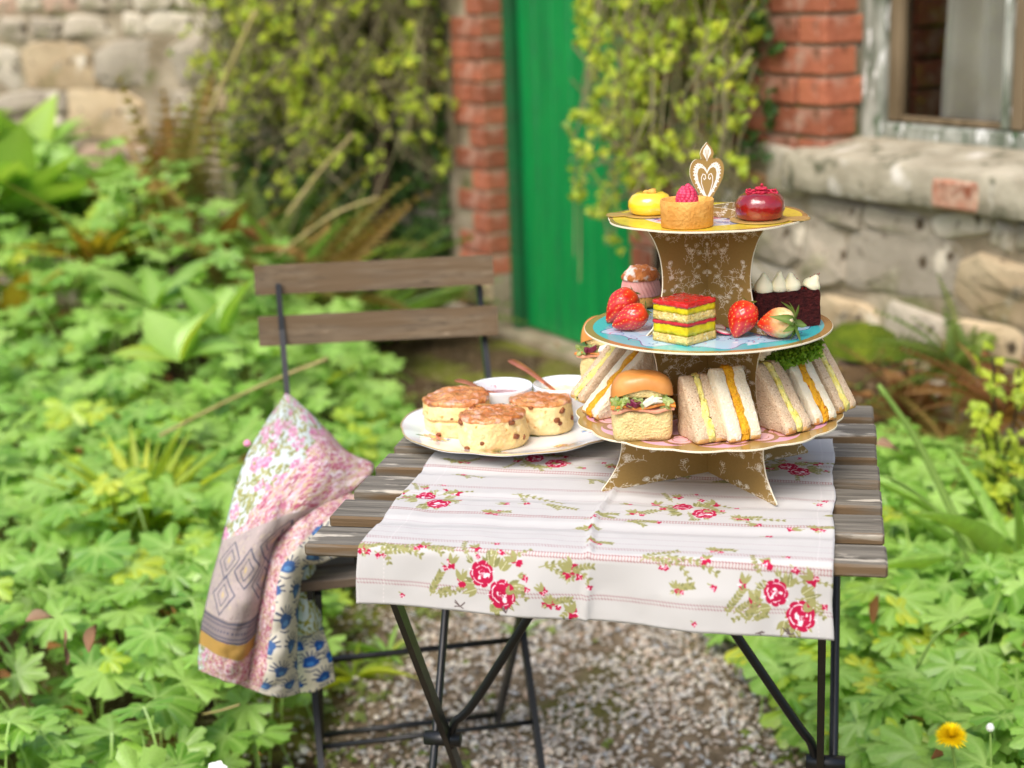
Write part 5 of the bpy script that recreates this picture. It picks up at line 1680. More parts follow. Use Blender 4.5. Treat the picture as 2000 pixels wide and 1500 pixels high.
# plates
def plate_print(kind_):
    cv = Canvas(900, 900, GOLD)
    q = random.Random(kind_)
    c0 = 450
    if kind_ == 1:
        for k in range(12):      # pink lobes with swirls between gold bands
            a = 2 * PI * k / 12
            x, y = c0 + 330 * math.cos(a), c0 + 330 * math.sin(a)
            cv.disc(x, y, 96, (222, 168, 196), 78, rot=a + PI / 2, n=30)
        cv.disc(c0, c0, 300, (226, 176, 190), n=60)
        for k in range(24):
            a = 2 * PI * (k + .5) / 24; x, y = c0 + 330 * math.cos(a), c0 + 330 * math.sin(a)
            for r_ in (58, 44, 26): 
                cv.disc(x, y, r_, (150, 112, 72) if r_ == 58 else (236, 186, 192), n=30)
                if r_ != 58: cv.line([(x + r_ * math.cos(t), y + r_ * math.sin(t)) for t in np.linspace(0, 5, 20)], 3, (156, 108, 84))
        for k in range(60):
            a, d = q.random() * 6.28, q.random() ** .5 * 280
            cv.line([(c0 + d * math.cos(a) + 18 * math.cos(t), c0 + d * math.sin(a) + 18 * math.sin(t)) for t in np.linspace(0, 4, 10)], 3, (176, 128, 120))
    elif kind_ == 2:
        cv.disc(c0, c0, 408, (66, 190, 196), n=90)
        blob = [(c0 + (352 + 26 * math.sin(9 * t) + 12 * math.sin(17 * t + 1)) * math.cos(t), c0 + (352 + 26 * math.sin(9 * t) + 12 * math.sin(17 * t + 1)) * math.sin(t)) for t in np.linspace(0, 2 * PI, 140)]
        cv.poly(blob, (176, 214, 236)); cv.line(blob, 3, (60, 84, 150))
        for k in range(150):
            a, d = q.random() * 6.28, (q.random() ** .5) * 350
            x, y, r_ = c0 + d * math.cos(a), c0 + d * math.sin(a), q.uniform(8, 30)
            s0 = q.random() * 6
            cv.line([(x + r_ * math.cos(s0 + t) * (1 - t / 9), y + r_ * math.sin(s0 + t) * (1 - t / 9)) for t in np.linspace(0, q.uniform(2, 5), 12)], q.uniform(2, 4), q.choice([(52, 74, 140), (90, 130, 196), (36, 50, 110), (200, 120, 150)]))
        for k in range(26):
            a, d = q.random() * 6.28, (q.random() ** .5) * 340
            cv.disc(c0 + d * math.cos(a), c0 + d * math.sin(a), q.uniform(8, 26), q.choice([(214, 232, 244), (232, 190, 206), (150, 200, 232), (226, 226, 236)]), wob=.3, seed=k + 1)
    else:
        cv.disc(c0, c0, 416, (228, 204, 62), n=90)
        for k in range(90):
            a, d = q.random() * 6.28, 300 + q.random() * 100
            cv.disc(c0 + d * math.cos(a), c0 + d * math.sin(a), q.uniform(4, 9), (206, 176, 52), n=9)
        cv.disc(c0, c0, 285, (206, 222, 240), n=60, wob=.03)
        for k in range(110):
            a, d = q.random() * 6.28, (q.random() ** .5) * 265
            x, y, r_ = c0 + d * math.cos(a), c0 + d * math.sin(a), q.uniform(10, 34)
            cv.disc(x, y, r_, q.choice([(216, 110, 140), (150, 110, 176), (226, 170, 186), (120, 130, 190), (238, 226, 232), (190, 84, 110)]), wob=.35, seed=k + 5, al=.85)
        curls(cv, c0 - 200, c0 - 200, c0 + 200, c0 + 200, 60, [(110, 60, 110), (240, 232, 236), (170, 60, 100)], 4, (10, 24), (3, 5))
    return cv.image('plate_print')
def plate(name, R, zc, amp, nl, kind_, th=.0018, lab=None, sq=0):
    n = 180
    out_ = []
    for k in range(n):
        a = 2 * PI * k / n
        r = R * (1 + amp * abs(math.sin(nl * a / 2)) - amp * .5)
        out_.append((r * math.cos(a), r * math.sin(a)))
    v = [(0, 0, zc)] + [(x, y, zc) for x, y in out_] + [(x * 1.003, y * 1.003, zc - .0003) for x, y in out_] + [(x * 1.003, y * 1.003, zc - th) for x, y in out_] + [(0, 0, zc - th)]
    uv = [(.5 + x / (2.06 * R), .5 + y / (2.06 * R)) for x, y, z_ in v]
    f = [(0, 1 + k, 1 + (k + 1) % n) for k in range(n)]
    nf = n
    for q in (1, 1 + n):
        f += [(q + k, q + n + k, q + n + (k + 1) % n, q + (k + 1) % n) for k in range(n)]
    f += [(1 + 3 * n, 1 + 2 * n + (k + 1) % n, 1 + 2 * n + k) for k in range(n)]
    me = mk(name, v, f, printmat('%s_print_card' % ('', 'pink', 'blue', 'yellow')[kind_], plate_print(kind_), .22, .5, coat=.5), False, uv)
    me.materials.append(M_CREAM); me.materials.append(M_GPL)
    me.polygons.foreach_set('material_index', [0] * n + [1] * (2 * n) + [2] * n)
    o = link(bpy.data.objects.new(name, me), stand)
    if lab: o['label'] = lab
    return o
plate('plate', .1385, z1, .035, 16, 1, lab='pink and gold scalloped bottom plate')
plate('plate', .1285, z2, .0, 4, 2, lab='blue and turquoise middle plate with gold rim')
plate('plate', .1015, z3, .03, 8, 3, lab='yellow top plate')

# ================================================================== FOOD
def bumpy(amp, f_, seed=0, ax=(1, 1, 1)):
    def g(p):
        return tuple(p * (1 + amp * fbm(p.x * f_ + seed, p.y * f_, p.z * f_)))
    return g
M_BWHITE = mat('white_bread', lin(240, 230, 204), .95, .1, col2=lin(232, 218, 186), nscale=60, bump=(.9, 500, .002), sss=.15, ssss=.003,
               specks=((lin(250, 244, 228), 260, .55, .75, 3),))
M_BBROWN = mat('brown_bread', lin(226, 202, 170), .95, .1, col2=lin(214, 186, 152), nscale=80, bump=(1, 620, .0022), sss=.1, ssss=.002,
               specks=((lin(176, 136, 104), 640, .58, .70, 2), (lin(240, 224, 196), 520, .58, .7, 2), (lin(140, 96, 70), 330, .68, .73, 2)))
M_CRUST = mat('bread_crust', lin(206, 152, 84), .85, .2, col2=lin(222, 180, 116), nscale=120, bump=(.6, 300, .002))
M_EGG = mat('egg_mayonnaise', lin(244, 226, 104), .5, .5, col2=lin(250, 240, 160), nscale=160, bump=(1, 380, .004), specks=((lin(96, 128, 48), 260, .68, .71, 2),))
M_CORO = mat('spiced_filling', lin(246, 184, 20), .5, .5, col2=lin(232, 158, 16), nscale=200, bump=(1, 380, .004), specks=((lin(190, 66, 24), 110, .66, .70, 2), (lin(110, 110, 30), 200, .71, .74, 2)))

def prism(poly, x0, x1, seed, rnd=.0025, n=3, bump_=.0008):
    """bread slice: polygon (y, z) between x0 and x1 with softened rims and a bumpy surface"""
    P = np.array(poly, float)
    # resample the outline, rounding corners
    Q = []
    m_ = len(P)
    for i in range(m_):
        a, b_, c = P[i - 1], P[i], P[(i + 1) % m_]
        ra = (a - b_) / np.linalg.norm(a - b_); rc = (c - b_) / np.linalg.norm(c - b_)
        Q.append(b_ + ra * rnd); Q.append(b_ + (ra + rc) * rnd * .3); Q.append(b_ + rc * rnd)
        L = np.linalg.norm(c - b_)
        k_ = int(L / .005)
        for k in range(1, k_): Q.append(b_ + rc * rnd + rc * (L - 2 * rnd) * k / k_)
    Q = np.array(Q); cen = Q.mean(0)
    n = len(Q)
    xs = [(x0, .955), (x0 + .0012, 1.0), ((x0 + x1) / 2, 1.0), (x1 - .0012, 1.0), (x1, .955)]
    v = []
    for x, s in xs:
        for q in Q:
            w_ = cen + (q - cen) * s
            v.append((x, w_[0], w_[1]))
    f = []
    for i in range(4): f += [(i * n + k, i * n + (k + 1) % n, (i + 1) * n + (k + 1) % n, (i + 1) * n + k) for k in range(n)]
    # faces: inner rings then centre
    for base, x in ((0, x0), (4 * n, x1)):
        prev = base
        for s in (.62, .3):
            o_ = len(v)
            for q in Q:
                w_ = cen + (q - cen) * s * .955
                v.append((x, w_[0], w_[1]))
            f += [(prev + k, prev + (k + 1) % n, o_ + (k + 1) % n, o_ + k) for k in range(n)]
            prev = o_
        c_ = len(v); v.append((x, cen[0], cen[1]))
        f += [(prev + k, prev + (k + 1) % n, c_) for k in range(n)]
    vv = []
    for p in v:
        d = bump_ * 1.7 * fbm(p[0] * 60 + seed, p[1] * 60, p[2] * 60) + bump_ * .8 * fbm(p[0] * 260, p[1] * 260 + seed, p[2] * 260)
        vv.append((p[0] + d, p[1] + d, p[2] + d * .6))
    return vv, f
SH = .094
def sandwich(px, py, phi, bread, filling, label, seed, h=.078, b_=.062, t=.0135, tf=.0075, sh=.2, lean=0, z_=None, roll=0, name='sandwich_triangle', bead=True):
    """upright triangle sandwich; (px, py): where the outer bottom edge meets the plate in the photograph;
       phi: outward direction, 0 towards the viewer, positive to the right"""
    z_ = Z1 + .0008 if z_ is None else z_
    P = pz(px, py, z_)
    d = np.array([math.sin(phi), -math.cos(phi), 0])
    base = P - d * b_
    rz = math.atan2(-d[0], -d[1]) if False else math.atan2(d[0], -d[1])
    s = thing(name, base, rz, label, 'sandwich')
    s.rotation_euler = (lean, roll, rz)
    # local: -y outward, z up, x thickness
    poly = [(0, 0), (-b_, 0), (-b_ - .0004, .008), (-.2 * b_, h), (0, h * .985)]
    W_ = 2 * t + tf
    x = -W_ / 2
    for i, (nm, m_, a, c) in enumerate((('bread_slice', bread, x, x + t), ('filling', filling, x + t - .0006, x + t + tf + .0006), ('bread_slice', bread, x + t + tf, x + W_))):
        if nm == 'filling': pl = [(p[0] * 1.0 - .0009 * (p[0] < 0), p[1] * 1.0 + .0005) for p in poly]
        else: pl = poly
        vv, ff = prism(pl, a, c, seed * 7 + i, .003 if nm != 'filling' else .002, bump_=.0009 if nm != 'filling' else .0026)
        o = ob(nm, vv, ff, m_, s)
        if nm != 'filling':      # crust along the bottom rim, at the outer edge
            me = o.data; me.materials.append(M_CRUST)
            for p in me.polygons:
                c_ = p.center
                if c_.y < -b_ + .004 and c_.z < .0045 + .002 * math.sin(c_.x * 900): p.material_index = 1
                if c_.z < .0020: p.material_index = 1
    return s
R = math.radians
sandwich(1392, 866, R(17), M_BBROWN, M_EGG, 'brown bread egg sandwich standing upright just right of the filled roll', 1, h=.060, b_=.048, t=.0138, tf=.0058)
sandwich(1457, 862, R(20), M_BWHITE, M_CORO, 'white bread sandwich with orange filling at the middle of the bottom tier', 2, h=.067, b_=.048, t=.0135, tf=.0085)
sandwich(1562, 846, R(31), M_BBROWN, M_EGG, 'brown bread egg sandwich with its whole side showing, first of the right-hand trio', 3, h=.064, b_=.062, t=.0125, tf=.0065)
sandwich(1614, 826, R(34), M_BWHITE, M_CORO, 'white bread sandwich with orange filling squeezed between two brown ones on the right', 4, h=.069, b_=.060, t=.0115, tf=.0082)
sandwich(1655, 804, R(38), M_BBROWN, M_EGG, 'brown bread egg sandwich overhanging the plate at the far right of the stand', 5, h=.076, b_=.064, t=.0115, tf=.0068)
sandwich(1150, 815, R(-62), M_BWHITE, M_CORO, 'white bread sandwich with orange filling pointing left over the scones', 6, h=.070, b_=.084, t=.0125, tf=.0065)
sandwich(1126, 783, R(-66), M_BBROWN, M_EGG, 'brown bread egg sandwich at the far left, beside the two white pots', 7, h=.076, b_=.084, t=.010, tf=.0085)

M_CRUMB = mat('roll_crumb', lin(240, 218, 158), .9, .15, col2=lin(230, 204, 140), nscale=90, bump=(1, 420, .003), sss=.15, ssss=.003, specks=((lin(214, 180, 110), 300, .6, .72, 2),))
M_BUN = mat('golden_roll_crust', lin(202, 124, 54), .34, .5, col2=lin(228, 170, 98), nscale=16, nlo=.42, nhi=.7, bump=(.2, 200, .001))  # lighter second colour paints a highlight into the crust
M_LET = leafmat('lettuce', [(0, (150, 176, 90)), (.5, (186, 204, 130)), (1, (120, 156, 66))], (210, 220, 170), .4, .4)
M_HAM = mat('smoked_chicken', lin(236, 172, 140), .5, .4, col2=lin(226, 150, 116), nscale=60)
M_GLZ = mat('orange_glaze', lin(206, 126, 56), .3, .6, col2=lin(226, 140, 50), nscale=80)
M_RCAB = mat('red_cabbage', lin(110, 26, 60), .4, .5)
M_MAYO = mat('white_cheese', lin(240, 232, 212), .5, .4)
def roll(px, py, phi, label, seed, W_=.062, D=.055, hl=.030, hu=.034, z_=None, tilt=0):
    z_ = Z1 + .0008 if z_ is None else z_
    P = pz(px, py, z_)
    s = thing('filled_roll', P, phi, label, 'filled roll')
    s.rotation_euler = (0, tilt, phi)
    # lower half: soft cornered block of crumb with a browned underside
    def blk(x0, x1, y0, y1, z0, z1_, amp, dome=0, mfun=None, name='lower_half', mt=M_CRUMB, e=.22, res=22):
        vs, fs = [], []
        nz_ = 9
        ring = res * 4
        for i in range(nz_ + 1):
            q = i / nz_
            sc = 1 - .06 * (abs(2 * q - 1)) ** 4
            if dome: sc = (1 - q ** 2.6) ** .42 if q < 1 else 0.02
            zz = z0 + (z1_ - z0) * (q if not dome else math.sin(q * PI / 2))
            for k in range(ring):
                a = 2 * PI * k / ring
                c_, s_ = math.cos(a), math.sin(a)
                r_ = 1 / (abs(c_) ** (2 / e) + abs(s_) ** (2 / e)) ** (e / 2)
                x = (x0 + x1) / 2 + c_ * r_ * (x1 - x0) / 2 * sc; y = (y0 + y1) / 2 + s_ * r_ * (y1 - y0) / 2 * sc
                d = amp * fbm(x * 60 + seed, y * 60, zz * 60)
                vs.append((x + d, y + d, zz + d * .5))
        fs = [(i * ring + k, i * ring + (k + 1) % ring, (i + 1) * ring + (k + 1) % ring, (i + 1) * ring + k) for i in range(nz_) for k in range(ring)]
        fs += [tuple(reversed(range(ring))), tuple(nz_ * ring + k for k in range(ring))]
        return ob(name, vs, fs, mt, s)
    blk(-W_ / 2, W_ / 2, 0, D, 0, hl, .0012, e=.35)
    # filling: meat folds, glaze rim, lettuce and cheese bits
    for k, (m_, th_, ov, nm) in enumerate(((M_HAM, .0035, .0010, 'chicken_slice'), (M_GLZ, .0026, .0022, 'glazed_slice'))):
        vs, fs = [], []
        nx = 36
        for i in range(nx + 1):
            x = -W_ / 2 - ov + (W_ + 2 * ov) * i / nx
            zz = hl + .0005 + k * .004 + .0016 * math.sin(x * 150 + seed + k * 2) + (.002 * k) * (x / W_)
            y0 = -ov + .0012 * math.sin(x * 330 + k)
            vs += [(x, y0, zz), (x, y0 - .0006, zz + th_ * .5), (x, y0 + .0004, zz + th_), (x, D * .8, zz + th_), (x, D * .8, zz)]
        fs = gridfaces(nx + 1, 5)
        ob(nm, vs, fs, m_, s)
    zl = hl + .008
    ms, rn = [], []
    for k in range(26):
        x = random.uniform(-W_ / 2, W_ / 2)
        if abs(x) < .012 and random.random() < .5: continue
        ms.append((random.randrange(5), m4((x, random.uniform(-.003, .006), zl + random.uniform(-.001, .006)), (nr(1), -1, nr(1)), (nr(1), nr(.4), nr(.6)), .007)))
        rn.append(random.random())
    scatter('lettuce', SL, ms, M_LET, s, rn)
    for (x, zz, w_, m_, nm) in ((-.008, zl + .002, .009, M_RCAB, 'red_cabbage_shred'), (-.014, zl + .001, .006, M_RCAB, 'red_cabbage_shred'), (.006, zl + .003, .011, M_MAYO, 'cheese_cube'), (.014, zl + .004, .009, M_MAYO, 'cheese_cube')):
        o = MB().add(*box(-w_ / 2, w_ / 2, -.004, .006, -.0028, .003, .0008)).build(nm, m_, s, smooth=False); o.location = (x, -.001, zz); o.rotation_euler = (nr(.3), nr(.35), nr(.5))
    zu = hl + .0145
    # upper half: torn crumb face in front under a shiny browned dome
    o = blk(-W_ / 2 + .0045, W_ / 2 - .0045, .0005, D - .006, zu, zu + .0125, .0010, name='upper_crumb', e=.5)
    vs, fs = [], []
    na, nb = 40, 14
    for i in range(nb + 1):
        q = i / nb
        for k in range(na):
            a = 2 * PI * k / na
            c_, s_ = math.cos(a), math.sin(a)
            r_ = 1 / (abs(c_) ** 3.4 + abs(s_) ** 3.4) ** (1 / 3.4)
            sc = math.cos(q * PI / 2) ** .46 if q < 1 else 0.0
            x = c_ * r_ * (W_ / 2 + .0015) * sc
            y = D / 2 + s_ * r_ * (D / 2 + .0015) * sc
            # the crust skirt rises in an arch over the crumb at the front
            lift = .010 * max(0, -s_) ** 1.5 * (1 - (c_ * r_) ** 2 * .9) * (1 - q) if s_ < 0 else 0
            zz = zu - .0012 + (hu + .0012) * math.sin(q * PI / 2) ** .9 + lift - (0 if s_ < 0 else .006 * (1 - q))
            d = .0010 * fbm(x * 40 + seed, y * 40, zz * 40)
            vs.append((x, y, zz + d))
    fs = [(i * na + k, i * na + (k + 1) % na, (i + 1) * na + (k + 1) % na, (i + 1) * na + k) for i in range(nb) for k in range(na)]
    o = ob('upper_crust', vs, fs, M_BUN, s)
    return s
roll(1257, 861, R(-2), 'soft golden roll filled with chicken and lettuce at the front of the bottom tier', 3, W_=.060, D=.050, hl=.0295, hu=.0215)
Pq = py_(1163, 752, 1.66)
roll(1172, 757, R(-30), 'second golden roll tucked behind the left sandwiches under the blue plate', 8, W_=.056, D=.05, hl=.034, hu=.030)

# cress tuft lying on the right sandwiches
cs = []
rn = []
cx = py_(1552, 692, 1.545)
for k in range(900):
    q = np.array([random.uniform(-.030, .028), random.uniform(-.016, .016), random.uniform(-.008, .007)])
    q[2] += q[0] * .28
    if (q[0] / .031) ** 2 + (q[1] / .017) ** 2 > 1: continue
    cs.append((random.randrange(5), m4(q, (nr(1), -.5, nr(1)), (nr(1), nr(1), nr(.6)), .0034))); rn.append(random.random())
M_CRESS = leafmat('cress', [(0, (104, 150, 30)), (.5, (130, 172, 44)), (1, (84, 124, 30))], (150, 190, 70), .3)
ct = thing('cress_garnish', cx, 0, 'mat of bright green cress lying on the sandwiches under the blue plate', 'cress')
scatter('cress_leaves', SL, cs, M_CRESS, ct, rn)

# ---------------- middle tier
ZM = Z2 + .0006
# layered square cake
M_SPONGE = mat('vanilla_sponge', lin(240, 214, 140), .9, .15, col2=lin(226, 190, 104), nscale=110, bump=(1, 420, .003), sss=.1, specks=((lin(250, 236, 190), 240, .6, .7, 2),))
M_LEMON = mat('lemon_jelly_layer', lin(232, 214, 30), .4, .5, col2=lin(206, 184, 10), nscale=90, bump=(.6, 160, .002), sss=.2, ssss=.004)
M_RASPJ = mat('raspberry_jelly', lin(204, 22, 34), .12, .6, col2=lin(222, 40, 40), nscale=60, coat=.9, bump=(.9, 130, .003), sss=.1)
M_RASPL = mat('raspberry_layer', lin(206, 50, 58), .4, .5, col2=lin(190, 36, 46), nscale=90, bump=(.6, 240, .001))
P = pz(1337, 662, ZM)
ck = thing('layered_cake_square', P, R(43), 'square of lemon and vanilla cake with shiny raspberry jelly top and red middle layer', 'cake')
hs = .0222
zz = 0
for i, (m_, th_, g) in enumerate(((M_SPONGE, .0085, .0004), (M_LEMON, .0100, -.0002), (M_RASPL, .0034, .0003), (M_SPONGE, .0085, 0), (M_LEMON, .0066, -.0003), (M_RASPJ, .0044, .0002))):
    nm = ('sponge_layer', 'lemon_layer', 'raspberry_layer', 'sponge_layer', 'lemon_layer', 'jelly_top')[i]
    vs, fs = [], []
    N_ = 16
    ring = []
    for s in range(4):
        for k in range(N_):
            t = -1 + 2 * k / N_
            ring.append([(t, -1), (1, t), (-t, 1), (-1, -t)][s])
    for lv in range(4):
        z0 = zz + th_ * lv / 3
        for (a, b_) in ring:
            e = 1 + (g / hs) + (.0012 / hs) * fbm(a * 9 + i * 5, b_ * 9, lv * 2 + i) + (.0005 / hs) * fbm(a * 30 + i * 5, b_ * 30, lv * 4 + i)
            if lv in (0, 3): e -= .00025 / hs
            vs.append((a * hs * e, b_ * hs * e, z0 + .0010 * fbm(a * 3, b_ * 3, zz * 300) * (0 if zz + z0 == 0 else 1)))
    nR = len(ring)
    fs = [(l_ * nR + k, l_ * nR + (k + 1) % nR, (l_ + 1) * nR + (k + 1) % nR, (l_ + 1) * nR + k) for l_ in range(3) for k in range(nR)]
    fs += [tuple(reversed(range(nR)))]
    o0 = len(vs)
    # bumpy top
    g_ = 12
    for a in range(g_ + 1):
        for b_ in range(g_ + 1):
            u_, v_ = (2 * a / g_ - 1), (2 * b_ / g_ - 1)
            amp = .0007 if i == 5 else .0002
            vs.append((u_ * hs * .985, v_ * hs * .985, zz + th_ + (amp * (1 + fbm(u_ * 5, v_ * 5, 2.2) * 2.4) if max(abs(u_), abs(v_)) < .99 else -.0003)))
    fs += gridfaces(g_ + 1, g_ + 1, o0)
    ob(nm, vs, fs, m_, ck, smooth=True)
    zz += th_

# strawberries
M_STRAW = bpy.data.materials.new('strawberry_flesh'); M_STRAW.use_nodes = True
def strawmat(name, pale):
    mt = bpy.data.materials.new(name); mt.use_nodes = True
    n, l = mt.node_tree.nodes, mt.node_tree.links
    b = n['Principled BSDF']; b.inputs['Roughness'].default_value = .22; b.inputs['Coat Weight'].default_value = .4
    b.inputs['Subsurface Weight'].default_value = .12; b.inputs['Subsurface Scale'].default_value = .004
    tc = n.new('ShaderNodeTexCoord'); sp = n.new('ShaderNodeSeparateXYZ'); l.new(tc.outputs['Object'], sp.inputs[0])
    nz_ = n.new('ShaderNodeTexNoise'); nz_.inputs['Scale'].default_value = 60
    l.new(tc.outputs['Object'], nz_.inputs['Vector'])
    ma = n.new('ShaderNodeMath'); ma.operation = 'MULTIPLY_ADD'; ma.inputs[1].default_value = .012; l.new(nz_.outputs[0], ma.inputs[0]); l.new(sp.outputs['Z'], ma.inputs[2])
    mr = n.new('ShaderNodeMapRange'); mr.inputs[1].default_value = -.008; mr.inputs[2].default_value = .026; l.new(ma.outputs[0], mr.inputs[0])
    cr_ = n.new('ShaderNodeValToRGB'); e = cr_.color_ramp.elements
    cs_ = ((0, (190, 18, 24)), (.6, (208, 30, 26)), (.85, (228, 74, 36)), (1, (238, 170, 110))) if not pale else ((0, (206, 40, 20)), (.25, (226, 84, 40)), (.5, (240, 190, 130)), (1, (246, 232, 190)))
    while len(e) < 4: e.new(.5)
    for i, (p, c) in enumerate(cs_): e[i].position = p; e[i].color = (*lin(*c), 1)
    l.new(mr.outputs[0], cr_.inputs[0])
    at = n.new('ShaderNodeAttribute'); at.attribute_name = 'pit'
    mx = n.new('ShaderNodeMix'); mx.data_type = 'RGBA'; l.new(at.outputs['Fac'], mx.inputs[0]); l.new(cr_.outputs[0], mx.inputs[6]); mx.inputs[7].default_value = (*lin(240, 130, 70), 1)
    l.new(mx.outputs[2], b.inputs['Base Color'])
    return mt
M_ST1, M_ST2 = strawmat('ripe_strawberry', False), strawmat('pale_shouldered_strawberry', True)
M_SEED = mat('strawberry_seed', lin(232, 180, 80), .5, .4)
M_CAL = leafmat('strawberry_leaf', [(0, (96, 130, 50)), (.5, (120, 150, 70)), (1, (80, 112, 44))], (160, 180, 110), .3, .45)
def strawberry(px, py, L, Rb, axis, label, seed, mt=M_ST1, zc=None, nleaf=8, ll=.016, flat=1.0):
    """axis: world direction from the tip to the leafy shoulder"""
    rr = random.Random(seed)
    ax = Vector(axis).normalized()
    P = pz(px, py, ZM)
    s = thing('strawberry', (P[0], P[1], ZM), 0, label, 'strawberry')
    q = Vector((0, 0, 1)).rotation_difference(ax).to_matrix().to_4x4()
    prof = []
    for i in range(25):
        t = i / 24
        r = Rb * (math.sin(PI * min(1, t * .9 + .02)) ** .8) * (.62 + .45 * t) * 1.02
        if t > .93: r *= 1 - (t - .93) * 7
        prof.append((max(r, 0), -L * .55 + L * t))
    prof[0] = (0, -L * .55); prof[-1] = (0, L * .40)
    seeds = []
    for i in range(11):
        z_ = -L * .50 + L * .86 * i / 11
        t = (z_ + L * .55) / L
        n_ = max(5, int(15 * math.sin(PI * min(1, t * .9 + .05)) * (.6 + .5 * t)))
        for k in range(n_): seeds.append((2 * PI * (k + .5 * (i % 2)) / n_, z_))
    sa_ = np.array(seeds)
    n = 72
    vs, fs = lathe(prof, n)
    V = np.array(vs)
    ang = np.arctan2(V[:, 1], V[:, 0]); rad = np.hypot(V[:, 0], V[:, 1])
    da = np.abs((ang[:, None] - sa_[None, :, 0] + PI) % (2 * PI) - PI) * rad[:, None]
    dz = V[:, 2][:, None] - sa_[None, :, 1]
    dd = np.sqrt(da ** 2 + dz ** 2).min(1)
    pit = np.exp(-(dd / (Rb * .085)) ** 2)
    V[:, :2] *= (1 - .065 * pit)[:, None]
    V[:, 0] *= flat
    wob = np.array([1 + .05 * fbm(p[0] * 50 + seed, p[1] * 50, p[2] * 50) for p in V])
    V *= wob[:, None]
    body = mk('flesh', V, fs, mt)
    # rest on the plate
    Vw = np.array([(q @ Vector(p)) for p in V])
    lowz = Vw[:, 2].min()
    base = Matrix.Translation((0, 0, -lowz)) @ q
    at = body.attributes.new('pit', 'FLOAT', 'POINT'); at.data.foreach_set('value', (pit * .35).astype(np.float32))
    o = bpy.data.objects.new('flesh', body); link(o, s); o.matrix_local = base
    # seeds
    sm = MB()
    for (a, z_) in seeds:
        t = (z_ + L * .55) / L
        r = Rb * (math.sin(PI * min(1, t * .9 + .02)) ** .8) * (.62 + .45 * t) * 1.02 * .965
        if t > .93 or t < .04: continue
        p = Vector((r * math.cos(a) * flat, r * math.sin(a), z_)); p = p * (1 + .05 * fbm(p.x * 50 + seed, p.y * 50, p.z * 50))
        u_ = Vector((-math.sin(a), math.cos(a), 0)); nn_ = Vector((math.cos(a), math.sin(a), 0))
        s_ = .00042
        sm.add([p + u_ * s_, p + Vector((0, 0, s_ * 1.8)), p - u_ * s_, p - Vector((0, 0, s_ * 1.8)), p + nn_ * s_ * .9], [(0, 1, 4), (1, 2, 4), (2, 3, 4), (3, 0, 4)])
    so = sm.build('seeds', M_SEED, s); so.matrix_local = base; so['kind'] = 'stuff'
    lm = [vmesh('calyx_leaf', oval(1, .2, 6, c_, .3, tw), M_CAL) for c_, tw in ((.5, .3), (-.2, -.4), (.9, .2))]
    for k in range(nleaf):
        a = 2 * PI * k / nleaf + rr.random() * .4
        M_ = m4((0, 0, L * .385), (math.cos(a) * -.2, math.sin(a) * -.2, 1), (math.cos(a), math.sin(a), rr.uniform(-.2, .6)), ll * rr.uniform(.75, 1.2))
        c = bpy.data.objects.new('calyx_leaf', lm[k % 3]); link(c, s); c.matrix_local = base @ Matrix(M_.tolist())
    return s
strawberry(1216, 628, .046, .0178, (.75, .25, .75), 'strawberry leaning against the pink cream bun', 1, ll=.010)
strawberry(1234, 645, .042, .0155, (.92, -.1, .42), 'strawberry lying in front of the other one on the left of the blue plate', 2, ll=.011)
strawberry(1450, 656, .041, .0172, (.42, .35, .85), 'upright strawberry right of the layered cake', 3, ll=.010)
strawberry(1520, 660, .040, .0175, (.93, -.42, .10), 'strawberry with pale shoulders and big curled green leaves at the front right', 4, M_ST2, ll=.023, nleaf=9)

# choux bun with pink cream
M_CHX = mat('choux_crust', lin(176, 92, 44), .7, .3, col2=lin(206, 128, 66), nscale=60, bump=(1, 220, .004), specks=((lin(240, 226, 214), 110, .5, .62, 5),))
M_CHB = mat('choux_base', lin(226, 176, 100), .8, .2, col2=lin(206, 146, 74), nscale=70, bump=(.8, 260, .003))
M_PCR = mat('pink_cream', lin(232, 170, 160), .5, .4, col2=lin(224, 150, 144), nscale=50, sss=.2, ssss=.004)
P = pz(1252, 598, ZM)
cb = thing('choux_bun', P, .3, 'round choux bun dusted with sugar and filled with ridged pink cream', 'choux bun')
cb.scale = (1.08, 1.08, 1.2)
ob('lower_bun', *lathe([(0, 0), (.014, 0), (.0195, .004), (.0205, .009), (.0185, .0125), (0, .013)], 40, bumpy(.05, 120)), M_CHB, cb)
vs, fs = [], []
na, nb = 120, 12
for i in range(nb + 1):
    q = i / nb
    for k in range(na):
        a = 2 * PI * k / na
        r = (.0195 + .0008 * math.sin(PI * q)) * (1 - .12 * q) + .0011 * abs(math.sin(a * 15 + q * 5))
        vs.append((r * math.cos(a), r * math.sin(a), .0115 + .0145 * q))
fs = [(i * na + k, i * na + (k + 1) % na, (i + 1) * na + (k + 1) % na, (i + 1) * na + k) for i in range(nb) for k in range(na)] + [tuple(nb * na + k for k in range(na))]
ob('pink_cream', vs, fs, M_PCR, cb)
o = ob('lid', *lathe([(0, .0250), (.016, .0250), (.0197, .0262), (.0198, .0285), (.0165, .0335), (.010, .0372), (0, .0388)], 48, bumpy(.06, 130, 4)), M_CHX, cb)

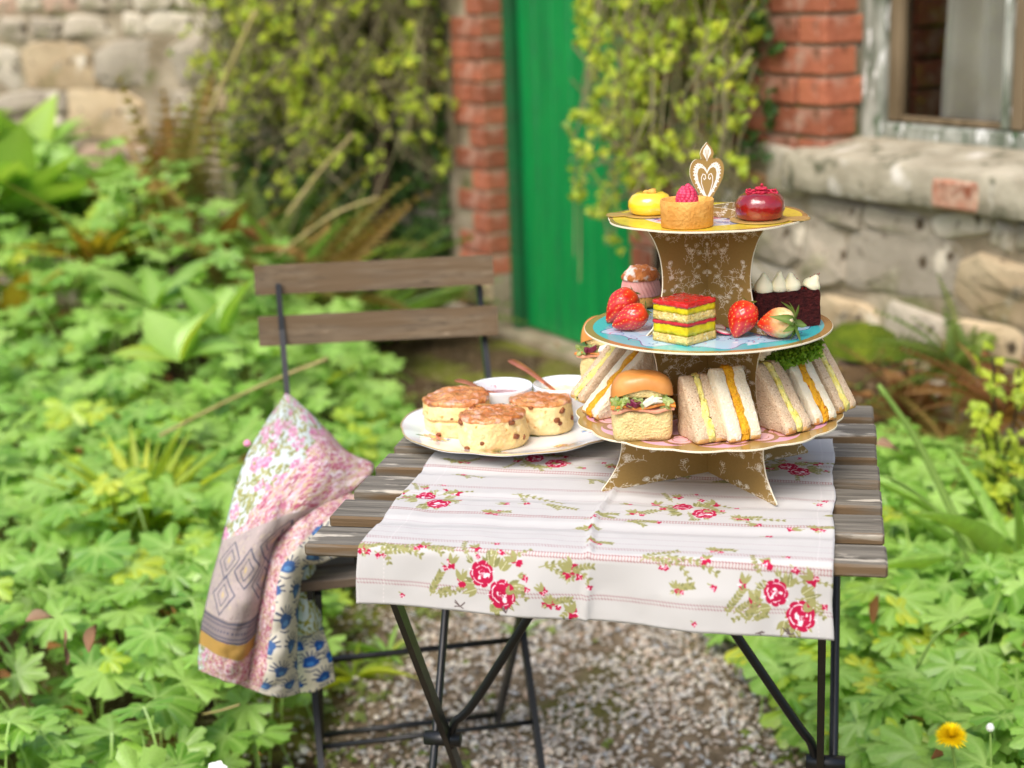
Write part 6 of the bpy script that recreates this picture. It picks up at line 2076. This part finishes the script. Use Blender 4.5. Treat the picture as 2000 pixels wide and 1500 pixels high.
# dark red velvet slice with four cream peaks
M_VEL = mat('dark_velvet_sponge', lin(54, 17, 17), .85, .2, col2=lin(78, 26, 24), nscale=160, bump=(1, 380, .004), specks=((lin(40, 8, 12), 220, .58, .7, 2),))
M_CRC = mat('cream_cheese_icing', lin(250, 240, 200), .45, .4, col2=lin(248, 240, 206), nscale=40, sss=.2, ssss=.004)
M_CRB = mat('red_crumb', lin(150, 24, 24), .8, .2)
P = pz(1531, 634, ZM)
vl = thing('velvet_cake_slice', P, R(10), 'dark red velvet cake slice topped with four cream peaks and red crumbs', 'cake')
vs, fs = [], []
gx, gz, gy = 30, 14, 8
Wv, Hv, Dv = .0685, .037, .024
def vg(u, v_, w_):
    p = Vector((-Wv / 2 + Wv * u, -Dv / 2 + Dv * w_, Hv * v_))
    d = .0011 * fbm(p.x * 120, p.y * 120, p.z * 120)
    e = .0014
    return (p.x + d - e * (2 * u - 1) * (abs(2 * v_ - 1) ** 12), p.y + d + (-.003 * (1 - v_) if w_ < .5 else 0), p.z + d - (e if False else 0))
mbv = MB()
for face, (n1, n2, fn) in enumerate(((gx, gz, lambda a, b_: vg(a, b_, 0)), (gx, gz, lambda a, b_: vg(a, b_, 1)), (gy, gz, lambda a, b_: vg(0, b_, a)), (gy, gz, lambda a, b_: vg(1, b_, a)), (gx, gy, lambda a, b_: vg(a, 1, b_)), (gx, gy, lambda a, b_: vg(a, 0, b_)))):
    vv = [fn(i / n1, j / n2) for i in range(n1 + 1) for j in range(n2 + 1)]
    mbv.add(vv, gridfaces(n1 + 1, n2 + 1))
mbv.build('sponge', M_VEL, vl)
for k, (x, rr_, hh, tl) in enumerate(((-.0230, .0092, .0205, 0), (-.0072, .0078, .0210, .05), (.0080, .0084, .0185, -.15), (.0265, .0086, .0165, .55))):
    rr_ *= 1.08
    prof = [(0, 0), (rr_ * .85, 0), (rr_, .003), (rr_ * .98, .0065), (rr_ * .74, hh * .55), (rr_ * .42, hh * .75), (rr_ * .26, hh * .93), (0, hh)]
    pp = cr(np.array(prof), 3); pp[:, 0] = np.maximum(pp[:, 0], 0); pp[0, 0] = 0; pp[-1, 0] = 0
    pp[1:-1, 0] = np.maximum(pp[1:-1, 0], 1e-5)
    v, f = lathe([tuple(p) for p in pp], 28, bumpy(.04, 90, k * 3))
    o = ob('cream_peak', v, f, M_CRC, vl); o.location = (x, -.002, Hv - .0005); o.rotation_euler = (.05, tl, 0)
cbm = MB()
for k in range(110):
    x, y = random.uniform(-Wv / 2, Wv / 2), random.uniform(-Dv / 2, Dv / 2)
    zz = Hv + .001
    if k % 2: 
        c0 = (-.0230, -.0072, .0080, .0265)[k // 2 % 4]; a = random.random() * 6.28; hgt = random.uniform(.004, .016); r_ = .0085 * (1 - hgt / .024)
        x, y, zz = c0 + r_ * math.cos(a) + (hgt * .5 if c0 > .02 else 0), -.002 + r_ * math.sin(a), Hv + hgt
    s_ = random.uniform(.0004, .0010)
    cbm.add([(x + s_, y, zz), (x - s_, y + s_, zz), (x - s_ * .5, y - s_, zz), (x, y, zz + s_ * 1.3)], [(0, 1, 3), (1, 2, 3), (2, 0, 3), (0, 2, 1)])
cbm.build('red_crumbs', M_CRB, vl)['kind'] = 'stuff'
# two thin radish slices lying by the cake
M_RAD = mat('radish_white', lin(244, 232, 232), .4, .4); M_RADP = mat('radish_skin', lin(206, 60, 96), .4, .5)
for k, (x, y, lb) in enumerate(((1400, 646, 'pink and white radish slice lying behind the layered cake'), (1412, 652, 'small pink radish slice next to the upright strawberry'))):
    P = pz(x, y, ZM)
    rd = thing('radish_slice', P + np.array([0, 0, .002]), k, lb, 'radish slice')
    rd.rotation_euler = (.25, .1 * k, k)
    MB().add(*lathe([(0, 0), (.0085, 0), (.0085, .001), (0, .001)], 24)).build('flesh', M_RAD, rd)
    MB().add(*lathe([(.0085, -.0001), (.0094, 0), (.0094, .001), (.0085, .0012)], 24)).build('skin', M_RADP, rd)

# ---------------- top tier
ZU = Z3 + .0003
M_TART = mat('tart_pastry', lin(232, 176, 96), .85, .2, col2=lin(220, 156, 76), nscale=90, bump=(.8, 300, .002), specks=((lin(198, 130, 60), 200, .62, .75, 2),))
P = pz(1342, 441, ZU)
tt_ = thing('raspberry_tartlet', P, 0, 'round pastry tartlet holding one raspberry at the front of the top plate', 'tartlet')
ob('pastry_case', *lathe([(0, 0), (.0245, 0), (.0258, .001), (.0262, .018), (.0264, .0262), (.0258, .0268), (.0242, .0262), (.0236, .022), (.0232, .0195)], 64, bumpy(.012, 160)), M_TART, tt_)
ob('custard', *lathe([(.0236, .0185), (.012, .0195), (0, .0198)], 40), mat('custard', lin(244, 216, 130), .35, .5), tt_)
M_RASP = mat('raspberry', lin(196, 36, 74), .42, .4, col2=lin(222, 76, 110), nscale=120, sss=.15, ssss=.003)
rb = MB()
ico = bmesh.new(); bmesh.ops.create_icosphere(ico, subdivisions=2, radius=1)
iv = [tuple(p.co) for p in ico.verts]; ifc = [[q.index for q in t.verts] for t in ico.faces]; ico.free()
def raspberry(parent, loc, H, Rr, n=9, name='raspberry', mt=M_RASP, tilt=0):
    mb = MB()
    for i in range(n):
        t = i / (n - 1)
        z_ = H * (t * .93 + .03); r = Rr * math.sin(PI * (.28 + .70 * t)) ** .7
        m_ = max(1, int(2 * PI * r / (Rr * .46)))
        for k in range(m_):
            a = 2 * PI * (k + .5 * (i % 2)) / m_
            s_ = Rr * .30
            mb.add([(r * .88 * math.cos(a) + s_ * p[0], r * .88 * math.sin(a) + s_ * p[1], z_ + s_ * p[2]) for p in iv], ifc)
    o = mb.build(name, mt, parent); o.location = loc; o.rotation_euler = (tilt, tilt, 0)
    return o
rs = thing('raspberry', P + np.array([-.0005, -.004, .0200]), 0, 'single raspberry standing in the pastry tartlet', 'raspberry')
raspberry(rs, (0, 0, 0), .0205, .0098)
M_YGL = mat('yellow_mirror_glaze', lin(240, 200, 14), .16, .6, col2=lin(248, 218, 60), nscale=26, coat=.8, sss=.1, bump=(.25, 60, .002))
M_RGL = mat('red_mirror_glaze', lin(126, 4, 16), .05, .6, col2=lin(150, 8, 20), nscale=30, coat=1.0, bump=(.9, 45, .005))
def board(P, phi, label, L=.046, R_=.027):
    """round gold board with a pointed pull tab"""
    poly = [(R_ * math.cos(a), R_ * math.sin(a)) for a in np.linspace(.32, 2 * PI - .32, 30)]
    poly += [(L - .006, -.0125), (L - .002, -.009), (L, -.003), (L - .003, 0), (L, .003), (L - .002, .009), (L - .006, .0125)]
    v, f = extrude(poly, 0, .0010)
    s = MB().add(v, f).build('cake_board', M_GPL, None, False, loc=P, rz=phi)
    tag(s, label, 'cake board')
    return s
P = pz(1270, 418, ZU + .001)
board(P + [0, 0, -.0006], PI - .15, 'small gold cake board with a tab, under the yellow glazed cake')
yc = thing('glazed_cake', P + [0, 0, .0006], 0, 'small round cake with shiny yellow glaze and a crumb of biscuit on top', 'cake')
yc.scale = (1.08, 1.08, 1.05)
ob('glazed_body', *lathe([(0, 0), (.0165, 0), (.0195, .002), (.0213, .008), (.0208, .0135), (.0175, .0185), (.012, .0212), (.006, .0205), (0, .0195)], 64, bumpy(.02, 60)), M_YGL, yc)
o = ob('biscuit_crumb', *lathe([(0, 0), (.004, .0), (.0048, .002), (.003, .0045), (0, .005)], 14, bumpy(.3, 300)), mat('biscuit', lin(226, 170, 84), .8, .2, bump=(1, 300, .002)), yc); o.location = (.002, 0, .0195)
o = ob('biscuit_crumb', *lathe([(0, 0), (.003, .0), (.0035, .0015), (.002, .003), (0, .0035)], 12, bumpy(.3, 300)), o.data.materials[0], yc); o.location = (-.003, .003, .0198)
P = pz(1484, 428, ZU + .001)
board(P + [0, 0, -.0006], -.12, 'small gold cake board with a tab, under the red glazed cake', L=.050, R_=.030)
rc_ = thing('glazed_cake', P + [0, 0, .0006], 0, 'small round cake with mirror-red glaze and raspberry pieces on top', 'cake')
ob('glazed_body', *lathe([(0, 0), (.0195, 0), (.0228, .0025), (.0250, .010), (.0243, .0175), (.0205, .0235), (.014, .0263), (.007, .0250), (0, .0235)], 72, bumpy(.03, 50, 3)), M_RGL, rc_)
M_FRZ = mat('raspberry_pieces', lin(176, 24, 52), .6, .4, col2=lin(206, 50, 80), nscale=200)
for k, (x, y, s_) in enumerate(((-.008, 0, 1), (-.002, .004, .9), (.003, -.002, 1), (.009, .003, .8), (.013, .0, .9), (-.012, -.002, .7), (.001, .0, 1.2))):
    raspberry(rc_, (x, y, .0240 + (.0025 if k > 4 else 0)), .0062 * s_, .0046 * s_, 3, 'raspberry_piece', M_FRZ, nr(.4))

# ---------------- plate of scones
ZP = .7026
PCx, PCy = 0.0015, 1.742
sp_ = thing('china_plate', (PCx, PCy, ZP), .15, 'white china plate with a wavy gilt rim and painted flowers, under the scones', 'plate')
cv = Canvas(900, 900, (240, 242, 244))
q = random.Random(2)
def spray(x, y, s, seed, colA=(208, 66, 74)):
    qq = random.Random(seed)
    for k in range(9): a = qq.random() * 6.28; cv.leaf(x + 10 * s * math.cos(a), y + 10 * s * math.sin(a), 46 * s, 9 * s, a, qq.choice([(150, 160, 96), (176, 178, 120), (130, 150, 110)]))
    for k in range(5): a = qq.random() * 6.28; cv.line([(x, y), (x + 60 * s * math.cos(a), y + 60 * s * math.sin(a))], 2, (150, 140, 110))
    for k in range(7): a = 2 * PI * k / 7; cv.leaf(x, y, 34 * s, 10 * s, a, colA); cv.leaf(x + 4 * math.cos(a), y + 4 * math.sin(a), 26 * s, 5 * s, a, (240, 170, 150))
    cv.disc(x, y, 8 * s, (240, 210, 90))
    for k in range(4):
        a = qq.random() * 6.28
        cv.disc(x + 46 * s * math.cos(a), y + 46 * s * math.sin(a), 9 * s, qq.choice([(120, 150, 206), (232, 190, 90), (206, 130, 170), (230, 150, 90)]), wob=.25, seed=k + seed)
for k, a in enumerate((.2, 1.1, 2.0, 3.05, 4.0, 4.9, 5.65)):
    spray(450 + 320 * math.cos(a), 450 + 320 * math.sin(a), 1.25, k, (208, 66, 74) if k % 2 == 0 else (216, 120, 90))
spray(450, 450, 2.2, 30)
IM_P = cv.image('china_print')
M_CH = printmat('painted_china', IM_P, .12, .6, coat=.6)
n = 160
Rp = .134
prof = [(0, .0035), (.5, .0035), (.62, .0045), (.75, .009), (.9, .0145), (.985, .0172), (1.0, .0176), (1.0, .0160), (.9, .0120), (.74, .0060), (.6, .0015), (.56, 0), (.52, .0006), (0, .0012)]
v, uv, f = [], [], []
for (rf, z_) in prof:
    for k in range(n):
        a = 2 * PI * k / n
        r = Rp * rf * (1 + (.020 * abs(math.sin(3 * a)) ** .6 - .012) * rf ** 3)
        zz = z_ + .0006 * math.cos(12 * a) * rf ** 4
        v.append((r * math.cos(a), r * math.sin(a), zz)); uv.append((.5 + r * math.cos(a) / (2.05 * Rp), .5 + r * math.sin(a) / (2.05 * Rp)))
f = [(i * n + k, i * n + (k + 1) % n, (i + 1) * n + (k + 1) % n, (i + 1) * n + k) for i in range(len(prof) - 1) for k in range(n)]
ob('dish', v, f, M_CH, sp_, True, uv)
v, f = [], []
for (dr_, dz_) in ((-.0012, .0004), (0.0002, .0007), (.0006, 0), (0, -.0008)):
    for k in range(n):
        a = 2 * PI * k / n
        r = Rp * (1 + (.020 * abs(math.sin(3 * a)) ** .6 - .012)) + dr_
        v.append((r * math.cos(a), r * math.sin(a), .0176 + .0006 * math.cos(12 * a) + dz_))
f = [(i * n + k, i * n + (k + 1) % n, (i + 1) * n + (k + 1) % n, (i + 1) * n + k) for i in range(3) for k in range(n)]
ob('gilt_rim', v, f, mat('gilt', lin(214, 190, 140), .3, .5, metal=.4), sp_)

M_SCB = mat('scone_dough', lin(240, 218, 166), .9, .15, col2=lin(230, 196, 130), nscale=28, bump=(.8, 180, .003), sss=.1, ssss=.004,
            specks=((lin(206, 156, 84), 140, .62, .72, 3), (lin(250, 232, 186), 60, .6, .75, 3)))
M_SCT = mat('baked_egg_glaze', lin(188, 112, 50), .28, .6, col2=lin(212, 152, 88), nscale=38, nlo=.4, nhi=.62, bump=(1, 110, .006), coat=.35,
            specks=((lin(222, 166, 136), 90, .54, .62, 4), (lin(140, 66, 24), 60, .6, .72, 4)))  # pale pinkish specks paint highlights into the glaze colour
M_RAI = mat('raisin', lin(92, 48, 28), .5, .4, col2=lin(150, 86, 44), nscale=200, bump=(.8, 300, .002))
def scone(px, py, Rs, Hs, label, seed, split=False, rai=(), lean=(0, 0), rz=0):
    P = pz(px, py, ZP + .0038)
    s = thing('scone', P, rz, label, 'scone')
    s.rotation_euler = (lean[0], lean[1], rz)
    def dsp(p):
        a = math.atan2(p.y, p.x)
        k = 1 + .045 * math.sin(2 * a + seed) + .03 * math.sin(3 * a + seed * 2) + .055 * fbm(p.x * 30 + seed, p.y * 30, p.z * 50) + .018 * fbm(p.x * 150, p.y * 150, p.z * 150 + seed)
        return (p.x * k, p.y * k, p.z + (.0024 * fbm(p.x * 38, p.y * 38, seed)) * min(1, max(0, (p.z - .004) / .02)))
    prof = [(0, 0), (Rs * .80, 0), (Rs * .92, .002), (Rs * .985, .006), (Rs * 1.0, Hs * .3)]
    if split: prof += [(Rs * 1.0, Hs * .38), (Rs * .985, Hs * .42), (Rs * .89, Hs * .45), (Rs * .88, Hs * .475), (Rs * .965, Hs * .51)]
    prof += [(Rs * .99, Hs * .55), (Rs * .975, Hs * .7), (Rs * .965, Hs * .82), (Rs * .95, Hs * .9)]
    pp = cr(np.array(prof), 3); pp[0, 0] = 0
    body = [tuple(p) for p in pp]
    ob('dough', *lathe(body, 96, dsp), M_SCB, s)
    def dst(p):
        x, y, z_ = dsp(p)
        w_ = .0020 * abs(fbm(p.x * 70 + seed, p.y * 95, 1)) + .0011 * fbm(p.x * 170, p.y * 170, seed)
        return (x, y, z_ + w_)
    Rt = Rs * .965
    top = [(Rt * 1.0, Hs * .84), (Rt * 1.01, Hs * .87), (Rt * .99, Hs * .92), (Rt * .95, Hs * .955)]
    top += [(Rt * .95 * (1 - k / 22), Hs * (.955 + .045 * math.sin(k / 22 * PI / 2))) for k in range(1, 22)] + [(0, Hs)]
    ob('glazed_top', *lathe(top, 96, dst), M_SCT, s)
    for (a, z_, sz) in rai:      # angle in degrees (-90 = towards the viewer)
        a_ = math.radians(a) - rz
        p = dsp(Vector((Rs * .985 * math.cos(a_), Rs * .985 * math.sin(a_), Hs * z_)))
        v, f = lathe([(0, -1), (.6, -.8), (1, -.1), (.8, .6), (0, 1)], 10, bumpy(.3, 2, a))
        o = ob('raisin', [(x_ * sz * 1.15, y_ * sz * .8, z2_ * sz * .7) for x_, y_, z2_ in v], f, M_RAI, s)
        o.location = p; o.rotation_euler = (nr(.4), nr(.5), a_ + PI / 2 + nr(.4))
    return s
scone(963, 867, .0385, .040, 'front scone with five raisins and glossy wrinkled brown top', 1, rai=((-150, .80, .0042), (-108, .30, .0035), (-52, .82, .0042), (-42, .38, .0050), (-138, .10, .0032), (-25, .3, .003)))
scone(898, 842, .0385, .047, 'left scone split into two halves with a darker baked top', 2, True, rai=((-132, .14, .004), (-62, .78, .0062), (-100, .56, .002)), lean=(.04, -.05))
scone(1058, 838, .0370, .040, 'right scone with pale sides beside the cream pot', 3, rai=((-112, .84, .003), (-52, .72, .0042), (-62, .45, .0045), (-56, .35, .0035), (-20, .4, .004)), lean=(-.02, .03), rz=.6)
v, f = lathe([(0, -1), (.6, -.8), (1, -.1), (.8, .6), (0, 1)], 10, bumpy(.3, 2, 3))
tag(ob('blueberry', [(x_ * .0045, y_ * .0045, z_ * .004) for x_, y_, z_ in v], f, mat('dark_berry', lin(50, 44, 66), .5, .4), loc=py_(982, 794, 1.757)), 'dark dried berry wedged between the scones against the jam pot', 'berry')

M_PORC = mat('white_porcelain', lin(236, 240, 244), .12, .6, coat=.5)
M_COP = mat('rose_copper', lin(226, 140, 104), .28, .5, metal=.55, col2=lin(190, 108, 76), nscale=30)
def ramekin(px, Y, label, fill, seed):
    P = py_(px, 752, Y)
    s = thing('ramekin', (P[0], P[1], ZP + .0036), 0, label, 'pot')
    H = .0405; R_ = .0385
    prof = [(0, 0), (R_ * .84, 0), (R_ * .88, .0015), (R_ * .93, .010), (R_ * .97, .024), (R_, H - .002), (R_ * 1.005, H), (R_ * .985, H + .0009), (R_ * .955, H - .0008), (R_ * .93, .028), (R_ * .9, .015), (R_ * .82, .009), (0, .008)]
    ob('bowl', *lathe(prof, 72), M_PORC, s)
    if fill == 'jam':
        ob('jam', *lathe([(R_ * .925, .0262), (R_ * .5, .0258), (0, .026)], 48, bumpy(.01, 90)), mat('raspberry_jam', lin(112, 10, 26), .12, .6, col2=lin(140, 22, 34), nscale=90, coat=.6, bump=(1, 130, .003)), s)
        ob('jam_smear', *lathe([(R_ * .9285, .0262), (R_ * .940, .032)], 48, lambda p: (p.x, p.y, p.z + .004 * fbm(p.x * 60, p.y * 60, 0) * (p.z > .03))), mat('jam_smear', lin(214, 160, 170), .3, .5), s)
    else:
        ob('clotted_cream', *lathe([(R_ * .925, .0290)] + [(R_ * .925 * (1 - k / 14), .0290 + .003 * math.sin(k / 14 * PI / 2)) for k in range(1, 14)] + [(0, .032)], 60, lambda p: (p.x, p.y, p.z + .0022 * fbm(p.x * 110, p.y * 110, 0) + .001 * fbm(p.x * 300, p.y * 300, 4))), mat('clotted_cream', lin(246, 234, 178), .6, .3, col2=lin(250, 244, 214), nscale=80, bump=(1, 300, .003)), s)
    return s
ramekin(978, 1.806, 'white porcelain pot of raspberry jam behind the scones', 'jam', 1)
ramekin(1103, 1.806, 'white porcelain pot of clotted cream next to the stand', 'cream', 2)
def spoon(tip, rim, inside, label):
    """handle end, point on the rim, end in the pot (world points)"""
    s = thing('spoon', rim, 0, label, 'spoon')
    o_ = np.array(rim)
    c = cr(np.array([tip, (np.array(tip) + np.array(rim)) / 2 + np.array([0, 0, .0015]), rim, inside]) - o_, 6)
    ws = np.interp(np.linspace(0, 1, len(c)), [0, .08, .35, .7, 1], [.0058, .0078, .0056, .0034, .0030])
    v, f = [], []
    d = (c[-1] - c[0]); d /= np.linalg.norm(d); sd_ = np.cross(d, [0, 0, 1]); sd_ /= np.linalg.norm(sd_); up = np.cross(sd_, d)
    for p, w_ in zip(c, ws):
        for k in range(8):
            a = 2 * PI * k / 8
            v.append(p + sd_ * w_ * math.cos(a) + up * .0011 * math.sin(a))
    f = [(i * 8 + k, i * 8 + (k + 1) % 8, (i + 1) * 8 + (k + 1) % 8, (i + 1) * 8 + k) for i in range(len(c) - 1) for k in range(8)] + [tuple(range(8)), tuple((len(c) - 1) * 8 + k for k in range(8))]
    ob('handle', v, f, M_COP, s)
    v, f = lathe([(0, -.0035), (.006, -.002), (.0085, .0012), (.0092, .003), (.0084, .0028), (.005, .0002), (0, -.001)], 24)
    b = ob('bowl', v, f, M_COP, s); b.location = c[-1] + d * .009; b.rotation_euler = (0, 0, math.atan2(d[1], d[0])); b.scale = (1.35, .95, 1)
    return s
Pr = py_(978, 752, 1.806)
spoon(py_(893, 742, 1.86), py_(944, 765, 1.775) + [0, .0, .002], py_(1003, 778, 1.79), 'copper coloured spoon resting in the jam pot')
spoon(py_(998, 703, 1.89), py_(1062, 748, 1.80) + [0, 0, .001], py_(1090, 768, 1.81), 'copper coloured spoon leaning out of the cream pot')

# ================================================================== GROUPS of look-alikes
GROUPS = {'sandwich_triangle': 'sandwiches on the bottom tier', 'strawberry': 'strawberries on the blue plate', 'scone': 'scones on the china plate',
          'ramekin': 'white pots behind the scones', 'spoon': 'copper spoons', 'filled_roll': 'filled rolls on the bottom tier', 'cake_board': 'gold cake boards',
          'glazed_cake': 'glazed round cakes on the top tier', 'radish_slice': 'radish slices on the blue plate', 'fern': 'ferns around the garden bed',
          'withered_fern': 'ferns around the garden bed', 'hart_tongue_fern': 'ferns around the garden bed', 'dock_plant': 'dock plants in the left bed',
          'broad_leaved_plant': 'broad-leaved plants by the garden wall', 'cranesbill_bed': 'cranesbill beds beside the path', 'climbing_shrub': 'climbing shrubs on the walls',
          'dry_stalk': 'dry stalks over the left bed', 'dead_leaf': 'dead leaves on the beds', 'long_grass': 'long grass blades in the right bed', 'grass_tuft': 'grass tufts'}
for o in SC.objects:
    if o.parent is None and o.get('category'):
        g = GROUPS.get(o.name.split('.')[0])
        if g: o['group'] = g
